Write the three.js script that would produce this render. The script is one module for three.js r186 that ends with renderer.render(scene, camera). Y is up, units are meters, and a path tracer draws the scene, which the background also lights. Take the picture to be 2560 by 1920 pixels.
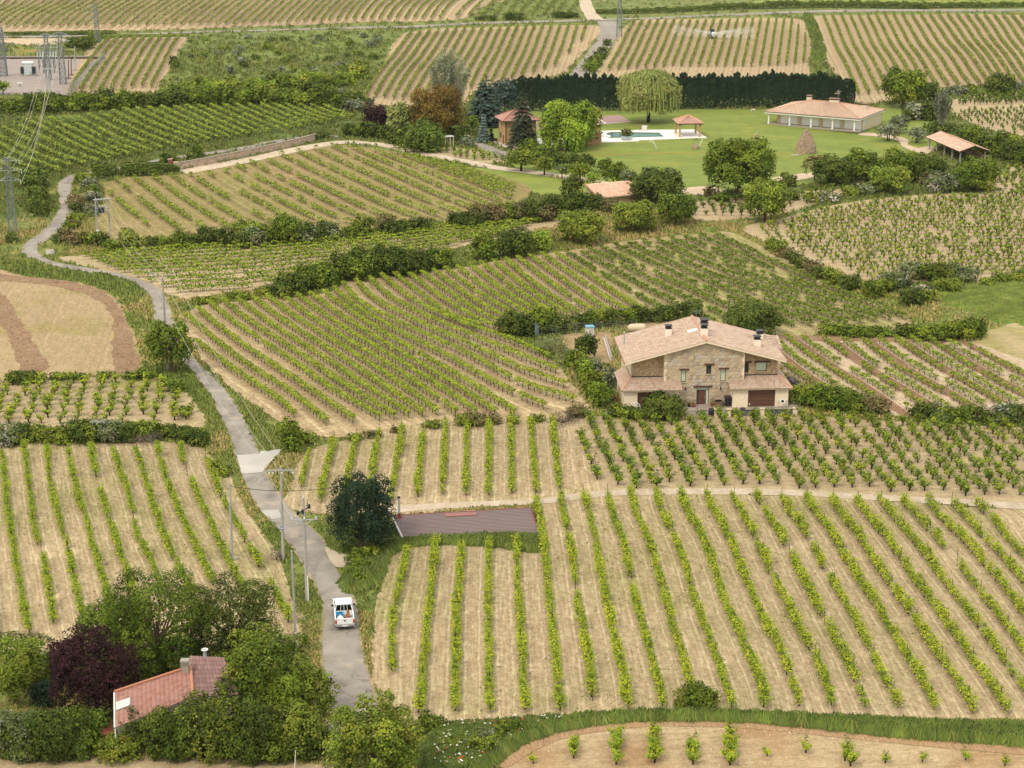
import * as THREE from 'three';
import { mergeGeometries } from 'three/addons/utils/BufferGeometryUtils.js';
import { MarchingCubes } from 'three/addons/objects/MarchingCubes.js';

// ---------- camera, sky, sun, exposure ----------
const PXF = 4500, EYE = 68, PITCH = 17.05 * Math.PI / 180;
const scene = new THREE.Scene();
const camera = new THREE.PerspectiveCamera(2 * Math.atan(960 / PXF) * 180 / Math.PI, 4 / 3, 1, 6000);
camera.position.set(0, EYE, 0);
camera.rotation.x = -PITCH;
camera.updateMatrixWorld();

{ // bright overcast sky: a little brighter overhead than at the horizon, soft cloud structure
  const w = 128, h = 64, d = new Float32Array(w * h * 4);
  for (let j = 0; j < h; j++) for (let i = 0; i < w; i++) {
    const el = (j + 0.5) / h * Math.PI - Math.PI / 2, az = i / w * Math.PI * 2;
    const up = Math.max(0, Math.sin(el));
    const cl = 1 + 0.07 * Math.sin(az * 3 + 2 * el) * Math.cos(az * 5 - 4 * el) * Math.cos(el);
    const L = (0.7 + 0.46 * up) * cl;
    d.set([L * 1.0, L * 0.985, L * 0.94, 1], (j * w + i) * 4);
  }
  const t = new THREE.DataTexture(d, w, h, THREE.RGBAFormat, THREE.FloatType);
  t.mapping = THREE.EquirectangularReflectionMapping; t.magFilter = THREE.LinearFilter; t.needsUpdate = true;
  scene.background = t; scene.environment = t;
}
const sun = new THREE.DirectionalLight(0xfff0da, 1.5);
sun.position.set(-150, 330, -90);
sun.target.position.set(0, 0, -300);
sun.castShadow = true; sun.shadow.radius = 21; sun.shadow.mapSize.set(4096, 4096);
Object.assign(sun.shadow.camera, { left: -420, right: 420, top: 520, bottom: -520, near: 10, far: 1400 });
scene.add(sun, sun.target);
const EXPOSURE = 1.42;
scene.fog = new THREE.FogExp2(new THREE.Color(0.82, 0.84, 0.86), 0.00003);

// ---------- random, noise ----------
function rng(seed) { let s = seed | 0; return () => { s = (s + 0x6d2b79f5) | 0; let t = Math.imul(s ^ (s >>> 15), 1 | s); t = (t + Math.imul(t ^ (t >>> 7), 61 | t)) ^ t; return ((t ^ (t >>> 14)) >>> 0) / 4294967296; }; }
function hash2(x, y) { let h = Math.imul(x, 374761393) + Math.imul(y, 668265263) | 0; h = Math.imul(h ^ (h >>> 13), 1274126177); return ((h ^ (h >>> 16)) >>> 0) / 4294967296; }
function vnoise(x, y, px = 0, py = 0) { // value noise, optional period
  const xi = Math.floor(x), yi = Math.floor(y), fx = x - xi, fy = y - yi;
  const u = fx * fx * (3 - 2 * fx), v = fy * fy * (3 - 2 * fy);
  const m = (a, p) => p ? ((a % p) + p) % p : a;
  const x0 = m(xi, px), x1 = m(xi + 1, px), y0 = m(yi, py), y1 = m(yi + 1, py);
  const a = hash2(x0, y0), b = hash2(x1, y0), c = hash2(x0, y1), d = hash2(x1, y1);
  return a + (b - a) * u + (c - a) * v + (a - b - c + d) * u * v;
}
function fbm(x, y, o = 4, px = 0, py = 0) { let s = 0, a = 0.5, n = 0; for (let k = 0; k < o; k++) { s += a * vnoise(x + k * 17.3 * (px ? 0 : 1), y + k * 9.1 * (py ? 0 : 1), px, py); n += a; a *= 0.5; x *= 2; y *= 2; px *= 2; py *= 2; } return s / n; }
const clamp = (x, a, b) => Math.min(b, Math.max(a, x)), lerp = (a, b, t) => a + (b - a) * t, sstep = (a, b, x) => { const t = clamp((x - a) / (b - a), 0, 1); return t * t * (3 - 2 * t); };
const V = (x, y, z) => new THREE.Vector3(x, y, z);

// ---------- terrain ----------
function hgt(x, z) {
  const fade = sstep(-1000, -760, z) * sstep(60, -80, z) * sstep(420, 330, Math.abs(x));
  return fade * (0.8 * Math.sin(x * 0.021 + 1.1) * Math.sin(z * 0.017 + 0.5) + 0.45 * Math.sin(x * 0.047 + z * 0.031) + 0.3 * Math.sin(z * 0.06 + x * 0.013 + 2));
}
const CP = Math.cos(PITCH), SP = Math.sin(PITCH);
function ray(sx, sy) { const a = (sx - 1280) / PXF, b = (960 - sy) / PXF; return V(a, b * CP - SP, -b * SP - CP); }
function G(sx, sy) { // photograph pixel (2560 x 1920) -> the point of the ground seen there
  const d = ray(sx, sy); let h = 0, t = 0;
  for (let k = 0; k < 8; k++) { t = (EYE - h) / -d.y; h = hgt(d.x * t, d.z * t); }
  return V(d.x * t, h, d.z * t);
}
const depthOf = (p) => -p.z * CP + (EYE - p.y) * SP;
const ppm = (p) => PXF / depthOf(p);                     // photograph pixels per metre at a point
function heightTo(p, sy) { const b = (960 - sy) / PXF; const dy = b * CP - SP, dz = -b * SP - CP; return EYE + dy * (p.z / dz) - p.y; } // height above p that shows at line sy
function above(p, sx, sy) { const d = ray(sx, sy); const t = p.z / d.z; return V(d.x * t, EYE + d.y * t, p.z); }   // point over the ground at p's distance
function onPlane(sx, sy, base, h) { const d = ray(sx, sy), t = (EYE - base - h) / -d.y; return V(d.x * t, base + h, d.z * t); } // where the sight line meets the height base + h
const onGround = (x, z, dy = 0) => V(x, hgt(x, z) + dy, z);

// ---------- scene bookkeeping ----------
const used = {};
function numbered(n) { const k = used[n] = (used[n] ?? -1) + 1; return k ? n + '_' + String(k).padStart(3, '0') : n; }
function shadows(m) { m.castShadow = true; m.receiveShadow = true; return m; }
function tag(o, label, category, group) { o.userData.label = label; o.userData.category = category; if (group) o.userData.group = group; return o; }
function thing(name, label, category, pos = V(0, 0, 0), turn = 0, group) {
  const o = new THREE.Group(); o.name = numbered(name); o.position.copy(pos); o.rotation.y = turn; scene.add(o);
  return tag(o, label, category, group);
}
function part(name, geo, mat, parent, label) { const m = shadows(new THREE.Mesh(geo, mat)); m.name = name; if (parent === scene) m.name = numbered(name); parent.add(m); if (label) m.userData.label = label; return m; }
function struct(name, geo, mat) { const m = part(name, geo, mat, scene); m.userData.kind = 'structure'; return m; }
const stuff = (m) => { m.userData.kind = 'stuff'; return m; };
const ORD = ['first', 'second', 'third', 'fourth', 'fifth', 'sixth', 'seventh', 'eighth', 'ninth', 'tenth', 'eleventh', 'twelfth', 'thirteenth', 'fourteenth', 'fifteenth', 'sixteenth', 'seventeenth', 'eighteenth', 'nineteenth', 'twentieth'];
const ord = (i) => ORD[i] ?? (i + 1) + (['th', 'st', 'nd', 'rd'][((i + 1) % 10 > 3 || (i + 1) % 100 - (i + 1) % 10 === 10) ? 0 : (i + 1) % 10]);

// ---------- geometry helpers ----------
function box(w, h, d, x = 0, y = 0, z = 0, ry = 0, rx = 0, rz = 0) { const g = new THREE.BoxGeometry(w, h, d); if (rx || ry || rz) g.rotateX(rx).rotateZ(rz).rotateY(ry); return g.translate(x, y, z); }
function rod(a, b, r0, r1 = r0, n = 6) { const d = b.clone().sub(a), L = d.length(); const g = new THREE.CylinderGeometry(r1, r0, L, n, 1); g.translate(0, L / 2, 0); g.applyQuaternion(new THREE.Quaternion().setFromUnitVectors(V(0, 1, 0), d.normalize())); return g.translate(a.x, a.y, a.z); }
function cyl(r0, r1, h, n, x = 0, y = 0, z = 0) { return new THREE.CylinderGeometry(r1, r0, h, n).translate(x, y + h / 2, z); }
const merge = (list) => mergeGeometries(list.map((g) => { const k = g.index ? g.toNonIndexed() : g; for (const a of Object.keys(k.attributes)) if (!['position', 'normal', 'uv'].includes(a)) k.deleteAttribute(a); return k; }), false);
function quadGeo(quads, uvScale = 1) { // quads of four points, uv in metres along first edge / up
  const p = [], u = [], ix = [];
  for (const q of quads) {
    const n = p.length / 3, ex = q[1].clone().sub(q[0]), L = ex.length() || 1; ex.divideScalar(L);
    const nn = ex.clone().cross(q[q.length - 1].clone().sub(q[0])).normalize(), ey = nn.clone().cross(ex);
    for (const v of q) { const d = v.clone().sub(q[0]); p.push(v.x, v.y, v.z); u.push(d.dot(ex) * uvScale, d.dot(ey) * uvScale); }
    for (let k = 1; k < q.length - 1; k++) ix.push(n, n + k, n + k + 1);
  }
  const g = new THREE.BufferGeometry(); g.setAttribute('position', new THREE.Float32BufferAttribute(p, 3)); g.setAttribute('uv', new THREE.Float32BufferAttribute(u, 2)); g.setIndex(ix); g.computeVertexNormals(); return g;
}
function prism(pts, h, bevel = 0) { // polygon in (x, z) extruded upward
  const s = new THREE.Shape(pts.map(([x, z]) => new THREE.Vector2(x, -z)));
  return new THREE.ExtrudeGeometry(s, { depth: h - 2 * bevel, bevelEnabled: bevel > 0, bevelThickness: bevel, bevelSize: bevel, bevelOffset: -bevel, bevelSegments: 1, steps: 1, curveSegments: 24 }).translate(0, 0, bevel).rotateX(-Math.PI / 2);
}
function spline(pts, n) { // smooth polyline through [x,z] points, n samples per span
  const out = [], P = (i) => pts[clamp(i, 0, pts.length - 1)];
  for (let i = 0; i < pts.length - 1; i++) for (let k = 0; k < n; k++) {
    const t = k / n, a = P(i - 1), b = P(i), c = P(i + 1), d = P(i + 2);
    out.push(b.map((_, j) => 0.5 * (2 * b[j] + (c[j] - a[j]) * t + (2 * a[j] - 5 * b[j] + 4 * c[j] - d[j]) * t * t + (3 * b[j] - a[j] - 3 * c[j] + d[j]) * t * t * t)));
  }
  out.push(pts[pts.length - 1].slice()); return out;
}
function resample(pl, n) { // polyline of [x,z] -> n+1 evenly spaced points
  const L = [0]; for (let i = 1; i < pl.length; i++) L.push(L[i - 1] + Math.hypot(pl[i][0] - pl[i - 1][0], pl[i][1] - pl[i - 1][1]));
  const out = []; let j = 0;
  for (let k = 0; k <= n; k++) { const d = L[L.length - 1] * k / n; while (j < L.length - 2 && L[j + 1] < d) j++; const t = (d - L[j]) / (L[j + 1] - L[j] || 1); out.push([lerp(pl[j][0], pl[j + 1][0], t), lerp(pl[j][1], pl[j + 1][1], t)]); }
  out.length_m = L[L.length - 1]; return out;
}
function inside(poly, x, z) { let c = false; for (let i = 0, j = poly.length - 1; i < poly.length; j = i++) { const a = poly[i], b = poly[j]; if ((a[1] > z) !== (b[1] > z) && x < (b[0] - a[0]) * (z - a[1]) / (b[1] - a[1]) + a[0]) c = !c; } return c; }
const pxPoly = (pts, smooth = 3) => { const w = pts.map(([x, y]) => { const p = G(x, y); return [p.x, p.z]; }); if (!smooth) return w; const l = w.length, ext = [w[l - 1], ...w, w[0], w[1]]; return spline(ext, smooth).slice(smooth, smooth * (l + 1)); };
function bounds(poly) { let a = 1e9, b = -1e9, c = 1e9, d = -1e9; for (const [x, z] of poly) { a = Math.min(a, x); b = Math.max(b, x); c = Math.min(c, z); d = Math.max(d, z); } return [a, b, c, d]; }
// a sheet of ground inside poly, following the terrain at height dy above it
function drape(poly, cell, dy, uvFn, colFn, hole) {
  const [x0, x1, z0, z1] = bounds(poly), pos = [], uv = [], col = [], idx = [], memo = new Map();
  const vert = (x, z) => { const k = Math.round(x * 1000) + ',' + Math.round(z * 1000); let i = memo.get(k); if (i === undefined) { i = pos.length / 3; memo.set(k, i); pos.push(x, hgt(x, z) + dy, z); const q = uvFn ? uvFn(x, z) : [x, z]; uv.push(q[0], q[1]); const c = colFn ? colFn(x, z) : [1, 1, 1]; col.push(c[0], c[1], c[2]); } return i; };
  const nx = Math.ceil((x1 - x0) / cell), nz = Math.ceil((z1 - z0) / cell), cross = new Set();
  for (let i = 0, j = poly.length - 1; i < poly.length; j = i++) { const a = poly[j], b = poly[i], n = Math.ceil(Math.hypot(a[0] - b[0], a[1] - b[1]) / (cell * 0.2)) + 1; for (let k = 0; k <= n; k++) { const x = lerp(a[0], b[0], k / n), z = lerp(a[1], b[1], k / n), ci = Math.floor((x - x0) / cell), cj = Math.floor((z - z0) / cell); cross.add(ci * 10000 + cj); } }
  const clip = (P, ax, lim, keepLess) => { const out = []; for (let i = 0; i < P.length; i++) { const a = P[i], b = P[(i + 1) % P.length], ia = keepLess ? a[ax] <= lim : a[ax] >= lim, ib = keepLess ? b[ax] <= lim : b[ax] >= lim; if (ia) out.push(a); if (ia !== ib) { const t = (lim - a[ax]) / (b[ax] - a[ax]); const q = [0, 0]; q[ax] = lim; q[1 - ax] = lerp(a[1 - ax], b[1 - ax], t); out.push(q); } } return out; };
  for (let i = 0; i < nx; i++) {
    const xa = x0 + i * cell, xb = xa + cell; let strip = null;
    for (let j = 0; j < nz; j++) {
      const za = z0 + j * cell, zb = za + cell;
      if (!cross.has(i * 10000 + j)) { if (inside(poly, xa + cell / 2, za + cell / 2) && !(hole && inside(hole, xa + cell / 2, za + cell / 2))) { const a = vert(xa, za), b = vert(xb, za), c = vert(xb, zb), d = vert(xa, zb); idx.push(a, d, c, a, c, b); } continue; }
      strip ??= clip(clip(poly, 0, xa, false), 0, xb, true);
      const P = clip(clip(strip, 1, za, false), 1, zb, true); if (P.length < 3) continue;
      const tri = THREE.ShapeUtils.triangulateShape(P.map(([x, z]) => new THREE.Vector2(x, z)), []);
      for (const t of tri) { const v = t.map((k) => P[k]); const ar = (v[1][0] - v[0][0]) * (v[2][1] - v[0][1]) - (v[2][0] - v[0][0]) * (v[1][1] - v[0][1]); if (Math.abs(ar) < 1e-5) continue; const q = v.map(([x, z]) => vert(x, z)); if (ar > 0) q.reverse(); idx.push(...q); }
    }
  }
  const g = new THREE.BufferGeometry(); g.setAttribute('position', new THREE.Float32BufferAttribute(pos, 3)); g.setAttribute('uv', new THREE.Float32BufferAttribute(uv, 2)); g.setAttribute('color', new THREE.Float32BufferAttribute(col, 3)); g.setIndex(idx); g.computeVertexNormals(); return g;
}
// a ribbon (road, path) between a left and a right edge given in pixels
function ribbonPoly(left, right, smooth = 5) { const f = (e) => spline(e.map(([x, y]) => { const p = G(x, y); return [p.x, p.z]; }), smooth); return [...f(left), ...f(right).reverse()]; }

// ---------- textures ----------
function tex(n, fn, repeat = 1, m = n) { // fn(u, v) -> [r,g,b] 0..1 sRGB
  const d = new Uint8Array(n * m * 4);
  for (let j = 0; j < m; j++) for (let i = 0; i < n; i++) { const c = fn(i / n, j / m); const o = (j * n + i) * 4; d[o] = clamp(c[0], 0, 1) * 255; d[o + 1] = clamp(c[1], 0, 1) * 255; d[o + 2] = clamp(c[2], 0, 1) * 255; d[o + 3] = 255; }
  const t = new THREE.DataTexture(d, n, m); t.wrapS = t.wrapT = THREE.RepeatWrapping; t.magFilter = THREE.LinearFilter; t.minFilter = THREE.LinearMipmapLinearFilter; t.generateMipmaps = true; t.colorSpace = THREE.SRGBColorSpace; t.repeat.set(repeat, repeat); t.needsUpdate = true; return t;
}
const mix3 = (a, b, t) => [lerp(a[0], b[0], t), lerp(a[1], b[1], t), lerp(a[2], b[2], t)];
const std = (color, roughness = 0.85, o = {}) => new THREE.MeshStandardMaterial({ color, roughness, side: THREE.DoubleSide, ...o });
// ---------- materials ----------
const M = {};
{
  const dk = [0.505, 0.43, 0.31], lt = [0.80, 0.73, 0.58];
  const clods = (u, v, p) => 0.5 * fbm(u * p, v * p, 3, p, p) + 0.5 * vnoise(u * p * 6, v * p * 6, p * 6, p * 6);
  const soilRow = tex(1024, (u, v) => { // four row spacings wide
    const q = (u * 4) % 1, d = Math.min(q, 1 - q), k = Math.floor(u * 4);
    let t = 0.18 + 0.85 * (clods(u, v, 24) - 0.15) + 0.35 * (fbm(u * 40, v * 40, 2, 40, 40) - 0.5);
    t += 0.34 * (vnoise(u * 96, v * 5, 96, 5) - 0.5) + 0.2 * (vnoise(u * 40, v * 14, 40, 14) - 0.5);
    const wob = 0.012 * (vnoise(v * 8, k + 3, 8) - 0.5);
    for (const c of [0.27, 0.70 + 0.03 * (k % 2)]) { const w = Math.abs(q - c + wob * 4); t += (0.3 + 0.25 * hash2(k, 5)) * sstep(0.055, 0.015, w) * (0.45 + 0.8 * vnoise(v * 20, k * 3 + c * 9, 20)); }
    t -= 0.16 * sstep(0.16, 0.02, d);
    const sp = vnoise(u * 260, v * 260, 260, 260); if (sp > 0.86) t += 0.25; if (sp < 0.1) t -= 0.3;
    return mix3(dk, lt, t);
  });
  const soilOpen = tex(1024, (u, v) => {
    let t = 0.22 + 0.8 * (clods(u, v, 20) - 0.15) + 0.2 * (vnoise(u * 4, v * 56, 4, 56) - 0.5) + 0.2 * (vnoise(u * 12, v * 110, 12, 110) - 0.5);
    const sp = vnoise(u * 240, v * 240, 240, 240); if (sp > 0.86) t += 0.25; if (sp < 0.12) t -= 0.32;
    return mix3(dk, lt, t);
  });
  const soilAlt = tex(1024, (u, v) => { // every second lane freshly turned
    const q = (u * 4) % 2, k = sstep(0.08, 0.16, q) * sstep(0.94, 0.86, q), t = 0.2 + 0.8 * (clods(u, v, 24) - 0.15) + 0.3 * (vnoise(u * 80, v * 6, 80, 6) - 0.5);
    return mix3(mix3(dk, [0.83, 0.755, 0.645], t + 0.15), mix3([0.43, 0.31, 0.23], [0.60, 0.46, 0.36], t), k);
  });
  const plough = tex(512, (u, v) => { let t = 0.75 * clods(u, v, 40) + 0.35 * (vnoise(u * 50, v * 8, 50, 8) - 0.5); return mix3([0.42, 0.33, 0.235], [0.68, 0.575, 0.445], t); });
  const grass = tex(1024, (u, v) => {
    const a = fbm(u * 12, v * 12, 5, 12, 12), b = vnoise(u * 200, v * 200, 200, 200), s = fbm(u * 30 + 5, v * 30, 3, 30, 30);
    let c = mix3([0.31, 0.36, 0.14], [0.50, 0.52, 0.25], a * 0.7 + b * 0.45 - 0.1);
    return mix3(c, [0.60, 0.545, 0.36], sstep(0.52, 0.78, s) * 0.6);
  });
  const lawn = tex(512, (u, v) => { const a = fbm(u * 6, v * 6, 4, 6, 6), b = vnoise(u * 150, v * 150, 150, 150); return mix3([0.36, 0.425, 0.15], [0.51, 0.54, 0.235], a * 0.8 + b * 0.3 - 0.05); });
  const asphalt = tex(1024, (u, v) => {
    let t = 0.42 + 0.75 * (fbm(u * 8, v * 8, 4, 8, 8) - 0.5) + 0.3 * (vnoise(u * 220, v * 220, 220, 220) - 0.5) + 0.3 * (vnoise(u * 14, v * 2, 14, 2) - 0.5);
    const cr = Math.abs(fbm(u * 5, v * 5, 4, 5, 5) - 0.5); if (cr < 0.012) t -= 0.4;
    const p = fbm(u * 7 + 3, v * 7, 3, 7, 7);
    let c = mix3([0.47, 0.445, 0.415], [0.665, 0.635, 0.595], t);
    return mix3(c, [0.68, 0.63, 0.55], 0.5 * sstep(0.6, 0.8, p));
  });
  const dirt = tex(512, (u, v) => { const t = 0.25 + 0.7 * (clods(u, v, 16) - 0.15) + 0.3 * (vnoise(u * 18, v * 2, 18, 2) - 0.5); return mix3([0.60, 0.53, 0.43], [0.83, 0.78, 0.70], t); });
  const concrete = tex(512, (u, v) => { const t = 0.5 + 0.5 * (fbm(u * 6, v * 6, 5, 6, 6) - 0.5) + 0.2 * (vnoise(u * 120, v * 120, 120, 120) - 0.5); return mix3([0.66, 0.64, 0.61], [0.84, 0.82, 0.79], t); });
  const gmat = (map, bump, o = {}) => new THREE.MeshStandardMaterial({ map, bumpMap: map, bumpScale: bump, roughness: 0.95, vertexColors: true, side: THREE.DoubleSide, ...o });
  M.soilRow = gmat(soilRow, 0.12); M.soilAlt = gmat(soilAlt, 0.1); M.soilOpen = gmat(soilOpen, 0.1); M.plough = gmat(plough, 0.12); M.grass = gmat(grass, 0.1); M.lawn = gmat(lawn, 0.03);
  M.asphalt = gmat(asphalt, 0.01); M.dirt = gmat(dirt, 0.04); M.concrete = gmat(concrete, 0.006); M.concreteTex = concrete;
}
// ---------- base ground ----------
const deckPx = [[1338, 350], [1400, 346], [1480, 331.5], [1503, 330.5], [1621, 326.5], [1736, 324.5], [1767, 345], [1597, 351], [1597, 353.5], [1503, 357], [1380, 363], [1336, 364]];
const poolPx = [[1512, 340], [1517, 335], [1530, 332.6], [1648, 332.6], [1663, 344.3], [1520, 349], [1512, 346]];
const poolPit = bounds(pxPoly(deckPx, 0)), poolHole = pxPoly([[1509, 340], [1515, 334.5], [1530, 331.8], [1650, 331.6], [1668, 345], [1520, 350], [1509, 347]], 0);
const pit = (x, z) => x > poolPit[0] - 5 && x < poolPit[1] + 5 && z > poolPit[2] - 6 && z < poolPit[3] + 5 ? 1.8 : 0;
const patchTone = (x, z) => { // grass colours: meadow green, olive, straw
  const a = fbm(x * 0.03, z * 0.03, 4), b = fbm(x * 0.11 + 40, z * 0.11, 3), c = fbm(x * 0.6, z * 0.6, 2);
  let k = mix3([0.80, 0.95, 0.62], [1.08, 1.08, 0.95], a); k = mix3(k, [1.35, 1.15, 0.95], sstep(0.52, 0.72, b) * 0.75); const m = 0.86 + 0.28 * c; return k.map((x) => x * m);
};
{
  const ax = (dense, step, far) => { const o = []; for (let v = dense[0]; v <= dense[1] + 1e-6; v += step) o.push(v); for (const f of far) { if (f < dense[0]) o.unshift(f); else o.push(f); } return o.sort((a, b) => a - b); };
  const xs = ax([-300, 300], 3, [-3000, -1200, -600, -420, -340, 340, 420, 600, 1200, 3000]), zs = ax([-900, -84], 3, [-3500, -1800, -1200, -1000, -940, -60, 0, 80, 200]);
  const pos = [], uv = [], col = [], idx = [];
  for (const z of zs) for (const x of xs) { pos.push(x, hgt(x, z) - 0.07 - pit(x, z), z); uv.push(x / 16, z / 16); col.push(...patchTone(x, z)); }
  const n = xs.length; for (let j = 0; j < zs.length - 1; j++) for (let i = 0; i < n - 1; i++) { const a = j * n + i; idx.push(a, a + n, a + 1, a + 1, a + n, a + n + 1); }
  const g = new THREE.BufferGeometry(); g.setAttribute('position', new THREE.Float32BufferAttribute(pos, 3)); g.setAttribute('uv', new THREE.Float32BufferAttribute(uv, 2)); g.setAttribute('color', new THREE.Float32BufferAttribute(col, 3)); g.setIndex(idx); g.computeVertexNormals();
  struct('ground', g, M.grass);
}
const bare = [];        // polygons where no wild grass grows
const fields = [];
const wobble = (poly, amp, f = 0.35) => poly.map(([x, z], i) => [x + amp * (fbm(x * f, z * f + 9, 3) - 0.5) * 2, z + amp * (fbm(x * f + 31, z * f, 3) - 0.5) * 2]);
function patch(name, poly, cell, dy, mat, scale, colFn, keepGrass, rot = 0, hole = null) {
  const c = Math.cos(rot), s = Math.sin(rot);
  const m = struct(name, drape(poly, cell, dy, (x, z) => [(x * c + z * s) / scale, (-x * s + z * c) / scale], colFn, hole), mat);
  if (!keepGrass) bare.push([poly, bounds(poly)]); return m;
}
// ---------- foliage builder ----------
class Leaves {
  constructor() { this.p = []; this.c = []; this.i = []; }
  add(x, y, z, nx, ny, nz, s, col, R, narrow = 0.42, tx, ty, tz) { // one leaf spray: a folded lozenge
    let l = Math.hypot(nx, ny, nz) || 1; nx /= l; ny /= l; nz /= l;
    if (tx === undefined) { tx = R() - 0.5; ty = R() - 0.5; tz = R() - 0.5; }
    let d = tx * nx + ty * ny + tz * nz; tx -= d * nx; ty -= d * ny; tz -= d * nz; l = Math.hypot(tx, ty, tz) || 1; tx /= l; ty /= l; tz /= l;
    const bx = ny * tz - nz * ty, by = nz * tx - nx * tz, bz = nx * ty - ny * tx, h = s * 0.5, w = s * narrow, f = s * 0.14, n = this.p.length / 3;
    this.p.push(x - tx * h, y - ty * h, z - tz * h, x + bx * w - nx * f, y + by * w - ny * f, z + bz * w - nz * f, x + tx * h, y + ty * h, z + tz * h, x - bx * w - nx * f, y - by * w - ny * f, z - bz * w - nz * f);
    for (let k = 0; k < 4; k++) this.c.push(col[0], col[1], col[2]);
    this.i.push(n, n + 1, n + 2, n, n + 2, n + 3);
  }
  geo() { const g = new THREE.BufferGeometry(); g.setAttribute('position', new THREE.Float32BufferAttribute(this.p, 3)); g.setAttribute('color', new THREE.Float32BufferAttribute(this.c, 3)); g.setIndex(this.i); g.computeVertexNormals(); return g; }
}
M.leaf = new THREE.MeshPhysicalMaterial({ color: 0xffffff, vertexColors: true, roughness: 0.75, side: THREE.DoubleSide, specularIntensity: 0.14, transmission: 0.08, thickness: 0 });
M.needle = new THREE.MeshPhysicalMaterial({ color: 0xffffff, vertexColors: true, roughness: 0.9, side: THREE.DoubleSide, specularIntensity: 0.12 });
{ const bark = tex(128, (u, v) => mix3([0.25, 0.2, 0.15], [0.47, 0.40, 0.33], 0.7 * fbm(u * 10, v * 3, 4, 10, 3) + 0.3 * vnoise(u * 50, v * 20, 50, 20)));
  M.bark = std(0xffffff, 0.95, { map: bark }); M.barkDark = std(0x8a7a6c, 0.95, { map: bark }); M.barkPale = std(0xffffff, 0.9, { map: tex(64, (u, v) => mix3([0.5, 0.48, 0.44], [0.74, 0.72, 0.68], fbm(u * 8, v * 8, 3, 8, 8))) }); }
const tintOf = (pal, R) => { const c = pal[Math.floor(R() * pal.length)], k = 0.78 + 0.44 * R(); return [c[0] * k, c[1] * k, c[2] * k]; };
// colours of leaves (albedo, linear)
const PAL = {
  vineBright: [[0.29, 0.345, 0.026], [0.225, 0.295, 0.024], [0.345, 0.365, 0.03], [0.14, 0.205, 0.02]],
  vine: [[0.225, 0.29, 0.026], [0.17, 0.24, 0.024], [0.28, 0.325, 0.03], [0.11, 0.17, 0.02]],
  vineDark: [[0.155, 0.215, 0.023], [0.11, 0.165, 0.02], [0.20, 0.25, 0.027], [0.075, 0.12, 0.016]],
  vineFar: [[0.20, 0.235, 0.042], [0.16, 0.20, 0.036], [0.245, 0.27, 0.05]],
};
// ---------- vineyards ----------
// guides: [row number, [pixels along the row, far end first]]; the rows between two guides are spaced evenly on the ground
function rowsOf(guides, n = 14) {
  const gs = guides.map(([i, pts]) => [i, resample(spline(pts.map(([x, y]) => { const p = G(x, y); return [p.x, p.z]; }), 4), n)]);
  const rows = [];
  for (let k = 0; k < gs.length - 1; k++) { const [a, A] = gs[k], [b, B] = gs[k + 1]; for (let i = a; i < b; i++) rows.push(A.map((p, j) => [lerp(p[0], B[j][0], (i - a) / (b - a)), lerp(p[1], B[j][1], (i - a) / (b - a))])); }
  rows.push(gs[gs.length - 1][1]); return rows;
}
function rowCoord(rows, x, z) { // [which row, counted with fractions; metres along the field]
  let best = null, lastD = 0;
  const sd = (r) => { let bd = 1e18, sg = 1, on = 0; for (let j = 0; j < r.length - 1; j++) { const ax = r[j][0], az = r[j][1], dx = r[j + 1][0] - ax, dz = r[j + 1][1] - az, L2 = dx * dx + dz * dz || 1e-9; let t = ((x - ax) * dx + (z - az) * dz) / L2; if (j > 0) t = Math.max(0, t); if (j < r.length - 2) t = Math.min(1, t); const ex = x - ax - t * dx, ez = z - az - t * dz, d = ex * ex + ez * ez; if (d < bd) { bd = d; sg = dx * ez - dz * ex > 0 ? 1 : -1; } } return sg * Math.sqrt(bd); };
  let p = sd(rows[0]), s0 = Math.sign(p), sp = Math.abs(sd(rows[Math.min(1, rows.length - 1)]) - p) || 2;
  const orient = Math.sign(sd2(rows)) || 1;
  if (p * orient < 0) return p * orient / sp;
  for (let i = 1; i < rows.length; i++) { const q = sd(rows[i]); if (q * orient < 0) return i - 1 + Math.abs(p) / (Math.abs(p) + Math.abs(q)); sp = Math.abs(p - q); p = q; }
  return rows.length - 1 + Math.abs(p) / (sp || 2);
}
function sd2(rows) { // which side of row 0 row 1 lies on
  if (rows._o) return rows._o; const r = rows[0], m = Math.floor(r.length / 2), q = rows[rows.length - 1][m]; const dx = r[m + 1][0] - r[m - 1][0], dz = r[m + 1][1] - r[m - 1][1]; return rows._o = dx * (q[1] - r[m][1]) - dz * (q[0] - r[m][0]) > 0 ? 1 : -1;
}
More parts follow.
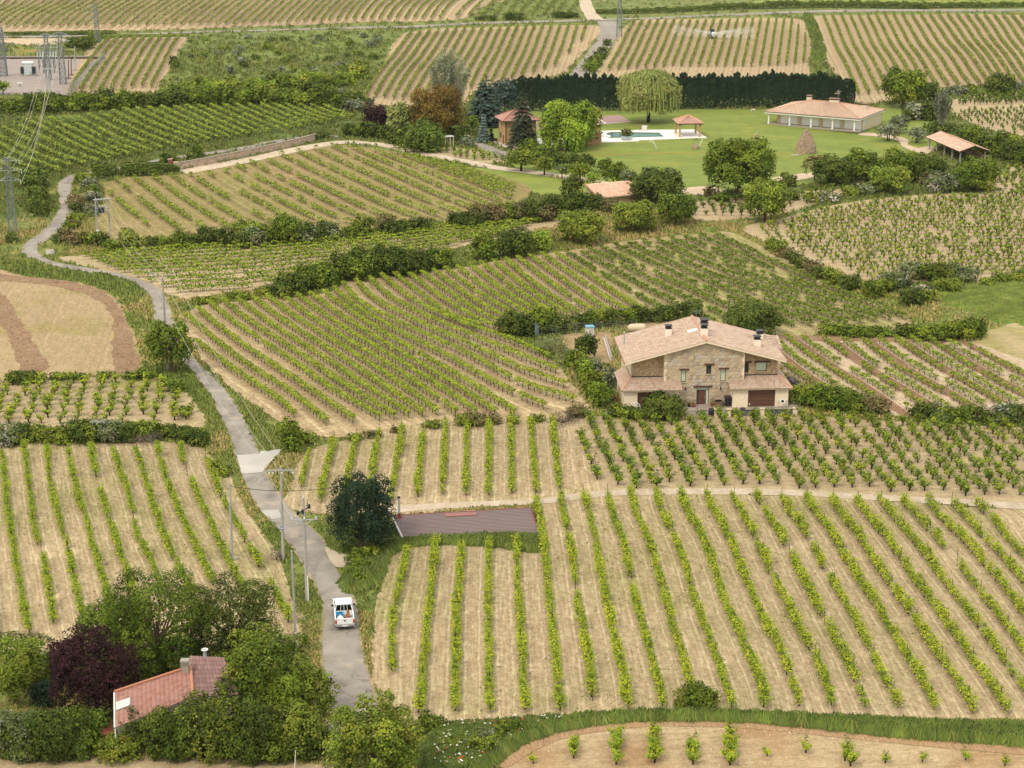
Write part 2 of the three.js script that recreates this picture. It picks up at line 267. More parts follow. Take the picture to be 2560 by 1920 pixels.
function vineyardSoil(name, poly, rows, cell, o = {}) {
  const m = rows[0].length >> 1, d0 = rows[0][0], d1 = rows[0][rows[0].length - 1], L = Math.hypot(d1[0] - d0[0], d1[1] - d0[1]), ux = (d1[0] - d0[0]) / L, uz = (d1[1] - d0[1]) / L;
  const weeds = o.weeds ?? 0.25, wc = o.weedCol ?? [0.62, 0.74, 0.42], base = o.base ?? [1, 1, 1], sd = o.seed ?? 0;
  const g = drape(poly, cell, 0, (x, z) => [rowCoord(rows, x, z) / 4, (x * ux + z * uz) / 10], (x, z) => {
    const a = fbm(x * 0.09 + sd, z * 0.09, 4), b = fbm(x * 0.5, z * 0.5 + sd, 3), c = fbm(x * 0.03 + 7, z * 0.03 + sd, 3);
    let k = base.map((q) => q * (0.80 + 0.36 * c)); k = mix3(k, wc, sstep(1 - weeds - 0.25, 1 - weeds + 0.12, a * 0.65 + b * 0.35) * (o.weedMax ?? 0.8));
    if (o.lush && inside(o.lush, x, z)) k = mix3(k, [0.6, 0.72, 0.36], 0.25 + 0.75 * sstep(0.35, 0.6, b));
    return k;
  });
  struct(name, g, o.mat ?? M.soilRow); bare.push([poly, bounds(poly)]); weedy.push([poly, weeds, sd]);
}
const weedy = [];
const trunkGeos = [0, 1, 2].map((k) => { // crooked vine stock
  const R = rng(90 + k), pts = [V(0, -0.08, 0), V((R() - 0.5) * 0.12, 0.16, (R() - 0.5) * 0.12), V((R() - 0.5) * 0.16, 0.34, (R() - 0.5) * 0.16), V((R() - 0.5) * 0.2, 0.52, (R() - 0.5) * 0.2)];
  const gs = []; for (let i = 0; i < 3; i++) gs.push(rod(pts[i], pts[i + 1], 0.06 - 0.012 * i, 0.048 - 0.012 * i, 5)); for (let q = 0; q < 3; q++) gs.push(rod(pts[3], V((R() - 0.5) * 0.5, 0.75, (R() - 0.5) * 0.7), 0.025, 0.012, 4)); return merge(gs);
});
// a single plant of a close row: leaves gathered on upright shoots
function vineGeo(seed, pal, o) {
  const R = rng(seed), L = new Leaves(), { len = 1.3, wid = 0.72, h0 = 0.35, h1 = 1.3, n = 120, s = 0.2 } = o;
  const shoots = []; for (let k = 0; k < 15; k++) shoots.push([(R() - 0.5) * wid * 0.7, (R() - 0.5) * len, h1 * (0.72 + 0.36 * R()), (R() - 0.5) * 0.35, (R() - 0.5) * 0.3, tintOf(pal, R)]);
  for (let k = 0; k < n; k++) {
    const q = shoots[k % 15], t = R() ** 0.8, y = lerp(h0, q[2], t), a = R() * 6.283, r = (0.12 + 0.17 * Math.sin(Math.PI * Math.min(1, t * 0.75 + 0.2))) * Math.sqrt(R());
    const dx = Math.cos(a) * r, dz = Math.sin(a) * r, k2 = 0.82 + 0.36 * R(), c = q[5].map((v) => v * k2);
    L.add(q[0] + q[3] * t + dx, y, q[1] + q[4] * t + dz, dx * 2.4 + (R() - 0.5) * 0.7, 0.55 + R() * 0.6, dz * 2.4 + (R() - 0.5) * 0.7, s * (0.75 + 0.5 * R()), c, R, 0.46);
  }
  return L.geo();
}
const at01 = (row, t) => { const n = row.length - 1, k = Math.min(n - 1, Math.floor(t * n)), f = t * n - k; return [lerp(row[k][0], row[k + 1][0], f), lerp(row[k][1], row[k + 1][1], f), Math.atan2(row[k + 1][0] - row[k][0], row[k + 1][1] - row[k][1])]; };
const lenOf = (r) => { let s = 0; for (let i = 1; i < r.length; i++) s += Math.hypot(r[i][0] - r[i - 1][0], r[i][1] - r[i - 1][1]); return s; };
let fieldSeed = 100;
const stakeGeo = rod(V(0, -0.1, 0), V(0, 1.65, 0), 0.03, 0.025, 5);
// rows close enough to tell the plants apart: thing > vine > trunk
function nearRows(rows, label, group, o) {
  const seed = fieldSeed += 31, geos = [0, 1, 2, 3, 4, 5, 6].map((k) => vineGeo(seed + k * 13, o.pal, o));
  rows.forEach((row, ri) => {
    const R = rng(seed + ri * 77), L = lenOf(row), n = Math.max(2, Math.round(L / o.step)), c = at01(row, 0.5);
    const t = thing('trellised_vine', label(ri), 'vine row', onGround(c[0], c[1]), 0, group);
    for (let k = 0; k < n; k++) {
      const q = at01(row, (k + 0.5 + (R() - 0.5) * 0.25) / n);
      if (vnoise(k * 0.45 + ri * 13.7, seed) < o.gap || R() < o.gap * 0.35 || (o.skip && o.skip(q[0], q[1]))) continue;
      const m = part('vine', geos[Math.floor(R() * 7)], M.leaf, t), s = (o.size ?? 1) * (0.72 + 0.48 * vnoise(k * 0.4 + 50, ri * 3.3 + seed)) ;
      m.position.set(q[0] - t.position.x + (R() - 0.5) * 0.14, hgt(q[0], q[1]) - t.position.y, q[1] - t.position.z); m.rotation.y = q[2] + (R() < 0.5 ? Math.PI : 0) + (R() - 0.5) * 0.3; m.scale.set(s, s * (0.88 + 0.26 * R()), 0.5 + 0.5 * s);
      part('trunk', trunkGeos[k % 3], M.barkDark, m);
    }
    for (let k = 0; k < n; k += 7) { const q = at01(row, (k + R()) / (n + 1)); const m = part('stake', stakeGeo, M.barkDark, t); m.position.set(q[0] - t.position.x, hgt(q[0], q[1]) - t.position.y, q[1] - t.position.z); m.rotation.set((R() - 0.5) * 0.12, 0, (R() - 0.5) * 0.12); }
    if (!t.children.length) scene.remove(t);
  });
}
// rows further off: one mesh of leaves, one of stocks
function farRows(rows, label, group, o) {
  const seed = fieldSeed += 31, { perM = 30, s = 0.26, wid = 0.55, h0 = 0.55, h1 = 1.35, gap = 0.1, pal = PAL.vine, step = 1.2, trunks = true } = o;
  rows.forEach((row, ri) => {
    const R = rng(seed + ri * 91), L = new Leaves(), len = lenOf(row), n = Math.round(len * perM), c = at01(row, 0.5), c3 = onGround(c[0], c[1]), tr = [];
    const np = Math.max(1, Math.round(len / step)), plants = [];
    for (let k = 0; k < np; k++) { const q = at01(row, (k + 0.5) / np); plants.push(vnoise(k * 0.35 + ri * 5.1, seed) < gap || R() < gap * 0.5 || (o.skip && o.skip(q[0], q[1])) ? 0 : o.bush ? 0.74 + 0.44 * R() : 0.9 + 0.2 * R()); }
    for (let k = 0; k < n; k++) {
      const t = R(), pi = Math.floor(t * np), sc = plants[pi]; if (!sc) continue;
      const fr = t * np - pi - 0.5, q = at01(row, t), bulge = o.bush ? Math.sqrt(Math.max(0.05, 1 - (fr * 2.1) ** 2)) : 1; if (o.bush && R() > bulge) continue;
      const w = (R() + R() - 1) * wid * 0.75 * sc, y = h0 + (h1 - h0) * sc * (1 - R() * R()) * (o.bush ? 0.6 + 0.4 * bulge : 1), ca = Math.cos(q[2]), sa = Math.sin(q[2]);
      const tone = 0.85 + 0.3 * hash2(pi, ri), col = tintOf(pal, R).map((v) => v * tone);
      L.add(q[0] + ca * w - c3.x, hgt(q[0], q[1]) + y - c3.y, q[1] - sa * w - c3.z, ca * w * 2 + (R() - 0.5), 0.5 + R() * 0.7, -sa * w * 2 + (R() - 0.5), s * (0.75 + 0.5 * R()), col, R, 0.46);
    }
    if (L.p.length < 30) return;
    const th = thing('trellised_vine', label(ri), 'vine row', c3, 0, group);
    part('foliage', L.geo(), M.leaf, th);
    if (trunks) { for (let k = 0; k < np; k++) if (plants[k]) { const q = at01(row, (k + 0.5) / np), h = hgt(q[0], q[1]) - c3.y; const x = q[0] - c3.x, z = q[1] - c3.z; tr.push(rod(V(x, h - 0.08, z), V(x + (R() - 0.5) * 0.15, h + h0 + 0.25, z + (R() - 0.5) * 0.15), o.trunkR ?? 0.05, 0.035, 4)); } if (tr.length) stuff(part('trunk', merge(tr), M.barkDark, th)); }
  });
}
// goblet vines: short stock, round head of shoots
function bushGeo(seed, pal, n = 110, s = 0.22) {
  const R = rng(seed), L = new Leaves(), arms = [];
  for (let k = 0; k < 9; k++) { const a = R() * 6.283, e = 0.25 + 0.5 * R(); arms.push([Math.cos(a) * e, Math.sin(a) * e, 0.75 + 0.55 * R(), tintOf(pal, R)]); }
  for (let k = 0; k < n; k++) { const q = arms[k % 9], t = 0.25 + 0.75 * R(), a = R() * 6.283, r = 0.24 * Math.sqrt(R()), dx = Math.cos(a) * r, dz = Math.sin(a) * r, k2 = 0.82 + 0.36 * R(); const x = q[0] * t + dx, z = q[1] * t + dz; L.add(x, 0.28 + q[2] * t * 0.85 + (R() - 0.5) * 0.2, z, x * 1.3 + (R() - 0.5) * 0.6, 0.5 + R() * 0.6, z * 1.3 + (R() - 0.5) * 0.6, s * (0.75 + 0.5 * R()), q[3].map((v) => v * k2), R, 0.46); }
  return L.geo();
}
function gobletStock(seed) { const R = rng(seed), gs = [rod(V(0, -0.1, 0), V(0.03, 0.28, 0), 0.085, 0.07, 6)]; for (let k = 0; k < 4; k++) { const a = k * 1.6 + R(); gs.push(rod(V(0.03, 0.25, 0), V(0.03 + Math.cos(a) * 0.28, 0.55 + R() * 0.15, Math.sin(a) * 0.28), 0.05, 0.025, 5)); } return merge(gs); }
const stocks = [gobletStock(1), gobletStock(2), gobletStock(3)];
function bushVine(geo, x, z, s, ry, label, group) {
  const t = thing('bush_vine', label, 'bush vine', onGround(x, z), ry, group); part('foliage', geo, M.leaf, t); part('trunk', stocks[Math.floor(Math.abs(x * 7)) % 3], M.barkDark, t); t.scale.set(s, s * (0.9 + 0.2 * hash2(Math.round(x * 9), 4)), s); return t;
}
function bushMass(name, label, pts, geo) { // those past the limit
  const m = shadows(new THREE.InstancedMesh(geo, M.leaf, pts.length)), q = new THREE.Object3D(); m.name = numbered(name);
  pts.forEach(([x, z, s], i) => { q.position.copy(onGround(x, z)); q.rotation.y = hash2(i, 8) * 6.28; q.scale.set(s, s * (0.85 + 0.3 * hash2(i, 3)), s); q.updateMatrix(); m.setMatrixAt(i, q.matrix); const k = 0.8 + 0.4 * hash2(i, 6); m.setColorAt(i, new THREE.Color(k * (0.95 + 0.2 * hash2(i, 7)), k, k)); });
  m.userData = { kind: 'stuff', label, category: 'bush vines' }; scene.add(m); return m;
}
function withStock(geo, k) { const g = stocks[k].index ? stocks[k].toNonIndexed() : stocks[k].clone(), f = geo.toNonIndexed(); const n = g.attributes.position.count, c = new Float32Array(n * 3); for (let i = 0; i < n; i++) c.set([0.09, 0.065, 0.045], i * 3); g.deleteAttribute('uv'); g.setAttribute('color', new THREE.BufferAttribute(c, 3)); f.computeVertexNormals(); return mergeGeometries([f, g]); }
const VY = {}; // rows by field
function field(key, soil, guides) { const rows = rowsOf(guides); VY[key] = { poly: soil && wobble(pxPoly(soil), 0.5), rows }; return VY[key]; }
const inShed = [];
{ // the large vineyard in front of the flat-roofed shed
  const f = field('shed', [[978, 1385], [1017, 1371], [1083, 1360], [1180, 1360], [1258, 1364], [1335, 1378], [1352, 1340], [1338, 1262], [1420, 1252], [1520, 1240], [1710, 1236], [1972, 1238], [2167, 1249], [2361, 1262], [2560, 1274], [2720, 1290], [2720, 1800], [2560, 1800], [2361, 1800], [2128, 1790], [1933, 1786], [1700, 1780], [1500, 1790], [1300, 1800], [1130, 1805], [1010, 1800], [960, 1750], [935, 1690], [928, 1610], [935, 1520], [955, 1440]], [
    [0, [[1021, 1379], [1004, 1451], [986, 1537], [980, 1599], [980, 1684]]], [1, [[1089, 1362], [1083, 1443], [1068, 1560], [1062, 1630], [1056, 1708], [1046, 1790]]],
    [2, [[1155, 1369], [1149, 1451], [1142, 1552], [1140, 1630], [1138, 1785]]], [4, [[1291, 1362], [1293, 1455], [1297, 1521], [1303, 1630], [1311, 1783]]],
    [5, [[1338, 1256], [1350, 1310], [1359, 1362], [1367, 1455], [1377, 1552], [1388, 1649], [1398, 1783]]], [7, [[1459, 1244], [1472, 1292], [1492, 1377], [1507, 1467], [1523, 1552], [1542, 1630], [1565, 1739], [1569, 1777]]],
    [9, [[1578, 1241], [1589, 1292], [1612, 1338], [1639, 1416], [1663, 1513], [1686, 1591], [1710, 1669], [1742, 1770]]], [11, [[1702, 1243], [1716, 1288], [1743, 1331], [1770, 1389], [1793, 1459], [1817, 1533], [1848, 1591], [1875, 1661], [1902, 1727], [1914, 1775]]],
    [13, [[1829, 1245], [1855, 1292], [1879, 1338], [1906, 1397], [1933, 1455], [1968, 1521], [1992, 1576], [2027, 1630], [2050, 1688], [2083, 1770]]],
    [15, [[1950, 1247], [1976, 1292], [2011, 1338], [2042, 1397], [2077, 1459], [2112, 1517], [2147, 1579], [2178, 1642], [2209, 1704], [2248, 1778]]],
    [17, [[2076, 1252], [2104, 1296], [2147, 1350], [2178, 1404], [2217, 1463], [2256, 1513], [2295, 1572], [2338, 1638], [2384, 1700], [2434, 1784]]],
    [19, [[2198, 1258], [2229, 1296], [2279, 1354], [2318, 1404], [2361, 1463], [2404, 1517], [2447, 1575], [2493, 1638], [2570, 1745], [2600, 1790]]],
    [21, [[2318, 1262], [2342, 1292], [2419, 1369], [2480, 1440], [2560, 1544], [2640, 1660], [2720, 1780]]], [23, [[2440, 1270], [2470, 1292], [2528, 1366], [2600, 1440], [2700, 1560], [2800, 1690]]]]);
  vineyardSoil('vineyard_soil', f.poly, f.rows, 2, { weeds: 0.3, seed: 3 });
  nearRows(f.rows, (i) => `${ord(i)} vine row from the road in the vineyard below the brown shed`, 'vine rows below the flat brown shed', { pal: PAL.vineBright, step: 1.12, gap: 0.1, n: 230, s: 0.155, wid: 0.74, h1: 1.3, size: 1.05 });
}
{ // vineyard left of the road
  const f = field('road', [[-60, 1122], [58, 1110], [200, 1106], [400, 1104], [480, 1115], [530, 1140], [575, 1190], [610, 1260], [640, 1310], [690, 1380], [724, 1470], [752, 1560], [745, 1600], [650, 1640], [300, 1640], [-60, 1640]], [
    [-1, [[-52, 1135], [-50, 1200], [-48, 1270], [-40, 1340], [-28, 1440], [-10, 1590]]], [0, [[6, 1142], [12, 1192], [18, 1262], [29, 1339], [35, 1381], [45, 1436], [58, 1521], [74, 1587]]], [1, [[58, 1118], [70, 1192], [80, 1278], [93, 1358], [113, 1416], [124, 1498], [140, 1575]]], [2, [[117, 1122], [124, 1192], [140, 1277], [167, 1369], [187, 1459], [206, 1552]]],
    [3, [[173, 1142], [183, 1196], [202, 1277], [212, 1288], [233, 1377], [257, 1455], [280, 1540]]], [4, [[227, 1126], [241, 1196], [264, 1278], [290, 1358], [315, 1435], [345, 1530]]], [5, [[280, 1122], [292, 1161], [299, 1184], [327, 1262], [342, 1346], [377, 1408], [410, 1500]]], [6, [[338, 1130], [354, 1165], [362, 1204], [385, 1277], [416, 1366], [439, 1412], [480, 1500]]],
    [7, [[393, 1122], [406, 1173], [420, 1223], [443, 1277], [482, 1358], [509, 1420], [550, 1500]]], [8, [[449, 1122], [463, 1173], [470, 1192], [509, 1277], [544, 1358], [583, 1435], [615, 1490]]], [9, [[513, 1149], [537, 1208], [568, 1277], [599, 1331], [630, 1389], [661, 1443], [688, 1490], [722, 1560]]]]);
  vineyardSoil('vineyard_soil', f.poly, f.rows, 2, { weeds: 0.32, seed: 11 });
  nearRows(f.rows, (i) => `${ord(i)} vine row from the far side in the vineyard before the bend with poles`, 'vine rows beside the road and poles', { pal: PAL.vineBright, step: 1.15, gap: 0.16, n: 190, s: 0.16, wid: 0.66, h1: 1.25, size: 1.05 });
}
{ // short rows above the shed
  const f = field('upper', [[716, 1235], [740, 1165], [775, 1122], [850, 1103], [985, 1068], [1120, 1052], [1320, 1052], [1425, 1048], [1510, 1228], [1414, 1252], [1328, 1258], [1200, 1268], [1000, 1290], [850, 1290], [720, 1275]], [
    [0, [[774, 1126], [764, 1174], [754, 1223]]], [1, [[836, 1110], [818, 1180], [801, 1258]]], [3, [[947, 1091], [939, 1140], [920, 1255]]], [4, [[1006, 1075], [994, 1157], [978, 1252]]], [5, [[1058, 1079], [1051, 1160], [1044, 1246]]], [6, [[1114, 1060], [1110, 1150], [1105, 1239]]], [8, [[1223, 1064], [1222, 1150], [1221, 1241]]], [9, [[1278, 1056], [1279, 1150], [1280, 1237]]], [10, [[1326, 1056], [1333, 1150], [1340, 1236]]], [11, [[1381, 1064], [1389, 1150], [1398, 1225]]]]);
  vineyardSoil('vineyard_soil', f.poly, f.rows, 2, { weeds: 0.3, seed: 23, weedCol: [0.68, 0.74, 0.45] });
  nearRows(f.rows, (i) => `${ord(i)} vine row from the road in the short rows above the shed`, 'short vine rows above the shed', { pal: PAL.vineBright, step: 1.15, gap: 0.12, n: 150, s: 0.18, wid: 0.66, h1: 1.25, size: 1.05 });
}
{ // big trellised slope behind the house
  const f = field('slope', [[466, 785], [520, 760], [632, 750], [760, 740], [836, 725], [880, 692], [1000, 678], [1160, 668], [1260, 648], [1383, 632], [1500, 612], [1660, 592], [1780, 583], [1840, 583], [1950, 640], [2100, 715], [2285, 800], [2200, 830], [2040, 838], [1900, 838], [1700, 830], [1500, 815], [1270, 835], [1310, 862], [1390, 905], [1430, 960], [1470, 1010], [1480, 1040], [1300, 1056], [1100, 1058], [940, 1078], [850, 1094], [760, 1085], [690, 1050], [600, 985], [500, 900], [470, 840]], [
    [0, [[490, 864], [564, 920], [638, 971], [700, 1013], [739, 1048]]], [1, [[467, 799], [525, 850], [583, 897], [653, 947], [719, 986], [778, 1033], [820, 1068]]], [3, [[521, 764], [583, 815], [661, 869], [739, 920], [830, 985], [955, 1056]]], [7, [[669, 751], [740, 805], [850, 875], [960, 945], [1095, 1042]]], [11, [[811, 741], [850, 770], [960, 845], [1080, 915], [1200, 985], [1289, 1044]]], [13, [[858, 718], [900, 768], [955, 796], [1017, 827], [1083, 858], [1161, 893], [1239, 935], [1316, 974], [1440, 1010]]],
    [16, [[955, 698], [1044, 768], [1200, 834], [1290, 865], [1374, 904]]], [17, [[988, 696], [1060, 752], [1130, 800], [1205, 826]]], [18, [[1023, 695], [1100, 752], [1190, 808], [1240, 826]]], [22, [[1143, 677], [1220, 735], [1290, 778], [1330, 800]]], [26, [[1264, 658], [1330, 715], [1400, 765], [1450, 795]]], [30, [[1383, 640], [1480, 703], [1580, 770], [1640, 800]]], [34, [[1500, 622], [1640, 690], [1800, 765], [1940, 822]]], [38, [[1640, 605], [1780, 670], [1950, 745], [2120, 815]]], [42, [[1780, 590], [1900, 645], [2100, 735], [2265, 800]]]]);
  vineyardSoil('vineyard_soil', f.poly, f.rows.filter((_, i) => i % 2 === 0), 3, { weeds: 0.24, seed: 41, base: [1.0, 0.97, 0.93], lush: pxPoly([[1440, 660], [1640, 600], [1840, 583], [2285, 800], [1900, 838], [1700, 830], [1600, 760]], 3) });
  farRows(f.rows.slice(0, 31), (i) => `${ord(i)} trellised vine row from the road on the slope beside the house`, 'trellised rows on the slope beside the house', { perM: 100, s: 0.23, wid: 0.7, h0: 0.45, h1: 1.15, gap: 0.02, pal: [...PAL.vine, ...PAL.vineBright], step: 1.15 });
  farRows(f.rows.slice(31), (i) => `${ord(i)} vine row from the striped rows on the grassy slope behind the house`, 'rows on the grassy slope behind the house', { perM: 115, s: 0.25, wid: 0.62, h0: 0.15, h1: 1.1, gap: 0.07, pal: PAL.vineDark, step: 1.6, bush: true });
}
{ // right of the house, soil turned between every second pair of rows
  const f = field('side', [[1940, 838], [2100, 842], [2320, 846], [2420, 852], [2560, 900], [2700, 950], [2700, 1060], [2500, 1050], [2300, 1045], [2150, 1020], [2060, 975], [1960, 935], [1940, 880]], [
    [0, [[1949, 908], [1996, 947], [2038, 967], [2080, 985]]], [1, [[1949, 869], [1995, 908], [2046, 943], [2104, 982], [2160, 1010]]], [2, [[1964, 850], [2019, 893], [2089, 939], [2147, 978], [2190, 1005]]], [3, [[2003, 850], [2058, 889], [2120, 928], [2186, 967], [2272, 1029]]], [4, [[2056, 852], [2128, 904], [2205, 955], [2310, 1025]]], [6, [[2155, 858], [2244, 928], [2338, 978], [2439, 1033]]], [8, [[2235, 854], [2322, 912], [2419, 967], [2520, 1029]]], [10, [[2320, 854], [2400, 908], [2478, 955], [2570, 1005]]], [12, [[2420, 870], [2500, 915], [2600, 965]]]]);
  vineyardSoil('vineyard_soil', f.poly, f.rows, 2.5, { weeds: 0.1, seed: 55, mat: M.soilAlt });
  farRows(f.rows, (i) => `${ord(i)} vine row from the house among stripes of brown and pale soil`, 'vine rows beside the house', { perM: 95, s: 0.23, wid: 0.6, h0: 0.22, h1: 1.1, gap: 0.05, pal: PAL.vine, step: 1.35, bush: true });
}
{ // dense rows between the hedges
  const f = field('dense', [[150, 652], [170, 640], [400, 626], [620, 610], [850, 592], [1090, 566], [1300, 548], [1420, 536], [1430, 560], [1300, 585], [1180, 610], [1080, 635], [960, 660], [760, 700], [700, 722], [560, 732], [480, 748], [430, 742], [330, 700], [230, 668]], [
    [0, [[205, 642], [400, 629], [620, 614], [850, 597], [1090, 571], [1400, 541]]], [6, [[300, 682], [460, 676], [620, 668], [850, 645], [1090, 615], [1250, 590]]], [10, [[440, 732], [520, 727], [600, 722], [720, 706], [800, 690]]]]);
  vineyardSoil('vineyard_soil', f.poly, f.rows, 3, { weeds: 0.3, seed: 61 });
  farRows(f.rows, (i) => `${ord(i)} row of dense low vines from the scrub hedge to the bend`, 'dense vine rows between the hedges', { perM: 72, s: 0.3, wid: 0.75, h0: 0.2, h1: 1.1, gap: 0.05, pal: PAL.vine, step: 1.5, bush: true });
}
{ // weedy brown slope inside the wall
  const f = field('weedy', [[262, 480], [265, 455], [340, 440], [460, 436], [530, 420], [640, 400], [720, 374], [830, 364], [960, 374], [1068, 398], [1180, 420], [1290, 452], [1330, 480], [1290, 510], [1240, 530], [1150, 545], [1000, 560], [830, 590], [600, 600], [400, 598], [260, 600], [240, 560]], [
    [0, [[275, 485], [330, 535], [390, 582]]], [1, [[288, 451], [330, 486], [408, 548], [460, 585]]], [6, [[521, 436], [620, 495], [720, 550], [790, 582]]], [10, [[657, 397], [780, 460], [900, 520], [990, 556]]], [14, [[828, 367], [960, 430], [1100, 495], [1200, 532]]], [17, [[990, 384], [1100, 425], [1220, 475], [1280, 500]]], [20, [[1130, 412], [1200, 440], [1290, 470]]]]);
  vineyardSoil('vineyard_soil', f.poly, f.rows, 3, { weeds: 0.58, seed: 71, base: [0.74, 0.64, 0.53], weedCol: [0.56, 0.60, 0.30], weedMax: 0.95 });
  farRows(f.rows, (i) => `${ord(i)} sparse vine row from the bend on the weedy slope below the wall`, 'sparse vine rows on the weedy slope', { perM: 38, s: 0.33, wid: 0.9, h0: 0.2, h1: 1.1, gap: 0.16, pal: PAL.vine, step: 1.7, bush: true });
}
{ // green grassed vineyard above the wall
  const poly = pxPoly([[-40, 300], [60, 297], [200, 292], [330, 274], [500, 264], [620, 260], [850, 270], [885, 282], [890, 300], [800, 330], [640, 355], [500, 382], [350, 402], [200, 432], [120, 470], [60, 520], [-40, 560]]);
  patch('vineyard_grass', poly, 3, 0.0, M.grass, 12, (x, z) => { const a = fbm(x * 0.07, z * 0.07 + 5, 4); return mix3([0.42, 0.72, 0.25], [0.85, 0.98, 0.55], a); }, true);
  const rows = rowsOf([[0, [[-30, 400], [20, 425], [90, 455]]], [3, [[-20, 340], [80, 390], [190, 427]]], [6, [[62, 305], [180, 367], [275, 405]]], [10, [[190, 300], [280, 347], [380, 388]]], [14, [[311, 280], [400, 324], [500, 362]]], [20, [[497, 271], [570, 306], [650, 342]]], [26, [[683, 268], [750, 297], [810, 316]]], [30, [[810, 272], [850, 288], [885, 298]]]]);
  farRows(rows, (i) => `${ord(i)} vine row from the pylon in the grassed vineyard above the wall`, 'rows of the grassed vineyard above the wall', { perM: 26, s: 0.46, wid: 0.95, h0: 0.4, h1: 1.4, gap: 0.05, pal: [[0.21, 0.27, 0.04], [0.165, 0.225, 0.034], [0.26, 0.30, 0.045]], step: 1.5 });
}
{ // strip beside the substation
  const f = field('strip', [[258, 98], [465, 92], [440, 140], [400, 215], [380, 232], [170, 242], [160, 236]], [[0, [[276, 99], [230, 150], [175, 235]]], [8, [[449, 95], [415, 150], [378, 222]]]]);
  vineyardSoil('vineyard_soil', f.poly, f.rows, 4, { weeds: 0.08, seed: 81, base: [0.93, 0.89, 0.85] });
  farRows(f.rows, (i) => `${ord(i)} vine row from the substation yard in the narrow strip`, 'vine rows beside the substation', { perM: 19, s: 0.46, wid: 0.7, h0: 0.4, h1: 1.5, gap: 0.02, pal: PAL.vineFar, step: 2.5 });
}
{ // behind the poplar
  const f = field('poplar', [[1012, 82], [1240, 68], [1470, 63], [1500, 72], [1490, 95], [1440, 150], [1402, 190], [1290, 205], [1180, 232], [1150, 265], [895, 265], [895, 248], [945, 185]], [
    [0, [[1031, 84], [982, 148], [915, 243]]], [5, [[1142, 76], [1091, 156], [1028, 255]]], [10, [[1252, 72], [1219, 140], [1176, 225]]], [15, [[1359, 67], [1328, 144], [1303, 196]]], [18, [[1423, 66], [1402, 128], [1386, 168]]], [20, [[1466, 66], [1459, 85], [1453, 105]]]]);
  vineyardSoil('vineyard_soil', f.poly, f.rows, 4, { weeds: 0.12, seed: 91, base: [0.93, 0.89, 0.85] });
  farRows(f.rows, (i) => `${ord(i)} vine row from the scrub in the vineyard behind the silvery poplar`, 'vine rows behind the silvery poplar', { perM: 19, s: 0.46, wid: 0.7, h0: 0.3, h1: 1.45, gap: 0.03, pal: PAL.vineFar, step: 2.5 });
}
{ // with the spraying tractor
  const f = field('tractor', [[1580, 54], [1720, 48], [1985, 46], [2030, 74], [2035, 120], [2020, 160], [1980, 200], [1480, 205], [1505, 168]], [
    [0, [[1587, 57], [1558, 110], [1522, 178]]], [8, [[1745, 58], [1726, 105], [1702, 168]]], [16, [[1902, 53], [1891, 105], [1878, 168]]], [20, [[1980, 53], [1973, 105], [1965, 165]]], [22, [[2013, 90], [2012, 120], [2008, 158]]]]);
  vineyardSoil('vineyard_soil', f.poly, f.rows, 4, { weeds: 0.1, seed: 95, base: [0.93, 0.89, 0.85] });
  farRows(f.rows, (i) => `${ord(i)} vine row from the side road in the field with the tractor`, 'vine rows around the tractor', { perM: 19, s: 0.46, wid: 0.7, h0: 0.3, h1: 1.45, gap: 0.03, pal: PAL.vineFar, step: 2.5 });
}
{ // right of the grassy ditch
  const f = field('ditch', [[2018, 44], [2120, 38], [2400, 35], [2560, 38], [2720, 42], [2860, 60], [2860, 240], [2560, 212], [2400, 218], [2310, 220], [2230, 252], [2130, 258], [2095, 200], [2060, 150], [2045, 90]], [
    [0, [[2058, 42], [2077, 89], [2104, 148], [2147, 240]]], [8, [[2232, 36], [2302, 155], [2345, 222]]], [13, [[2345, 37], [2439, 163], [2475, 212]]], [19, [[2483, 39], [2560, 148], [2608, 215]]], [26, [[2640, 41], [2740, 150], [2800, 220]]]]);
  vineyardSoil('vineyard_soil', f.poly, f.rows, 4, { weeds: 0.06, seed: 97, base: [0.93, 0.89, 0.85] });
  farRows(f.rows.slice(0, 24), (i) => `${ord(i)} vine row from the grassy ditch in the field beyond the white pavilion`, 'vine rows beyond the grassy ditch', { perM: 19, s: 0.46, wid: 0.7, h0: 0.3, h1: 1.45, gap: 0.02, pal: PAL.vineFar, step: 2.5 });
}
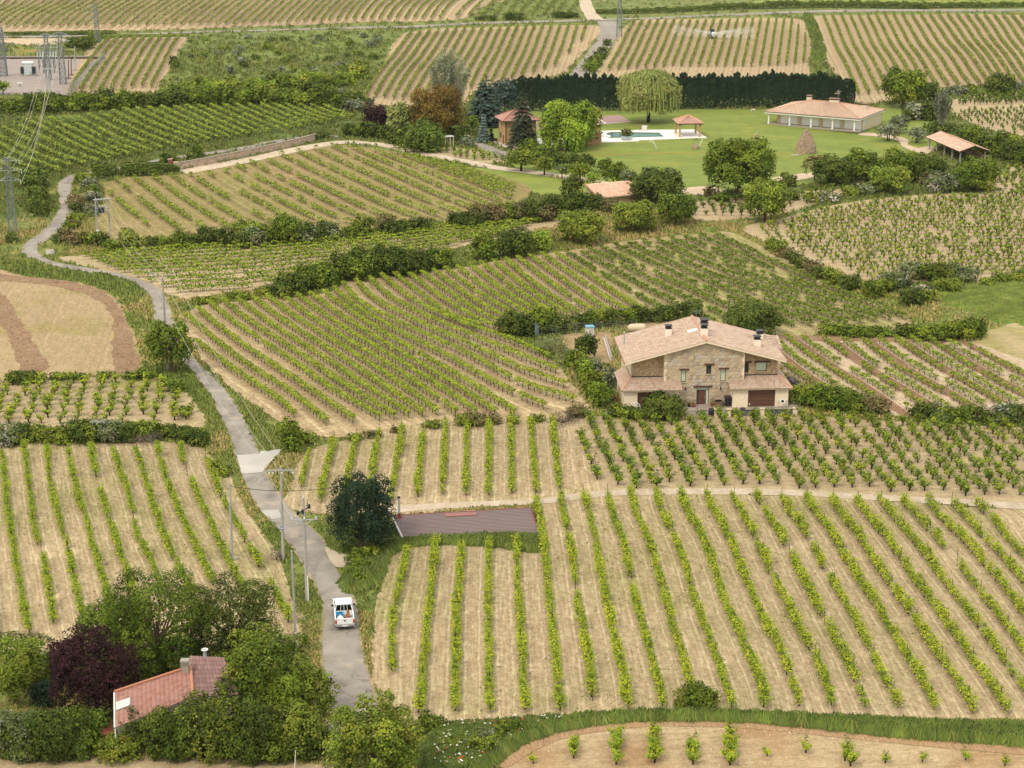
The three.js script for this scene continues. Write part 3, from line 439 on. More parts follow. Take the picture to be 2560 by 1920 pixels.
{ // the farthest slopes
  const f = field('far', [[-200, 84], [-200, -70], [1290, -70], [1200, 20], [1130, 50], [850, 58], [560, 70], [280, 78], [0, 84]], [
    [-6, [[40, -60], [-38, 16], [-118, 74]]], [0, [[225, -60], [121, 0], [13, 72]]], [19, [[590, -60], [517, 0], [428, 66]]], [33, [[865, -60], [797, 0], [739, 60]]], [40, [[985, -60], [924, 0], [883, 54]]], [50, [[1200, -60], [1145, 0], [1099, 50]]]]);
  vineyardSoil('vineyard_soil', f.poly, f.rows.filter((_, i) => i % 2 === 0), 5, { weeds: 0.06, seed: 99, base: [0.93, 0.89, 0.85] });
  farRows(f.rows, (i) => `${ord(i)} vine row from the far end on the slope beyond the service road`, 'vine rows on the farthest slope', { perM: 14, s: 0.5, wid: 0.8, h0: 0.3, h1: 1.55, gap: 0.01, pal: PAL.vineFar, step: 3, trunks: false });
  const p = pxPoly([[1150, 50], [1210, 20], [1300, -70], [1510, -70], [1455, 30], [1430, 44], [1300, 48]]);
  patch('vineyard_grass', p, 5, 0, M.grass, 12, (x, z) => mix3([0.8, 0.95, 0.6], [1.1, 1.1, 0.8], fbm(x * 0.08, z * 0.08, 3)), true);
  const rows = rowsOf([[0, [[1240, -60], [1190, 0], [1140, 46]]], [9, [[1490, -60], [1450, 0], [1420, 38]]]]);
  farRows(rows, (i) => `${ord(i)} vine row from the bare slope on the grassed plot by the dirt track`, 'vine rows on the grassed plot by the track', { perM: 14, s: 0.5, wid: 0.9, h0: 0.3, h1: 1.55, gap: 0.08, pal: PAL.vineFar, step: 3, trunks: false });
}
// ----- goblet vines -----
function gridPts(poly, vpx, a, b, acrossM, alongM, jit, seed) { // plants in lines that run toward the far point vpx on the horizon
  const A = G(a[0], a[1]), dir = V(vpx - 1280, 0, 0), d = ray(vpx, -420).setY(0).normalize(), n = V(-d.z, 0, d.x), R = rng(seed), out = [];
  for (let i = -60; i <= 60; i++) for (let j = -60; j <= 60; j++) { const x = A.x + n.x * i * acrossM + d.x * j * alongM + (R() - 0.5) * jit, z = A.z + n.z * i * acrossM + d.z * j * alongM + (R() - 0.5) * jit, r = R(); if (r > 0.05 && inside(poly, x, z)) out.push([x, z, i, j]); }
  return out;
}
const openSoil = (name, poly, cell, ang, o = {}) => { const sd = o.seed ?? 0; patch(name, poly, cell, 0, o.mat ?? M.soilOpen, 9, (x, z) => { const a = fbm(x * 0.09 + sd, z * 0.09, 4), c = fbm(x * 0.03 + 7, z * 0.03 + sd, 3); return mix3((o.base ?? [1, 1, 1]).map((q) => q * (0.86 + 0.28 * c)), o.weedCol ?? [0.66, 0.76, 0.44], sstep(0.75 - (o.weeds ?? 0.2), 1.1 - (o.weeds ?? 0.2), a) * 0.8); }, false, ang); };
const shows = (x, z) => { const p = onGround(x, z), s = ppm(p); const sx = 1280 + p.x * s; return sx > -25 && sx < 2585; };
{
  // before the house
  const poly = wobble(pxPoly([[1425, 1048], [1530, 1042], [1700, 1034], [1900, 1040], [2060, 1042], [2220, 1052], [2400, 1060], [2560, 1068], [2720, 1078], [2720, 1282], [2560, 1272], [2361, 1260], [2167, 1248], [1972, 1238], [1700, 1234], [1510, 1238], [1460, 1160]]), 0.4);
  openSoil('vineyard_soil', poly, 2, 0.15, { seed: 5, weeds: 0.12 });
  const inner = pxPoly([[1440, 1056], [1530, 1046], [1700, 1040], [1900, 1044], [2060, 1047], [2220, 1058], [2400, 1066], [2560, 1074], [2700, 1084], [2700, 1250], [2560, 1246], [2361, 1238], [2167, 1228], [1972, 1220], [1700, 1218], [1525, 1222], [1475, 1160]]);
  const geos = [0, 1, 2, 3, 4].map((k) => bushGeo(300 + k, [...PAL.vine, ...PAL.vine, ...PAL.vineDark], 190, 0.19)), grp = 'bush vines in the plot before the stone house';
  const pts = gridPts(inner, 758, [1429, 1052], 0, 1.95, 1.65, 0.35, 77).filter((p) => shows(p[0], p[1])).sort((a, b) => b[1] - a[1]);
  const lines = [...new Set(pts.map((p) => p[2]))].sort((a, b) => a - b), cnt = {}, R = rng(5), rest = [[], []];
  pts.forEach((p, k) => { const li = lines.indexOf(p[2]), n = cnt[li] = (cnt[li] ?? -1) + 1, s = 0.92 + 0.36 * R(); if (k < 170) bushVine(geos[k % 5], p[0], p[1], s, R() * 6.28, `${ord(n)} bush vine from the track in line ${ord(li)} of the plot before the house`, grp); else rest[k % 2].push([p[0], p[1], s]); });
  rest.forEach((r, k) => bushMass('bush_vines', 'bush vines close under the stone house, thinning out along the track', r, withStock(geos[k], k)));
  // beside the road, far left
  const p2 = wobble(pxPoly([[-40, 950], [160, 944], [311, 940], [389, 944], [440, 960], [480, 995], [515, 1065], [430, 1072], [200, 1078], [-40, 1080]]), 0.4);
  openSoil('vineyard_soil', p2, 2, -0.1, { seed: 9, weeds: 0.3 });
  const g2 = [0, 1, 2, 3].map((k) => bushGeo(340 + k, [...PAL.vineBright, ...PAL.vine], 130, 0.22));
  const q2 = gridPts(pxPoly([[-10, 958], [311, 950], [389, 952], [430, 966], [462, 998], [490, 1040], [430, 1058], [200, 1062], [-10, 1066]]), 640, [30, 962], 0, 1.9, 2.3, 0.7, 99).filter((p) => shows(p[0], p[1])).sort((a, b) => b[1] - a[1]);
  const l2 = [...new Set(q2.map((p) => p[2]))].sort((a, b) => a - b), c2 = {}, R2 = rng(15);
  q2.slice(0, 100).forEach((p, k) => { const li = l2.indexOf(p[2]), n = c2[li] = (c2[li] ?? -1) + 1; bushVine(g2[k % 4], p[0], p[1], 0.9 + 0.45 * R2(), R2() * 6.28, `${ord(n)} bush vine from the brush strip, line ${ord(li)}, below the ploughed field`, 'bush vines below the ploughed field'); });
  // young vines at the bottom edge
  const p3 = wobble(pxPoly([[1250, 1925], [1330, 1872], [1420, 1838], [1560, 1816], [1700, 1808], [1900, 1816], [2150, 1842], [2400, 1868], [2600, 1888], [2700, 2010], [1230, 2010]]), 0.3);
  patch('headland_soil', p3, 1.5, 0, M.soilOpen, 9, (x, z) => { const c = fbm(x * 0.03 + 7, z * 0.1, 3), a = fbm(x * 0.2, z * 0.2, 4); return mix3([0.98, 0.95, 0.92].map((q) => q * (0.86 + 0.28 * c)), [0.84, 0.68, 0.56], sstep(0.45, 0.65, a)); }, false, -0.12);
  const g3 = [0, 1, 2].map((k) => bushGeo(370 + k, PAL.vineBright, 260, 0.16));
  const line = (x, y0, y1) => { const o = []; for (let y = y0; y < y1; y += 13) o.push([x + ((y * 7) % 5) - 2, y]); return o; }, spots = [line(1540, 1846, 1918), line(1634, 1842, 1918), line(1434, 1870, 1898), line(1733, 1872, 1918), line(1826, 1848, 1918), [[1918, 1890]], [[2014, 1882], [2116, 1886], [2112, 1902], [2126, 1915]], [[2213, 1908]], [[2306, 1905]], [[2414, 1900]], [[2512, 1915]], [[1334, 1908]]];
  const R3 = rng(25); spots.forEach((col, c) => col.forEach(([x, y], k) => { const p = G(x, y); bushVine(g3[(c + k) % 3], p.x, p.z, (col.length > 1 ? 0.85 : 0.6) + 0.25 * R3(), R3() * 6.28, `${ord(k)} young vine below the grass bank in ${ord(c)} line by the tyre tracks`, 'young vines below the grass bank'); }));
  // dotted field beyond the ditch
  const p4 = wobble(pxPoly([[1862, 566], [1960, 545], [2050, 519], [2150, 502], [2283, 488], [2516, 476], [2640, 480], [2640, 700], [2400, 702], [2170, 708], [2080, 672], [1990, 640], [1900, 600]]), 0.6);
  openSoil('vineyard_soil', p4, 3, 0.3, { seed: 13, weeds: 0.08 });
  const g4 = [withStock(bushGeo(400, [...PAL.vine, ...PAL.vineDark], 80, 0.28), 0), withStock(bushGeo(401, PAL.vine, 80, 0.28), 1)];
  const q4 = gridPts(pxPoly([[1900, 568], [1990, 545], [2070, 525], [2170, 510], [2283, 498], [2516, 486], [2640, 488], [2640, 692], [2400, 694], [2180, 700], [2095, 665], [2000, 632], [1920, 598]]), 900, [2000, 560], 0, 1.55, 2.5, 0.4, 123);
  g4.forEach((g, k) => bushMass('bush_vines', 'dotted bush vines on pale soil beyond the ditch', q4.filter((_, i) => i % 2 === k).map(([x, z], i) => [x, z, 0.72 + 0.35 * hash2(i, 5)]), g));
  const small = (pts, soil, vp, a, al, lab, n, sd) => { const P = wobble(pxPoly(soil), 0.5); openSoil('vineyard_soil', P, 3, 0.4, { seed: sd, weeds: 0.2 }); bushMass('bush_vines', lab, gridPts(pxPoly(pts), vp, pts[0], 0, a, al, 0.6, sd).map(([x, z], i) => [x, z, 0.85 + 0.4 * hash2(i, 5)]), withStock(bushGeo(410 + sd, PAL.vineDark, 40, 0.38), 1)); };
  small([[2380, 300], [2400, 282], [2560, 272], [2640, 275], [2640, 338], [2520, 330], [2430, 308]], [[2365, 262], [2440, 236], [2560, 228], [2700, 230], [2700, 345], [2560, 340], [2490, 330], [2420, 305]], 1500, 2.0, 3.2, 'small dark bush vines in the plot beyond the open barn', 0, 17);
  bushMass('bush_vines', 'dense low vines in the strip under the edge of the far field', gridPts(pxPoly([[2385, 262], [2445, 240], [2560, 232], [2640, 233], [2640, 256], [2480, 262]]), 1500, [2400, 260], 0, 1.7, 2.4, 0.6, 19).map(([x, z], i) => [x, z, 1 + 0.3 * hash2(i, 5)]), withStock(bushGeo(431, PAL.vineDark, 40, 0.38), 0));
  small([[1730, 512], [1790, 500], [1880, 494], [2080, 476], [2120, 480], [2060, 500], [1960, 528], [1850, 540], [1740, 540]], [[1720, 512], [1790, 498], [1880, 490], [2090, 472], [2140, 478], [2060, 505], [1960, 535], [1850, 548], [1730, 548]], 1400, 1.7, 3.0, 'low vines in the small plot behind the round trees', 0, 21);
  small([[2470, 452], [2520, 424], [2600, 414], [2600, 482], [2520, 474]], [[2460, 455], [2520, 420], [2620, 408], [2620, 486], [2520, 478]], 1500, 1.7, 2.4, 'dense vines beyond the dark trees beside the barn', 0, 27);
  small([[968, 370], [1080, 368], [1250, 392], [1258, 404], [1180, 400], [1060, 384]], [[955, 364], [1080, 362], [1262, 388], [1262, 408], [1180, 404], [1060, 388]], 1100, 1.5, 2.6, 'little weedy vines between the two farm tracks', 0, 29);
}
// ---------- roads, yards, lawns ----------
const turnedPolys = [], clodded = bare.slice();
const roadTone = (x, z) => { const a = fbm(x * 0.12, z * 0.12, 4), b = fbm(x * 0.5 + 3, z * 0.5, 3), k = 0.82 + 0.3 * a; return mix3([k, k * 0.99, k * 0.98], [1.12, 1.06, 0.96], sstep(0.58, 0.78, b) * 0.45); };
const sandy = (x, z) => { const a = fbm(x * 0.15, z * 0.15, 4), k = 0.88 + 0.26 * a; return [k, k, k]; };
const roadL = [[846, 1850], [828, 1766], [807, 1630], [812, 1530], [793, 1467], [758, 1408], [715, 1346], [676, 1300], [640, 1256], [606, 1188], [591, 1138], [568, 1079], [533, 1002], [490, 939], [446, 890], [410, 845], [391, 810], [384, 770], [367, 735], [338, 708], [280, 690], [175, 675], [110, 658], [68, 642], [56, 628], [64, 608], [92, 588], [128, 556], [148, 521], [146, 476], [150, 457], [168, 440], [204, 432]];
const roadR = [[958, 1850], [946, 1778], [904, 1630], [887, 1509], [868, 1467], [838, 1420], [806, 1352], [760, 1305], [712, 1258], [666, 1188], [646, 1130], [626, 1079], [583, 1002], [536, 945], [482, 895], [444, 845], [430, 805], [424, 772], [410, 738], [380, 712], [311, 687], [187, 664], [128, 652], [100, 636], [92, 624], [98, 612], [122, 596], [163, 562], [179, 527], [175, 478], [178, 462], [186, 448], [208, 438]];
{
  const poly = ribbonPoly(roadL, roadR, 5);
  patch('road', poly, 1.4, 0.03, M.asphalt, 13, roadTone);
  patch('road_shoulder', ribbonPoly(roadL.map(([x, y], i) => { const s = ppm(G(x, y)); return [x - s * (0.05 + 0.3 * hash2(i, 1)), y]; }), roadR.map(([x, y], i) => { const s = ppm(G(x, y)); return [x + s * (0.05 + 0.3 * hash2(i, 2)), y]; }), 5), 1.6, 0.005, M.dirt, 6, (x, z) => mix3([0.74, 0.69, 0.6], [0.5, 0.53, 0.34], sstep(0.4, 0.58, fbm(x * 0.4, z * 0.4, 3))));
  // concrete slab across the road, small concrete patch
  patch('concrete_slab', pxPoly([[592, 1139], [648, 1136], [652, 1129], [706, 1124], [676, 1160], [656, 1182], [604, 1187]], 0), 1.5, 0.075, M.concrete, 8, (x, z) => sandy(x, z).map((v) => v * 0.8));
  patch('concrete_slab', pxPoly([[653, 1277], [696, 1275], [706, 1296], [672, 1300]], 0), 1.5, 0.06, M.concrete, 8, (x, z) => sandy(x, z).map((v) => v * 0.75));
  // apron to the shed
  patch('dirt_apron', pxPoly([[812, 1368], [838, 1378], [880, 1392], [905, 1400], [880, 1412], [846, 1420], [825, 1400]], 3), 1.2, 0.045, M.dirt, 6, sandy);
  // farm tracks below the wall
  const tr = (c, w0, w1, name, mat, tone, dy) => { const s = c.map(([x, y], i) => { const p = G(x, y); return [p.x, p.z, lerp(w0, w1, i / (c.length - 1))]; }), sp = spline(s, 5), L = [], R2 = []; sp.forEach((q, i) => { const a = sp[Math.max(0, i - 1)], b = sp[Math.min(sp.length - 1, i + 1)], dx = b[0] - a[0], dz = b[1] - a[1], l = Math.hypot(dx, dz) || 1; L.push([q[0] - dz / l * q[2] / 2, q[1] + dx / l * q[2] / 2]); R2.push([q[0] + dz / l * q[2] / 2, q[1] - dx / l * q[2] / 2]); }); return patch(name, [...L, ...R2.reverse()], 1.6, dy, mat, 6, tone); };
  tr([[452, 431], [540, 415], [640, 396], [740, 374], [850, 356], [910, 358], [970, 364], [1030, 378], [1068, 387], [1140, 400], [1180, 408], [1258, 422], [1355, 434], [1472, 452], [1560, 468], [1640, 478]], 4.5, 3.6, 'farm_track', M.dirt, sandy, 0.04);
  tr([[204, 434], [240, 432], [290, 422], [360, 410], [400, 402], [470, 390], [600, 372], [700, 352], [790, 340], [850, 342]], 2.6, 2.6, 'farm_track', M.asphalt, roadTone, 0.05);
  patch('driveway', pxPoly([[1172, 355], [1206, 358], [1250, 374], [1296, 390], [1276, 402], [1250, 396], [1210, 378]], 2), 1.6, 0.045, M.asphalt, 6, roadTone);
  // far service road, side road, tracks
  tr([[-60, 95], [20, 92], [180, 91], [330, 87], [500, 80], [700, 75], [860, 70], [1005, 68], [1120, 62], [1239, 57], [1400, 53], [1511, 49], [1620, 46], [1710, 42], [1880, 35], [2030, 29], [2280, 26], [2560, 25], [2760, 24]], 6.2, 6.5, 'road', M.asphalt, (x, z) => roadTone(x, z).map((v) => v * 1.05), 0.04);
  tr([[1512, 52], [1522, 62], [1524, 78], [1515, 100], [1494, 130], [1470, 160], [1440, 200]], 7.5, 5.5, 'road', M.asphalt, roadTone, 0.06);
  tr([[1490, 50], [1476, 34], [1466, 16], [1460, -10], [1452, -50]], 6, 4.5, 'dirt_track', M.dirt, sandy, 0.06);
  patch('sandy_ground', pxPoly([[-40, 97], [120, 96], [165, 98], [172, 104], [100, 114], [20, 108], [-40, 104]], 3), 4, 0.01, M.dirt, 8, (x, z) => [1.0, 0.93, 0.82]);
  // bare headlands and pale paths
  patch('sandy_ground', pxPoly([[2420, 850], [2445, 836], [2560, 800], [2720, 780], [2720, 960], [2560, 903], [2480, 872]], 3), 3, -0.02, M.soilOpen, 9, (x, z) => mix3([1.02, 1, 0.97], [0.72, 0.8, 0.48], sstep(0.5, 0.72, fbm(x * 0.12, z * 0.12, 4))));
  patch('vineyard_headland', pxPoly([[978, 1268], [1100, 1258], [1328, 1248], [1510, 1226], [1710, 1221], [1972, 1224], [2167, 1236], [2361, 1246], [2560, 1258], [2720, 1266], [2720, 1282], [2560, 1274], [2361, 1261], [2167, 1250], [1972, 1239], [1710, 1237], [1520, 1241], [1420, 1253], [1328, 1262], [1100, 1272], [985, 1282]], 3), 1.6, 0.03, M.dirt, 6, (x, z) => sandy(x, z).map((v) => v * 0.93));
}
const lawnPoly = pxPoly([[1250, 305], [1300, 275], [1480, 270], [1700, 272], [1900, 274], [2110, 274], [2240, 268], [2300, 285], [2345, 312], [2360, 345], [2310, 395], [2220, 425], [2100, 445], [1960, 468], [1800, 476], [1680, 478], [1580, 470], [1480, 452], [1360, 432], [1270, 412], [1290, 390], [1240, 362], [1215, 330]], 4);
patch('lawn', lawnPoly, 1.2, 0.0, M.lawn, 14, (x, z) => { const a = fbm(x * 0.05, z * 0.05, 4), b = fbm(x * 0.2 + 9, z * 0.2, 3), st = 0.5 + 0.5 * Math.sin((x * 0.35 + z) * 1.6); let k = mix3([0.9, 1.0, 0.72], [1.12, 1.08, 0.95], a * 0.75 + st * 0.25); return mix3(k, [1.3, 1.08, 0.85], sstep(0.56, 0.74, b) * 0.6); }, false, 0.3, poolHole);
patch('lawn', pxPoly([[1130, 424], [1200, 420], [1300, 432], [1400, 446], [1480, 462], [1500, 480], [1430, 492], [1340, 486], [1250, 470], [1160, 445]], 4), 3, -0.01, M.lawn, 14, (x, z) => { const a = fbm(x * 0.08, z * 0.08, 4); return mix3([0.95, 1.05, 0.75], [1.3, 1.15, 0.9], a); });
// lush meadow and rough pasture
patch('meadow', pxPoly([[2330, 735], [2450, 712], [2600, 690], [2720, 690], [2720, 850], [2560, 815], [2470, 800], [2410, 775]], 3), 3, -0.02, M.grass, 14, (x, z) => mix3([0.42, 0.95, 0.16], [0.75, 1.15, 0.3], fbm(x * 0.1, z * 0.1, 4)));
patch('pasture', pxPoly([[468, 88], [700, 82], [1000, 74], [1008, 86], [940, 190], [890, 250], [640, 250], [400, 245], [385, 225], [440, 140]], 3), 4, -0.02, M.grass, 18, (x, z) => { const a = fbm(x * 0.03, z * 0.03, 4), b = fbm(x * 0.1, z * 0.1, 4); return mix3(mix3([0.72, 0.9, 0.5], [1.05, 1.15, 0.7], a), [1.2, 1.05, 0.75], sstep(0.55, 0.75, b) * 0.7); }, true);
// ploughed field with freshly turned bands
{
  const p = wobble(pxPoly([[-40, 684], [70, 692], [170, 702], [260, 726], [310, 780], [340, 860], [352, 922], [290, 938], [100, 944], [-40, 950]]), 0.5);
  clodded.push([p, bounds(p)]); patch('ploughed_field', p, 2, 0, M.soilOpen, 9, (x, z) => { const a = fbm(x * 0.08, z * 0.08 + 3, 4), c = fbm(x * 0.03, z * 0.03, 3); return mix3([0.86, 0.82, 0.74].map((q) => q * (0.84 + 0.32 * c)), [0.66, 0.68, 0.38], sstep(0.5, 0.68, a * 0.6 + 0.4 * fbm(x * 0.5, z * 0.5, 3)) * 0.9); }, false, 1.45);
  const turned = (pts) => { const pp = wobble(pxPoly(pts, 10), 0.7, 1.7); turnedPolys.push([pp, bounds(pp)]); patch('turned_soil', pp, 1.5, 0.035, M.plough, 5, (x, z) => { const k = 0.85 + 0.3 * fbm(x * 0.4, z * 0.4, 3); return [k, k * 0.97, k * 0.94]; }, false, 1.45); };
  turned([[-40, 683], [70, 693], [170, 704], [258, 729], [306, 784], [335, 862], [350, 918], [292, 930], [280, 880], [282, 800], [262, 762], [220, 738], [150, 718], [60, 706], [-40, 700]]);
  turned([[-20, 728], [18, 745], [50, 800], [86, 860], [118, 915], [60, 932], [36, 880], [16, 826], [-20, 780]]);
  turned([[1944, 838], [2060, 839], [2200, 841], [2330, 845], [2400, 850], [2330, 856], [2150, 853], [1990, 850], [1945, 848]]);
}
// headland tyre ruts along the lower bank
patch('headland_track', pxPoly([[1240, 1905], [1300, 1862], [1400, 1826], [1540, 1806], [1700, 1800], [1900, 1806], [2150, 1832], [2400, 1856], [2640, 1876], [2640, 1892], [2400, 1874], [2150, 1850], [1900, 1824], [1700, 1816], [1560, 1822], [1420, 1844], [1330, 1880], [1270, 1918]], 4), 1.2, 0.03, M.plough, 4, (x, z) => { const a = fbm(x * 0.3, z * 1.2, 3); return mix3([1.25, 1.2, 1.12], [1.55, 1.5, 1.42], a); }, false, -0.15);
patch('bare_soil', pxPoly([[-40, 1900], [300, 1890], [620, 1894], [760, 1906], [880, 1935], [880, 2020], [-40, 2020]], 3), 1.6, 0, M.soilOpen, 9, (x, z) => sandy(x, z).map((v) => v * 0.95));
patch('bare_soil', pxPoly([[590, 1500], [620, 1470], [700, 1470], [760, 1540], [780, 1600], [740, 1640], [640, 1600]], 3), 1.6, -0.03, M.soilOpen, 9, sandy, true);
// substation yard
patch('gravel_yard', pxPoly([[-60, 150], [60, 147], [150, 147], [225, 147], [262, 147], [220, 190], [172, 240], [80, 238], [-60, 237]], 0), 4, 0.0, M.concrete, 7, (x, z) => { const a = fbm(x * 0.3, z * 0.3, 4); return mix3([0.46, 0.405, 0.395], [0.62, 0.56, 0.54], a); });
// house forecourt, garden soil left of house
patch('forecourt', pxPoly([[1512, 1020], [1560, 1016], [1750, 1008], [1960, 1002], [2010, 1006], [2005, 1030], [1900, 1036], [1700, 1040], [1530, 1044], [1505, 1038]], 0), 1.6, 0.02, M.concrete, 6, (x, z) => [0.55, 0.5, 0.45]);
patch('bare_soil', pxPoly([[1400, 838], [1470, 832], [1530, 836], [1528, 900], [1505, 920], [1440, 900], [1410, 870]], 3), 1.6, 0.0, M.soilOpen, 9, (x, z) => [0.8, 0.72, 0.62]);
patch('lawn', pxPoly([[1478, 948], [1528, 940], [1535, 1002], [1500, 1008], [1485, 985]], 2), 1.6, 0.02, M.lawn, 14, (x, z) => [0.55, 1.05, 0.4]);
// pale stony garden paths
{
  const path = (pts) => patch('garden_path', pxPoly(pts, 3), 1.2, 0.03, M.dirt, 5, (x, z) => [1.08, 1.0, 0.98]);
  path([[2150, 332], [2200, 334], [2250, 342], [2272, 352], [2270, 362], [2300, 372], [2320, 384], [2290, 380], [2256, 366], [2245, 352], [2200, 342], [2150, 338]]);
  path([[1715, 470], [1770, 466], [1805, 476], [1795, 488], [1740, 488], [1700, 482]]);
  path([[1930, 446], [1960, 440], [2030, 432], [2030, 444], [1980, 452], [1940, 456]]);
  path([[2290, 372], [2330, 366], [2340, 376], [2310, 384]]);
}
{ // dry brown line worn across the lawn
  const c = [[1480, 392], [1545, 386], [1620, 383], [1700, 382], [1780, 380], [1860, 382], [1940, 384], [2010, 385]]; const a = c.map(([x, y]) => [x, y - 1.2]), b = c.map(([x, y]) => [x, y + 1.6]);
  patch('worn_path', ribbonPoly(a, b, 4), 1, 0.02, M.lawn, 6, () => [1.5, 1.0, 0.75], true);
}
// ---------- wild grass over the verges ----------
{
  const inBare = (x, z) => { for (const [p, b] of bare) if (x > b[0] && x < b[1] && z > b[2] && z < b[3] && inside(p, x, z)) return true; return false; };
  const tuft = (seed, n, h, spread, wd = 0.15) => { const R = rng(seed), L = new Leaves(); for (let k = 0; k < n; k++) { const a = R() * 6.283, r = spread * Math.sqrt(R()), hh = h * (0.6 + 0.7 * R()), le = 0.5 * R(); L.add(Math.cos(a) * r, hh * 0.45, Math.sin(a) * r, Math.cos(a) * 0.8, 0.7, Math.sin(a) * 0.8, hh, [0.85 + 0.35 * R(), 0.85 + 0.3 * R(), 0.9], R, wd, Math.cos(a) * le, 1, Math.sin(a) * le); } return L.geo(); };
  M.blade = new THREE.MeshPhysicalMaterial({ color: 0xffffff, vertexColors: true, roughness: 0.8, side: THREE.DoubleSide, specularIntensity: 0.3, transmission: 0.2, thickness: 0 });
  const R = rng(4242), near = [], far = [];
  const cols = [[0.17, 0.225, 0.045], [0.22, 0.255, 0.065], [0.30, 0.295, 0.09], [0.42, 0.34, 0.155], [0.13, 0.185, 0.04]];
  const emit = (list, x, z, s, lush) => { const a = fbm(x * 0.05 + 11, z * 0.05, 4), b = R(); let c = a < 0.43 ? cols[b < 0.6 ? 0 : 4] : a < 0.52 ? cols[b < 0.5 ? 1 : 0] : cols[b < 0.5 ? 2 : b < 0.8 ? 3 : 1]; if (z < -330) c = cols[b < 0.45 ? 4 : b < 0.8 ? 0 : 1].map((v) => v * 0.85); if (lush) c = cols[b < 0.35 ? 0 : b < 0.85 ? 4 : 1].map((v) => v * (0.6 + 0.45 * fbm(x * 0.5, z * 0.5, 3))); const k = 0.8 + 0.4 * R(); list.push([x, z, s * (0.6 + 0.8 * R()), c[0] * k, c[1] * k, c[2] * k]); };
  const put = (name, label, list, geo) => { const m = shadows(new THREE.InstancedMesh(geo, M.blade, list.length)), q = new THREE.Object3D(); m.name = name; list.forEach(([x, z, s, r, g, b], i) => { q.position.set(x, hgt(x, z) - 0.07, z); q.rotation.y = hash2(i, 5) * 6.28; q.scale.set(s, s, s); q.updateMatrix(); m.setMatrixAt(i, q.matrix); m.setColorAt(i, new THREE.Color(r, g, b)); }); m.userData = { kind: 'stuff', label, category: 'grass' }; scene.add(m); };
  for (let k = 0; k < 300000; k++) { // spread evenly over the picture
    const sx = R() * 2640 - 40, sy = R() * 1960 - 10, p = G(sx, sy); if (inBare(p.x, p.z)) continue;
    const d = depthOf(p), s = clamp(d / 230, 0.55, 2.4); if (fbm(p.x * 0.09, p.z * 0.09 + 50, 3) < 0.36 && R() < 0.75) continue;
    if (R() > clamp(2 - d / 420, 0.25, 1)) continue;
    emit(d < 300 ? near : far, p.x, p.z, s);
  }
  put('wild_grass', 'rough wild grass along the road and field edges', near, tuft(1, 9, 0.5, 0.42));
  put('wild_grass', 'rough grass over the far verges and pasture', far, tuft(2, 7, 0.42, 0.5));
  // tall lush banks: [pixels of outline, number, height]
  const bank = (label, pts, n, h, tone = 1.15) => { const poly = pxPoly(pts, 3), b = bounds(poly), l = []; let g = 0; while (l.length < n && g++ < n * 8) { const x = lerp(b[0], b[1], R()), z = lerp(b[2], b[3], R()); if (inside(poly, x, z)) { emit(l, x, z, 0.75 + 0.5 * R(), true); const q = l[l.length - 1]; q[3] *= tone; q[4] *= tone; q[5] *= tone; } } put(numbered('tall_grass'), label, l, tuft(10 + n % 7, 34, h * 0.8, 0.5, 0.06)); };
  bank('tall dark green grass on the bank below the large vineyard', [[1080, 1850], [1130, 1824], [1250, 1816], [1400, 1806], [1600, 1793], [1800, 1792], [2000, 1800], [2200, 1810], [2400, 1820], [2700, 1824], [2700, 1866], [2400, 1848], [2250, 1838], [2050, 1816], [1900, 1802], [1700, 1796], [1550, 1800], [1400, 1822], [1300, 1856], [1240, 1895], [1180, 1940], [1080, 1940], [1060, 1900]], 14000, 0.85);
  bank('tall grass bank along the front of the brown shed', [[880, 1440], [930, 1395], [985, 1362], [1020, 1356], [1120, 1351], [1230, 1346], [1300, 1346], [1350, 1352], [1354, 1372], [1330, 1378], [1260, 1366], [1180, 1360], [1085, 1358], [1000, 1370], [960, 1398], [940, 1450], [880, 1480], [862, 1460]], 6000, 0.75);
  { const g = new THREE.IcosahedronGeometry(0.09, 0), l = [], poly = pxPoly([[1090, 1860], [1150, 1822], [1300, 1812], [1420, 1806], [1300, 1850], [1240, 1890], [1180, 1930], [1090, 1930]], 3), b = bounds(poly), q = new THREE.Object3D(); while (l.length < 260) { const x = lerp(b[0], b[1], R()), z = lerp(b[2], b[3], R()); if (inside(poly, x, z)) l.push([x, z]); } const m = shadows(new THREE.InstancedMesh(g, std(0xffffff, 0.8), l.length)); m.name = 'wild_flowers'; l.forEach(([x, z], i) => { q.position.set(x, hgt(x, z) + 0.55 + 0.4 * R(), z); const s = 0.5 + 0.7 * R(); q.scale.set(s, s * 0.6, s); q.updateMatrix(); m.setMatrixAt(i, q.matrix); m.setColorAt(i, i % 4 ? new THREE.Color(0.62, 0.6, 0.5) : new THREE.Color(0.6, 0.07, 0.03)); }); m.userData = { kind: 'stuff', label: 'red poppies and white umbels in the bank grass', category: 'flowers' }; scene.add(m); }
  bank('grassy ditch between the tractor field and the striped field', [[2008, 40], [2030, 40], [2044, 75], [2058, 110], [2060, 150], [2030, 160], [2030, 120], [2022, 80]], 700, 1.5);
  { // clods on the worked soil
    const clod = (name, label, list, geo, mat) => { const m = shadows(new THREE.InstancedMesh(geo, mat, list.length)), q = new THREE.Object3D(); m.name = name; list.forEach(([x, z, s], i) => { q.position.set(x, hgt(x, z) + s * 0.2, z); q.rotation.set(hash2(i, 1) * 6, hash2(i, 2) * 6, 0); q.scale.set(s, s * 0.7, s * 0.85); q.updateMatrix(); m.setMatrixAt(i, q.matrix); const k = 0.62 + 0.5 * hash2(i, 3); m.setColorAt(i, new THREE.Color(k, k, k)); }); m.userData = { kind: 'stuff', label, category: 'soil clods' }; scene.add(m); };
    const g = new THREE.IcosahedronGeometry(1, 0), l = [], l2 = [];
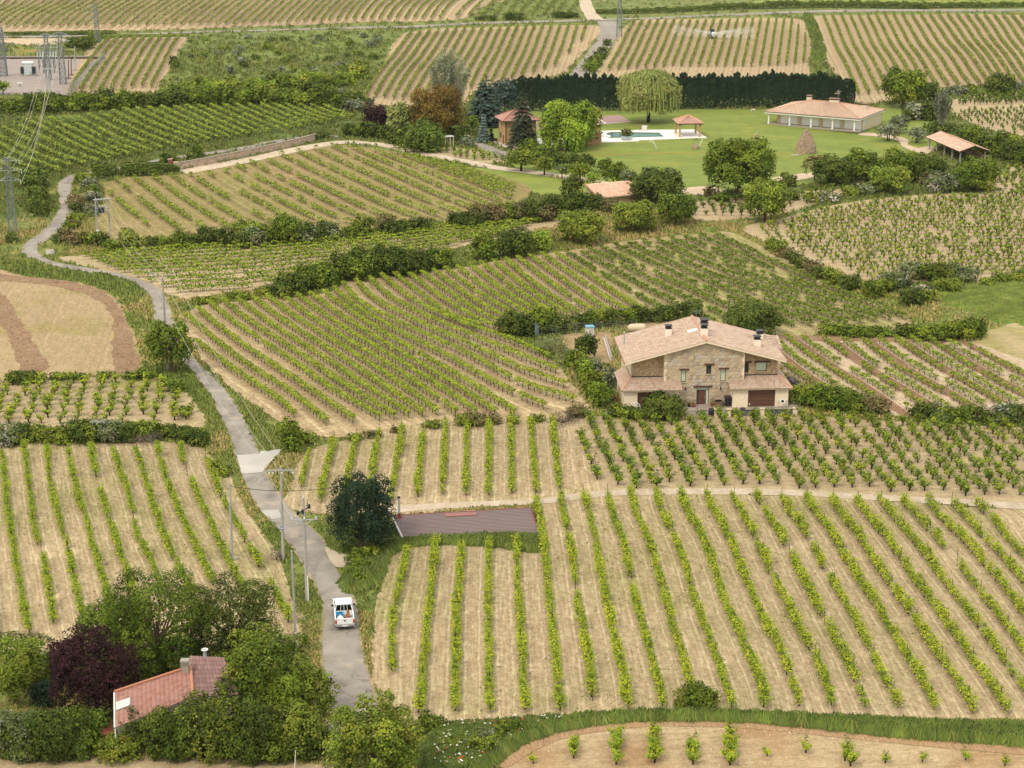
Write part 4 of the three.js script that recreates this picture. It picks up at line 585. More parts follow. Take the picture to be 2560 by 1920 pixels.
    for (const [poly, b] of clodded) { const n = (b[1] - b[0]) * (b[3] - b[2]) * 6; for (let k = 0; k < n; k++) { const x = lerp(b[0], b[1], R()), z = lerp(b[2], b[3], R()); if (z < -330 || Math.abs(x) > -z * 0.3 || fbm(x * 0.4, z * 0.4, 3) < 0.42 || !inside(poly, x, z)) continue; l.push([x, z, 0.035 + 0.085 * R() * R()]); } }
    clod('soil_clods', 'pale dry clods strewn over the worked soil', l, g, std(0xbfa88a, 0.95));
    for (const [poly, b] of turnedPolys) { const n = (b[1] - b[0]) * (b[3] - b[2]) * 4; for (let k = 0; k < n; k++) { const x = lerp(b[0], b[1], R()), z = lerp(b[2], b[3], R()); if (inside(poly, x, z)) l2.push([x, z, 0.07 + 0.16 * R() * R()]); } }
    clod('soil_clods', 'brown clods in the freshly turned bands', l2, g, std(0x94755a, 0.95));
  }
  bank('short lush grass of the bright meadow', [[2345, 738], [2450, 716], [2600, 694], [2700, 694], [2700, 840], [2560, 808], [2470, 796], [2415, 772]], 9000, 0.4, 1.9);
  { // small weeds between the vines
    const l = []; for (const [poly, w, sd] of weedy.slice(0, 5)) { const b = bounds(poly), n = (b[1] - b[0]) * (b[3] - b[2]) * 3.2; for (let k = 0; k < n; k++) { const x = lerp(b[0], b[1], R()), z = lerp(b[2], b[3], R()), q = fbm(x * 0.09 + sd, z * 0.09, 4) * 0.6 + fbm(x * 0.5, z * 0.5 + sd, 3) * 0.4; if (R() < sstep(0.5, 0.66, q) * (0.4 + w) + 0.01 && inside(poly, x, z)) { const c = cols[R() < 0.6 ? 0 : 4], m = 0.75 + 0.4 * R(); l.push([x, z, 0.25 + 0.5 * R() * R(), c[0] * m * 1.15, c[1] * m, c[2] * m]); } } }
    put('low_weeds', 'scattered low weeds between the vine rows', l, tuft(77, 8, 0.3, 0.3, 0.3));
  }
}
// ---------- trees, hedges, shrubs ----------
Object.assign(PAL, {
  green: [[0.115, 0.165, 0.018], [0.165, 0.215, 0.022], [0.07, 0.11, 0.014]], mid: [[0.165, 0.21, 0.025], [0.12, 0.165, 0.02], [0.205, 0.245, 0.03]], dark: [[0.075, 0.108, 0.017], [0.05, 0.076, 0.013], [0.108, 0.142, 0.022]], ash: [[0.095, 0.15, 0.015], [0.14, 0.20, 0.02], [0.055, 0.09, 0.012]],
  bright: [[0.20, 0.29, 0.03], [0.26, 0.34, 0.038], [0.15, 0.23, 0.026]], lime: [[0.24, 0.29, 0.035], [0.19, 0.25, 0.03], [0.28, 0.31, 0.045], [0.13, 0.19, 0.028]], olive: [[0.17, 0.195, 0.115], [0.13, 0.155, 0.085], [0.21, 0.23, 0.145]],
  silver: [[0.26, 0.30, 0.17], [0.21, 0.25, 0.14], [0.32, 0.35, 0.22]], blue: [[0.055, 0.088, 0.072], [0.07, 0.105, 0.085], [0.042, 0.07, 0.058]], spruce: [[0.15, 0.215, 0.195], [0.11, 0.165, 0.145], [0.19, 0.25, 0.235]], fir: [[0.04, 0.06, 0.035], [0.055, 0.07, 0.04], [0.075, 0.075, 0.045]],
  gold: [[0.19, 0.12, 0.022], [0.14, 0.095, 0.02], [0.09, 0.078, 0.018], [0.25, 0.16, 0.03]], purple: [[0.036, 0.014, 0.016], [0.052, 0.02, 0.021], [0.024, 0.011, 0.013]], willow: [[0.27, 0.31, 0.085], [0.22, 0.26, 0.065], [0.31, 0.34, 0.11]], cypress: [[0.017, 0.034, 0.016], [0.024, 0.045, 0.019], [0.012, 0.026, 0.014]],
  rust: [[0.15, 0.135, 0.05], [0.18, 0.13, 0.06], [0.115, 0.125, 0.04]], twig: [[0.17, 0.13, 0.11], [0.22, 0.175, 0.15], [0.12, 0.095, 0.08]], blossom: [[0.13, 0.165, 0.06], [0.10, 0.14, 0.05], [0.36, 0.35, 0.28], [0.16, 0.18, 0.08], [0.12, 0.16, 0.05], [0.09, 0.13, 0.04]], fig: [[0.095, 0.145, 0.022], [0.135, 0.19, 0.028], [0.07, 0.11, 0.018]],
});
const leafSize = (s) => clamp(2.25 / (s * 0.4), 0.2, 0.6);
let treeSeed = 500;
function lobesFor(R, c, r, n, k0 = 0.34, k1 = 0.5) { // a rough ellipsoid of lobes round c with radii r
  const l = [[c.x, c.y, c.z, r.x * 0.68, r.y * 0.72, r.z * 0.68]];
  for (let i = 0; i < n; i++) { const y = -0.75 + 1.6 * ((i + R()) / n), a = i * 2.4 + R() * 0.9, q = Math.sqrt(Math.max(0, 1 - y * y * 0.8)), k = lerp(k0, k1, R()), f = 1.02 - k * 0.9 + 0.1 * R(); l.push([c.x + Math.cos(a) * q * r.x * f, c.y + y * r.y * f, c.z + Math.sin(a) * q * r.z * f, r.x * k, r.y * k, r.z * k]); }
  return l;
}
function fillLobes(L, R, lobes, leaf, pal, cover, o = {}) {
  const area = lobes.map((l) => 4.2 * ((l[3] * l[4]) + (l[4] * l[5]) + (l[3] * l[5]))), tot = area.reduce((a, b) => a + b, 0), total = Math.min(o.max ?? 16000, cover * tot * 0.62 / (leaf * leaf * 0.42)), ns = total / 5;
  const tones = lobes.map(() => { const c = tintOf(pal, R), k = 0.75 + 0.5 * R(); return [c[0] * k * (0.9 + 0.25 * R()), c[1] * k, c[2] * k]; });
  for (let k = 0; k < ns; k++) {
    let t = R() * tot, i = 0; while (t > area[i] && i < lobes.length - 1) t -= area[i++];
    const l = lobes[i]; let dy = R() * 2 - 1; if (dy < -0.35 && R() < 0.55) dy = -dy; const a = R() * 6.283, q = Math.sqrt(1 - dy * dy), dx = Math.cos(a) * q, dz = Math.sin(a) * q, f = 0.8 + 0.26 * R();
    const x = l[0] + dx * l[3] * f, y = l[1] + dy * l[4] * f, z = l[2] + dz * l[5] * f;
    let deep = false; for (let j = 0; j < lobes.length && !deep; j++) if (j !== i) { const m = lobes[j]; deep = ((x - m[0]) / m[3]) ** 2 + ((y - m[1]) / m[4]) ** 2 + ((z - m[2]) / m[5]) ** 2 < 0.5; }
    if (deep && R() < 0.75) continue; if (y < (o.floor ?? 0.02)) continue;
    const base = R() < 0.55 ? tones[i] : tintOf(pal, R), ld = Math.hypot(dx / l[3], dy / l[4], dz / l[5]);
    const nx = dx / l[3] / ld, ny = dy / l[4] / ld, nz = dz / l[5] / ld, spread = leaf * 1.15;
    for (let w = 0; w < 5; w++) { const k2 = 0.85 + 0.3 * R(); L.add(x + (R() - 0.5) * 2 * spread, y + (R() - 0.5) * 1.7 * spread, z + (R() - 0.5) * 2 * spread, nx * 1.1 + (R() - 0.5) * 1.1, ny * 0.8 + 0.5 + (R() - 0.5) * 0.9, nz * 1.1 + (R() - 0.5) * 1.1, leaf * (0.7 + 0.6 * R()), [base[0] * k2, base[1] * k2, base[2] * k2], R, o.narrow ?? 0.42); }
  }
}
function limbs(R, lobes, y0, rad, lean = 0, multi = 1) {
  const gs = [], top = lobes[0][1];
  for (let m = 0; m < multi; m++) { const a = m * 2.1, b = V(Math.cos(a) * rad * (multi > 1 ? 1.2 : 0), -0.2, Math.sin(a) * rad * (multi > 1 ? 1.2 : 0)), e = V(lean + Math.cos(a) * rad * 2 * (multi > 1), y0, Math.sin(a) * rad * 2 * (multi > 1)); gs.push(rod(b, e, rad * 1.25 / Math.sqrt(multi), rad * 0.85 / Math.sqrt(multi), 8)); if (m === 0) gs.push(rod(e, V(lean * 1.3, top, 0), rad * 0.82, rad * 0.35, 7)); lobes.slice(1).forEach((l, i) => { if (i % multi === m) { const st = e.clone().lerp(V(lean * 1.3, top, 0), 0.55 * R()); gs.push(rod(st, V(l[0], l[1] - l[4] * 0.25, l[2]), rad * 0.4, rad * 0.12, 5)); } }); }
  return merge(gs);
}
// every builder: base pixel, width in pixels, pixel line of the top
function plant(name, label, cat, sx, sy, w, top, o = {}) {
  const P = G(sx, sy), s = ppm(P), W = w / s, H = Math.max(0.4, heightTo(P, top)), R = rng(treeSeed += 17), leaf = (o.leaf ?? 1) * leafSize(s), t = thing(name, label, cat, P, 0, o.group);
  return { P, s, W, H, R, leaf, t };
}
const deepen = (pal, sy) => sy > 1630 ? pal.map((c) => c.map((v) => v * 0.84)) : pal; // foreground leaf colours darkened, standing in for deep shade among the trees
function broad(name, label, cat, sx, sy, w, top, pal, o = {}) {
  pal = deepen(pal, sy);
  const { W, H, R, leaf, t } = plant(name, label, cat, sx, sy, w, top, o), cb = (o.clear ?? 0.25) * H, c = V(o.off ?? 0, (cb + H) / 2 - (cb < 0.02 * H ? 0.08 * H : 0), 0), r = V(W / 2, (H - cb) / 2 * (cb < 0.02 * H ? 1.1 : 1), W / 2 * (o.deep ?? 0.95));
  const lobes = lobesFor(R, c, r, o.lobes ?? 12, o.k0, o.k1), L = new Leaves();
  fillLobes(L, R, lobes, leaf, pal, o.cover ?? 1.5, { floor: Math.max(0.05, cb * 0.75), max: o.max, narrow: o.narrow });
  part('crown', L.geo(), M.leaf, t); part('trunk', limbs(R, lobes, cb + 0.12 * H, o.rad ?? clamp(W * 0.035, 0.09, 0.4), o.off ? o.off * 0.4 : 0, o.multi ?? 1), o.bark ?? M.bark, t); return t;
}
function shrub(label, sx, sy, w, top, pal, o = {}) {
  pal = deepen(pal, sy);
  const { W, H, R, leaf, t } = plant(o.name ?? 'shrub', label, o.cat ?? 'shrub', sx, sy, w, top, o), lobes = lobesFor(R, V(0, H * 0.42, 0), V(W / 2, H * 0.58, W / 2 * (o.deep ?? 0.85)), o.lobes ?? 8, 0.36, 0.56), L = new Leaves();
  fillLobes(L, R, lobes, leaf, pal, o.cover ?? 1.35, { floor: 0.04, max: o.max ?? 5000, narrow: o.narrow });
  part('foliage', L.geo(), M.leaf, t); const st = []; for (let k = 0; k < 5; k++) { const l = lobes[k % lobes.length]; st.push(rod(V((R() - 0.5) * W * 0.15, -0.1, (R() - 0.5) * W * 0.15), V(l[0] * 0.8, l[1], l[2] * 0.8), clamp(W * 0.02, 0.02, 0.08), 0.015, 4)); } part('stem', merge(st), M.barkDark, t); return t;
}
function conifer(name, label, sx, sy, w, top, pal, o = {}) {
  const { W, H, R, leaf, t } = plant(name, label, 'conifer', sx, sy, w, top, o), L = new Leaves(), y0 = (o.clear ?? 0.05) * H, gs = [rod(V(0, -0.2, 0), V(0, H * 0.97, 0), clamp(W * 0.045, 0.1, 0.4), 0.03, 7)], tiers = o.tiers ?? 16, pw = o.pow ?? 0.85;
  const nb = o.branches ?? 210;
  for (let b = 0; b < nb; b++) {
    let f = 1 - Math.sqrt(R()); f = (Math.floor(f * tiers) + 0.5 + (R() - 0.5) * (o.blur ?? 0.55)) / tiers; if (f > 0.985 || f < 0) f = 0.02 + 0.5 * R();
    const len = W / 2 * Math.pow(1 - f, pw) * (0.78 + 0.42 * R()) * (o.round ? Math.sqrt(Math.min(1, f * 3 + 0.55)) : 1), a = R() * 6.283, y = y0 + f * (H - y0), ca = Math.cos(a), sa = Math.sin(a), tone = tintOf(pal, R);
    const n = Math.max(3, Math.round((o.dens ?? 2.6) * len / leaf)), droop = (o.droop ?? 0.25) * len, up = (o.up ?? 0) * len;
    if (b % 5 === 0) gs.push(rod(V(0, y, 0), V(ca * len * 0.8, y - droop * 0.6 + up * 0.6, sa * len * 0.8), 0.05, 0.015, 4));
    for (let k = 0; k < n; k++) { const g = 0.3 + 0.7 * (k + R()) / n, side = (R() - 0.5) * leaf * 1.6 * (1.2 - g * 0.5), x = ca * len * g - sa * side, z = sa * len * g + ca * side, yy = y - droop * g * g + up * g * g + (R() - 0.5) * leaf * 0.4, k2 = 0.82 + 0.36 * R(); if (yy < 0.05) continue; L.add(x, yy, z, ca * 0.4 + (R() - 0.5) * 0.5, 1, sa * 0.4 + (R() - 0.5) * 0.5, leaf * (0.9 + 0.6 * R()), tone.map((v) => v * k2), R, o.narrow ?? 0.26, ca + (R() - 0.5) * 0.9, (-droop + up) / len * g * 1.5, sa + (R() - 0.5) * 0.9); }
  }
  for (let k = 0; k < 8; k++) L.add(0, H * (0.93 + 0.07 * k / 8), 0, R() - 0.5, 0.3, R() - 0.5, leaf, tintOf(pal, R), R, 0.2, 0, 1, 0);
  part('crown', L.geo(), M.needle, t); part('trunk', merge(gs), M.barkDark, t); return t;
}
function willow(label, sx, sy, w, top) {
  const { W, H, R, leaf, t } = plant('willow_tree', label, 'tree', sx, sy, w, top), c = V(0, H * 0.56, 0), r = V(W / 2, H * 0.44, W / 2), L = new Leaves(), lobes = lobesFor(R, c, r, 12);
  fillLobes(L, R, lobes, leaf, PAL.willow, 2.0, { floor: H * 0.16, narrow: 0.26 });
  for (let k = 0; k < 700; k++) { const a = R() * 6.283, q = Math.sqrt(R()), x = Math.cos(a) * q * W * 0.5, z = Math.sin(a) * q * W * 0.5, y0 = H * 0.62 + H * 0.36 * Math.sqrt(Math.max(0, 1 - q * q)), len = H * (0.12 + 0.45 * R()) * (0.5 + 0.6 * q), tone = tintOf(PAL.willow, R); const n = Math.max(3, Math.round(len / (leaf * 0.55))); for (let j = 0; j < n; j++) { const y = y0 - len * j / n; if (y < H * 0.13) break; L.add(x * (1 + 0.05 * j / n) + (R() - 0.5) * 0.15, y, z * (1 + 0.05 * j / n) + (R() - 0.5) * 0.15, x + (R() - 0.5) * W * 0.5, 1, z + (R() - 0.5) * W * 0.5, leaf * 1.1, tone.map((v) => v * (0.85 + 0.3 * R())), R, 0.24, (R() - 0.5) * 0.4, -1, (R() - 0.5) * 0.4); } }
  part('crown', L.geo(), M.leaf, t); part('trunk', limbs(R, lobes, H * 0.36, W * 0.026), M.barkDark, t); return t;
}
function poplar(name, label, sx, sy, w, top, pal, o = {}) { // airy, rising branches that show
  const { W, H, R, leaf, t } = plant(name, label, 'tree', sx, sy, w, top, o), L = new Leaves(), gs = [], lean = o.lean ?? 0;
  for (let k = 0; k < (o.n ?? 46); k++) {
    const a = R() * 6.283, q = Math.sqrt(R()), b = V((R() - 0.5) * W * 0.2, H * 0.04 * R(), (R() - 0.5) * W * 0.2), hh = H * (0.55 + 0.45 * (1 - q * q * 0.8) * (0.8 + 0.2 * R())), e = V(Math.cos(a) * q * W * 0.48 + lean * hh, hh, Math.sin(a) * q * W * 0.45), m = b.clone().lerp(e, 0.5).add(V((R() - 0.5) * W * 0.1, 0, (R() - 0.5) * W * 0.1));
    gs.push(rod(b, m, 0.09, 0.05, 5), rod(m, e, 0.05, 0.015, 4)); const tone = tintOf(pal, R);
    const n = o.leaves ?? 60; for (let j = 0; j < n; j++) { const f = 0.12 + 0.88 * Math.sqrt(R()), p = f < 0.5 ? b.clone().lerp(m, f * 2) : m.clone().lerp(e, f * 2 - 1), sp = W * 0.07 * (1.25 - f * 0.7); const k2 = 0.8 + 0.4 * R(); L.add(p.x + (R() - 0.5) * 2 * sp, p.y + (R() - 0.2) * sp * 2.2, p.z + (R() - 0.5) * 2 * sp, R() - 0.5, 0.4 + R() * 0.5, R() - 0.5, leaf * 0.85, tone.map((v) => v * k2), R, 0.3, (R() - 0.5) * 0.7, 1, (R() - 0.5) * 0.7); }
  }
  part('crown', L.geo(), M.leaf, t); part('trunk', merge(gs), M.barkPale, t); return t;
}
function hedgeRun(name, label, pts, widthM, pal, o = {}) { // pts: [px, py of the foot, py of the top]
  const q = pts.map(([x, y, tp]) => { const p = G(x, y); return [p.x, p.z, heightTo(p, tp)]; }), sp = spline(q, 6), mid = sp[sp.length >> 1], C = onGround(mid[0], mid[1]), s = ppm(C), leaf = (o.leaf ?? 1) * leafSize(s), R = rng(treeSeed += 17), t = thing(name, label, 'hedge', C), L = new Leaves(), st = [];
  for (let i = 0; i < sp.length - 1; i++) {
    const a = sp[i], b = sp[i + 1], dx = b[0] - a[0], dz = b[1] - a[1], len = Math.hypot(dx, dz), nx = -dz / len, nz = dx / len, n = Math.round((o.cover ?? 1.7) * len * (a[2] * 2 + widthM) / (leaf * leaf * (o.narrow ?? 0.42)));
    for (let k = 0; k < n; k++) {
      const f = R(), u = (i + f) * len, tree = Math.floor(u / (o.pitch ?? 1.1)), ht = lerp(a[2], b[2], f) * (1 - (o.rag ?? 0.1) * hash2(tree, 3) - (o.rag ?? 0.1) * 0.8 * Math.abs((u / (o.pitch ?? 1.1)) % 1 - 0.5)), sideTop = R() < widthM / (2 * ht + widthM), v = sideTop ? 1 : Math.sqrt(R()) * 0.97 + 0.02;
      const prof = widthM * 0.5 * (o.cone ? Math.pow(1 - v * 0.85, 0.6) : v > 0.85 ? 0.8 : 1) * (0.85 + 0.3 * vnoise(u * 0.9, v * ht * 0.7)), d = sideTop ? (R() * 2 - 1) * prof : (R() < (o.front ?? 0.62) ? 1 : -1) * prof * (0.8 + 0.25 * R());
      const x = lerp(a[0], b[0], f) + nx * d, z = lerp(a[1], b[1], f) + nz * d, h = hgt(x, z), sg = Math.sign(d), c = tintOf(pal, R).map((w) => w * (0.85 + 0.3 * hash2(tree, 9)));
      L.add(x - C.x, h + v * ht - C.y + (R() - 0.5) * 0.2, z - C.z, nx * sg * 0.9 + (R() - 0.5) * 0.7, (sideTop || v > 0.8 ? 1.6 : 0.45) + R() * 0.4, nz * sg * 0.9 + (R() - 0.5) * 0.7, leaf * (0.75 + 0.5 * R()), c, R, o.narrow ?? 0.42, ...(o.upright ? [(R() - 0.5) * 0.5, 1, (R() - 0.5) * 0.5] : []));
    }
    if (i % 3 === 0) st.push(rod(V(a[0] - C.x, hgt(a[0], a[1]) - C.y - 0.1, a[1] - C.z), V(a[0] - C.x, hgt(a[0], a[1]) - C.y + a[2] * 0.7, a[1] - C.z), 0.08, 0.04, 4));
  }
  part('foliage', L.geo(), o.upright ? M.needle : M.leaf, t); stuff(part('stem', merge(st), M.barkDark, t)); return t;
}
// a line of separate shrubs between pixel points [x, foot y, height px, width px]
function shrubLine(where, pts, n, pals, o = {}) {
  const R = rng(treeSeed += 17), items = [];
  for (let k = 0; k < n; k++) { const f = (k + 0.5 + (R() - 0.5) * 0.5) / n * (pts.length - 1), i = Math.min(pts.length - 2, Math.floor(f)), g = f - i, m = pts[i].map((v, j) => lerp(v, pts[i + 1][j], g)); items.push([m[0], m[1] + (R() - 0.5) * (o.jit ?? 6), m[2] * (0.75 + 0.5 * R()), m[3] * (0.8 + 0.45 * R())]); }
  items.sort((a, b) => a[0] - b[0]);
  items.forEach((m, k) => { const pi = Math.floor(R() * pals.length), adj = { green: 'green', mid: 'mid green', dark: 'dark green', bright: 'bright green', lime: 'yellow green', rust: 'rusty brown', twig: 'bare twiggy', blossom: 'white flowering', olive: 'grey green', fig: 'deep green', silver: 'silvery' }[pals[pi]] ?? 'green'; shrub(`${adj} ${pals[pi] === 'dark' ? 'dense_shrub' : 'shrub'}, ${ord(k)} from left in ${where}`, m[0], m[1], m[3], m[1] - m[2], PAL[pals[pi]], { name: pals[pi] === 'dark' ? 'dark_shrub' : 'shrub', group: 'bushes of ' + where, cover: o.cover, max: o.max ?? 2600, lobes: 7 }); });  // kind name follows the leaf palette only; dark ones are plain shrubs
}
// --- garden of the estate ---
poplar('poplar_tree', 'silvery airy poplar rising behind the golden conifer', 1128, 300, 112, 117, PAL.silver, { lean: -0.02, n: 80, leaves: 90 });
broad('golden_cypress', 'broad golden brown cypress tree beside the silvery poplar', 'conifer', 1090, 336, 138, 203, PAL.gold, { clear: 0.0, lobes: 22, narrow: 0.24, k0: 0.22, k1: 0.38, cover: 1.9 });
conifer('cedar_tree', 'wide dark blue cedar behind the stone house', 1216, 316, 98, 190, PAL.blue, { droop: 0.12, pow: 0.5, branches: 680, dens: 2.8, round: true });
broad('garden_tree', 'dark bluish tree between the blue cedar and the tall hedge', 'tree', 1262, 290, 52, 195, PAL.blue, { clear: 0.1 });
conifer('fir_tree', 'tall narrow dark fir in front of the stone house', 1306, 370, 78, 226, PAL.fir, { droop: 0.3, pow: 0.5, branches: 560, tiers: 14, blur: 0.5 });
broad('linden_tree', 'big round bright green tree hiding the middle of the stone house', 'tree', 1418, 374, 128, 238, PAL.bright, { clear: 0.0, lobes: 20, cover: 2.3, k0: 0.28, k1: 0.42 });
broad('linden_tree', 'yellowing tree leaning on the big round green tree', 'tree', 1468, 366, 66, 256, [...PAL.lime, [0.27, 0.24, 0.035]], { clear: 0.12, lobes: 10 });
willow('large pale weeping willow on the lawn before the tall hedge', 1621, 306, 148, 172);
broad('plum_tree', 'small round purple leaved tree beside the farm track', 'tree', 940, 330, 64, 262, PAL.purple, { clear: 0.08 });
broad('willow_shrub', 'pale green drooping shrub beside the purple tree', 'shrub', 1000, 336, 62, 252, PAL.willow, { clear: 0.02 });
function fixCat(t, c) { t.userData.category = c; return t; }
shrub('broad deep green fig like shrub before the golden conifer', 1056, 378, 110, 306, PAL.fig, { lobes: 11, max: 6000 });
shrub('upright deep green shrub tip above the broad fig like shrub', 1062, 352, 44, 288, PAL.fig, {});
broad('garden_tree', 'little round headed tree on a thin stem beside the blue spruce', 'tree', 1182, 343, 36, 287, PAL.green, { clear: 0.42, lobes: 7 });
conifer('blue_spruce', 'young pale blue spruce beside the driveway', 1209, 356, 34, 284, PAL.spruce, { droop: 0.1, branches: 320, tiers: 10, blur: 0.45 });
conifer('small_cypress', 'thin dark cypress between the blue spruce and the stone house', 1228, 353, 15, 314, PAL.cypress, { up: 0.4, droop: 0, branches: 80 });
hedgeRun('clipped_hedge', 'clipped dark green hedge block beside the white garden arch', [[1128, 360, 314], [1148, 356, 310], [1168, 352, 312]], 2.4, PAL.dark, { cover: 2 });
shrubLine('the thicket under the purple tree', [[872, 338, 30, 50], [930, 342, 34, 54], [1000, 358, 34, 56], [1040, 372, 40, 60]], 7, ['dark', 'green', 'dark'], { jit: 4 });
shrub('grey green shrub at the mouth of the driveway', 1168, 366, 40, 342, PAL.olive);
shrub('pink flowering shrub at the corner of the stone house', 1288, 378, 24, 360, [[0.3, 0.2, 0.2], [0.12, 0.15, 0.06], [0.36, 0.26, 0.25]]);
hedgeRun('cypress_hedge', 'long tall dark cypress hedge behind the lawn', [[1276, 272, 196], [1330, 276, 184], [1450, 276, 178], [1600, 274, 180], [1750, 271, 180], [1850, 269, 178], [1940, 268, 172], [2040, 267, 176], [2100, 266, 186], [2126, 264, 198]], 3.4, PAL.cypress, { upright: true, narrow: 0.3, pitch: 1.25, rag: 0.17, leaf: 0.95, cover: 2.8, front: 0.72 });
// orchard
[[1303, 428, 80, 374, 'mid'], [1361, 438, 50, 392, 'mid'], [1405, 446, 36, 410, 'olive'], [1450, 453, 56, 406, 'mid'], [1533, 464, 54, 418, 'mid'], [1567, 470, 40, 424, 'olive']].forEach(([x, y, w, t, p], i) => broad('fruit_tree', `spreading fruit tree on a short leaning trunk, ${ord(i)} from the stone house, beside the track`, 'tree', x, y, w, t, [...PAL[p], ...PAL.green], { clear: 0.3, lobes: 9, group: 'fruit trees beside the garden track', bark: M.barkDark }));
broad('fruit_tree', 'light green sapling among the orchard trees', 'tree', 1482, 470, 32, 428, PAL.bright, { clear: 0.2, lobes: 6 });
[[1320, 398, 52, 346, 'green'], [1345, 408, 50, 362, 'green'], [1372, 418, 46, 372, 'dark'], [1398, 420, 44, 378, 'dark'], [1428, 424, 46, 382, 'dark'], [1462, 430, 50, 384, 'dark'], [1512, 430, 36, 398, 'green'], [1546, 440, 36, 406, 'green']].forEach(([x, y, w, t, p], i) => broad('orchard_tree', `dense rounded tree, ${ord(i)} in the dark row behind the fruit trees`, 'tree', x, y, w, t, PAL[p], { clear: 0.08, lobes: 9, group: 'dark row behind the fruit trees' }));
shrub('dense rounded bush standing alone on the lower lawn', 1429, 492, 52, 434, PAL.dark, { lobes: 9 });
// big trees in front of the lawn
broad('walnut_tree', 'large dense walnut tree before the round stone hut', 'tree', 1846, 494, 168, 336, PAL.green, { clear: 0.1, lobes: 20, cover: 1.7, k0: 0.24, k1: 0.4 });
broad('garden_tree', 'round topped tree below the large walnut', 'tree', 1912, 552, 116, 446, PAL.mid, { clear: 0.06, lobes: 13 });
broad('garden_tree', 'broad dark tree behind the tiled shed roof', 'tree', 1640, 512, 128, 420, PAL.dark, { clear: 0.06, lobes: 14 });
[[1588, 578, 112, 500, 'mid', 'olive green rounded tree left of the grass lane'], [1690, 562, 92, 480, 'green', 'brighter green rounded tree right of the olive green one'], [1452, 606, 124, 524, 'mid', 'broad light green tree at the end of the dense vines'], [1352, 628, 48, 574, 'bright', 'small yellow green tree beside the broad light green tree'], [1284, 642, 90, 570, 'dark', 'dark rounded tree among the hedge trees'], [1208, 650, 62, 584, 'green', 'small round bright tree first in the hedge trees']].forEach(([x, y, w, t, p, lab]) => broad('hedge_tree', lab, 'tree', x, y, w, t, PAL[p], { clear: 0.03, lobes: 12 }));
// round the pavilion
broad('garden_tree', 'large round tree beyond the right end of the white pavilion', 'tree', 2258, 268, 108, 166, PAL.green, { clear: 0.08, lobes: 15 });
broad('garden_tree', 'slim dark tree touching the large round one beyond the pavilion', 'tree', 2324, 256, 34, 205, PAL.dark, { clear: 0.05 });
[[2220, 352, 56, 308], [2248, 334, 50, 289], [2291, 357, 45, 320]].forEach(([x, y, w, t], i) => broad('olive_tree', ['grey green olive tree nearest the pale path', 'olive tree at the corner of the white pavilion', 'smallest olive tree, beside the open barn'][i], 'tree', x, y, w, t, PAL.olive, { clear: 0.22, lobes: 9, multi: 3, rad: 0.16, narrow: 0.3, group: 'olive trees beside the path', bark: M.barkDark }));
poplar('poplar_tree', 'grey green upright poplar right of the pavilion', 2352, 325, 54, 220, PAL.olive, { n: 34, leaves: 80 });
shrubLine('the bushes behind the olive trees', [[2262, 300, 34, 40], [2300, 296, 40, 44], [2340, 300, 44, 44]], 5, ['silver', 'dark', 'green']);
shrubLine('the hedge behind the open barn', [[2320, 330, 30, 40], [2390, 352, 40, 60], [2460, 376, 50, 66], [2510, 400, 60, 70], [2570, 412, 66, 74]], 9, ['dark', 'olive', 'green', 'dark'], { jit: 14 });
[[2082, 462, 92, 388, 'dark', 'dark bushy tree nearest the stone hut'], [2158, 452, 98, 374, 'green', 'tall bushy tree in the middle of the grove'], [2250, 456, 90, 372, 'green', 'bushy tree overlapping the middle of the grove'], [2322, 458, 78, 384, 'dark', 'dark bushy tree before the posts of the barn']].forEach(([x, y, w, t, p, lab]) => broad('bushy_tree', lab, 'tree', x, y, w, t, PAL[p], { clear: 0.02, lobes: 13 }));
broad('bushy_tree', 'yellow green rounded tree in front of the dark grove', 'tree', 2222, 484, 98, 414, PAL.lime, { clear: 0.04, lobes: 12 });
broad('bushy_tree', 'large round dark tree below the open barn', 'tree', 2438, 478, 108, 392, PAL.green, { clear: 0.02, lobes: 14 });
shrub('white flowering bush between the yellow green and the dark round tree', 2352, 480, 74, 428, PAL.blossom, { lobes: 10, max: 5000 });
shrub('reddish green bush tucked between the grove trees', 2316, 462, 40, 424, PAL.rust);
broad('young_tree', 'thin brownish young tree beside the stone hut lawn', 'tree', 2036, 450, 58, 388, PAL.rust, { clear: 0.25, cover: 0.7, lobes: 9 });
shrub('compact dark shrub beside the pale stones', 1970, 466, 46, 432, PAL.dark);
shrub('small bush at the end of the pale path below the walnut', 1776, 490, 34, 466, PAL.rust);
shrubLine('the low growth below the grove', [[1780, 506, 20, 40], [1960, 500, 22, 40], [2060, 506, 24, 44], [2140, 492, 26, 44], [2190, 480, 30, 40]], 8, ['blossom', 'green', 'mid']);
shrub('dark green bush beyond the vines on the right boundary', 2498, 236, 76, 182, PAL.dark, { lobes: 9 });
shrubLine('the boundary right of the pavilion', [[2370, 236, 18, 40], [2430, 232, 20, 40], [2560, 226, 22, 44]], 5, ['dark', 'green', 'olive']);
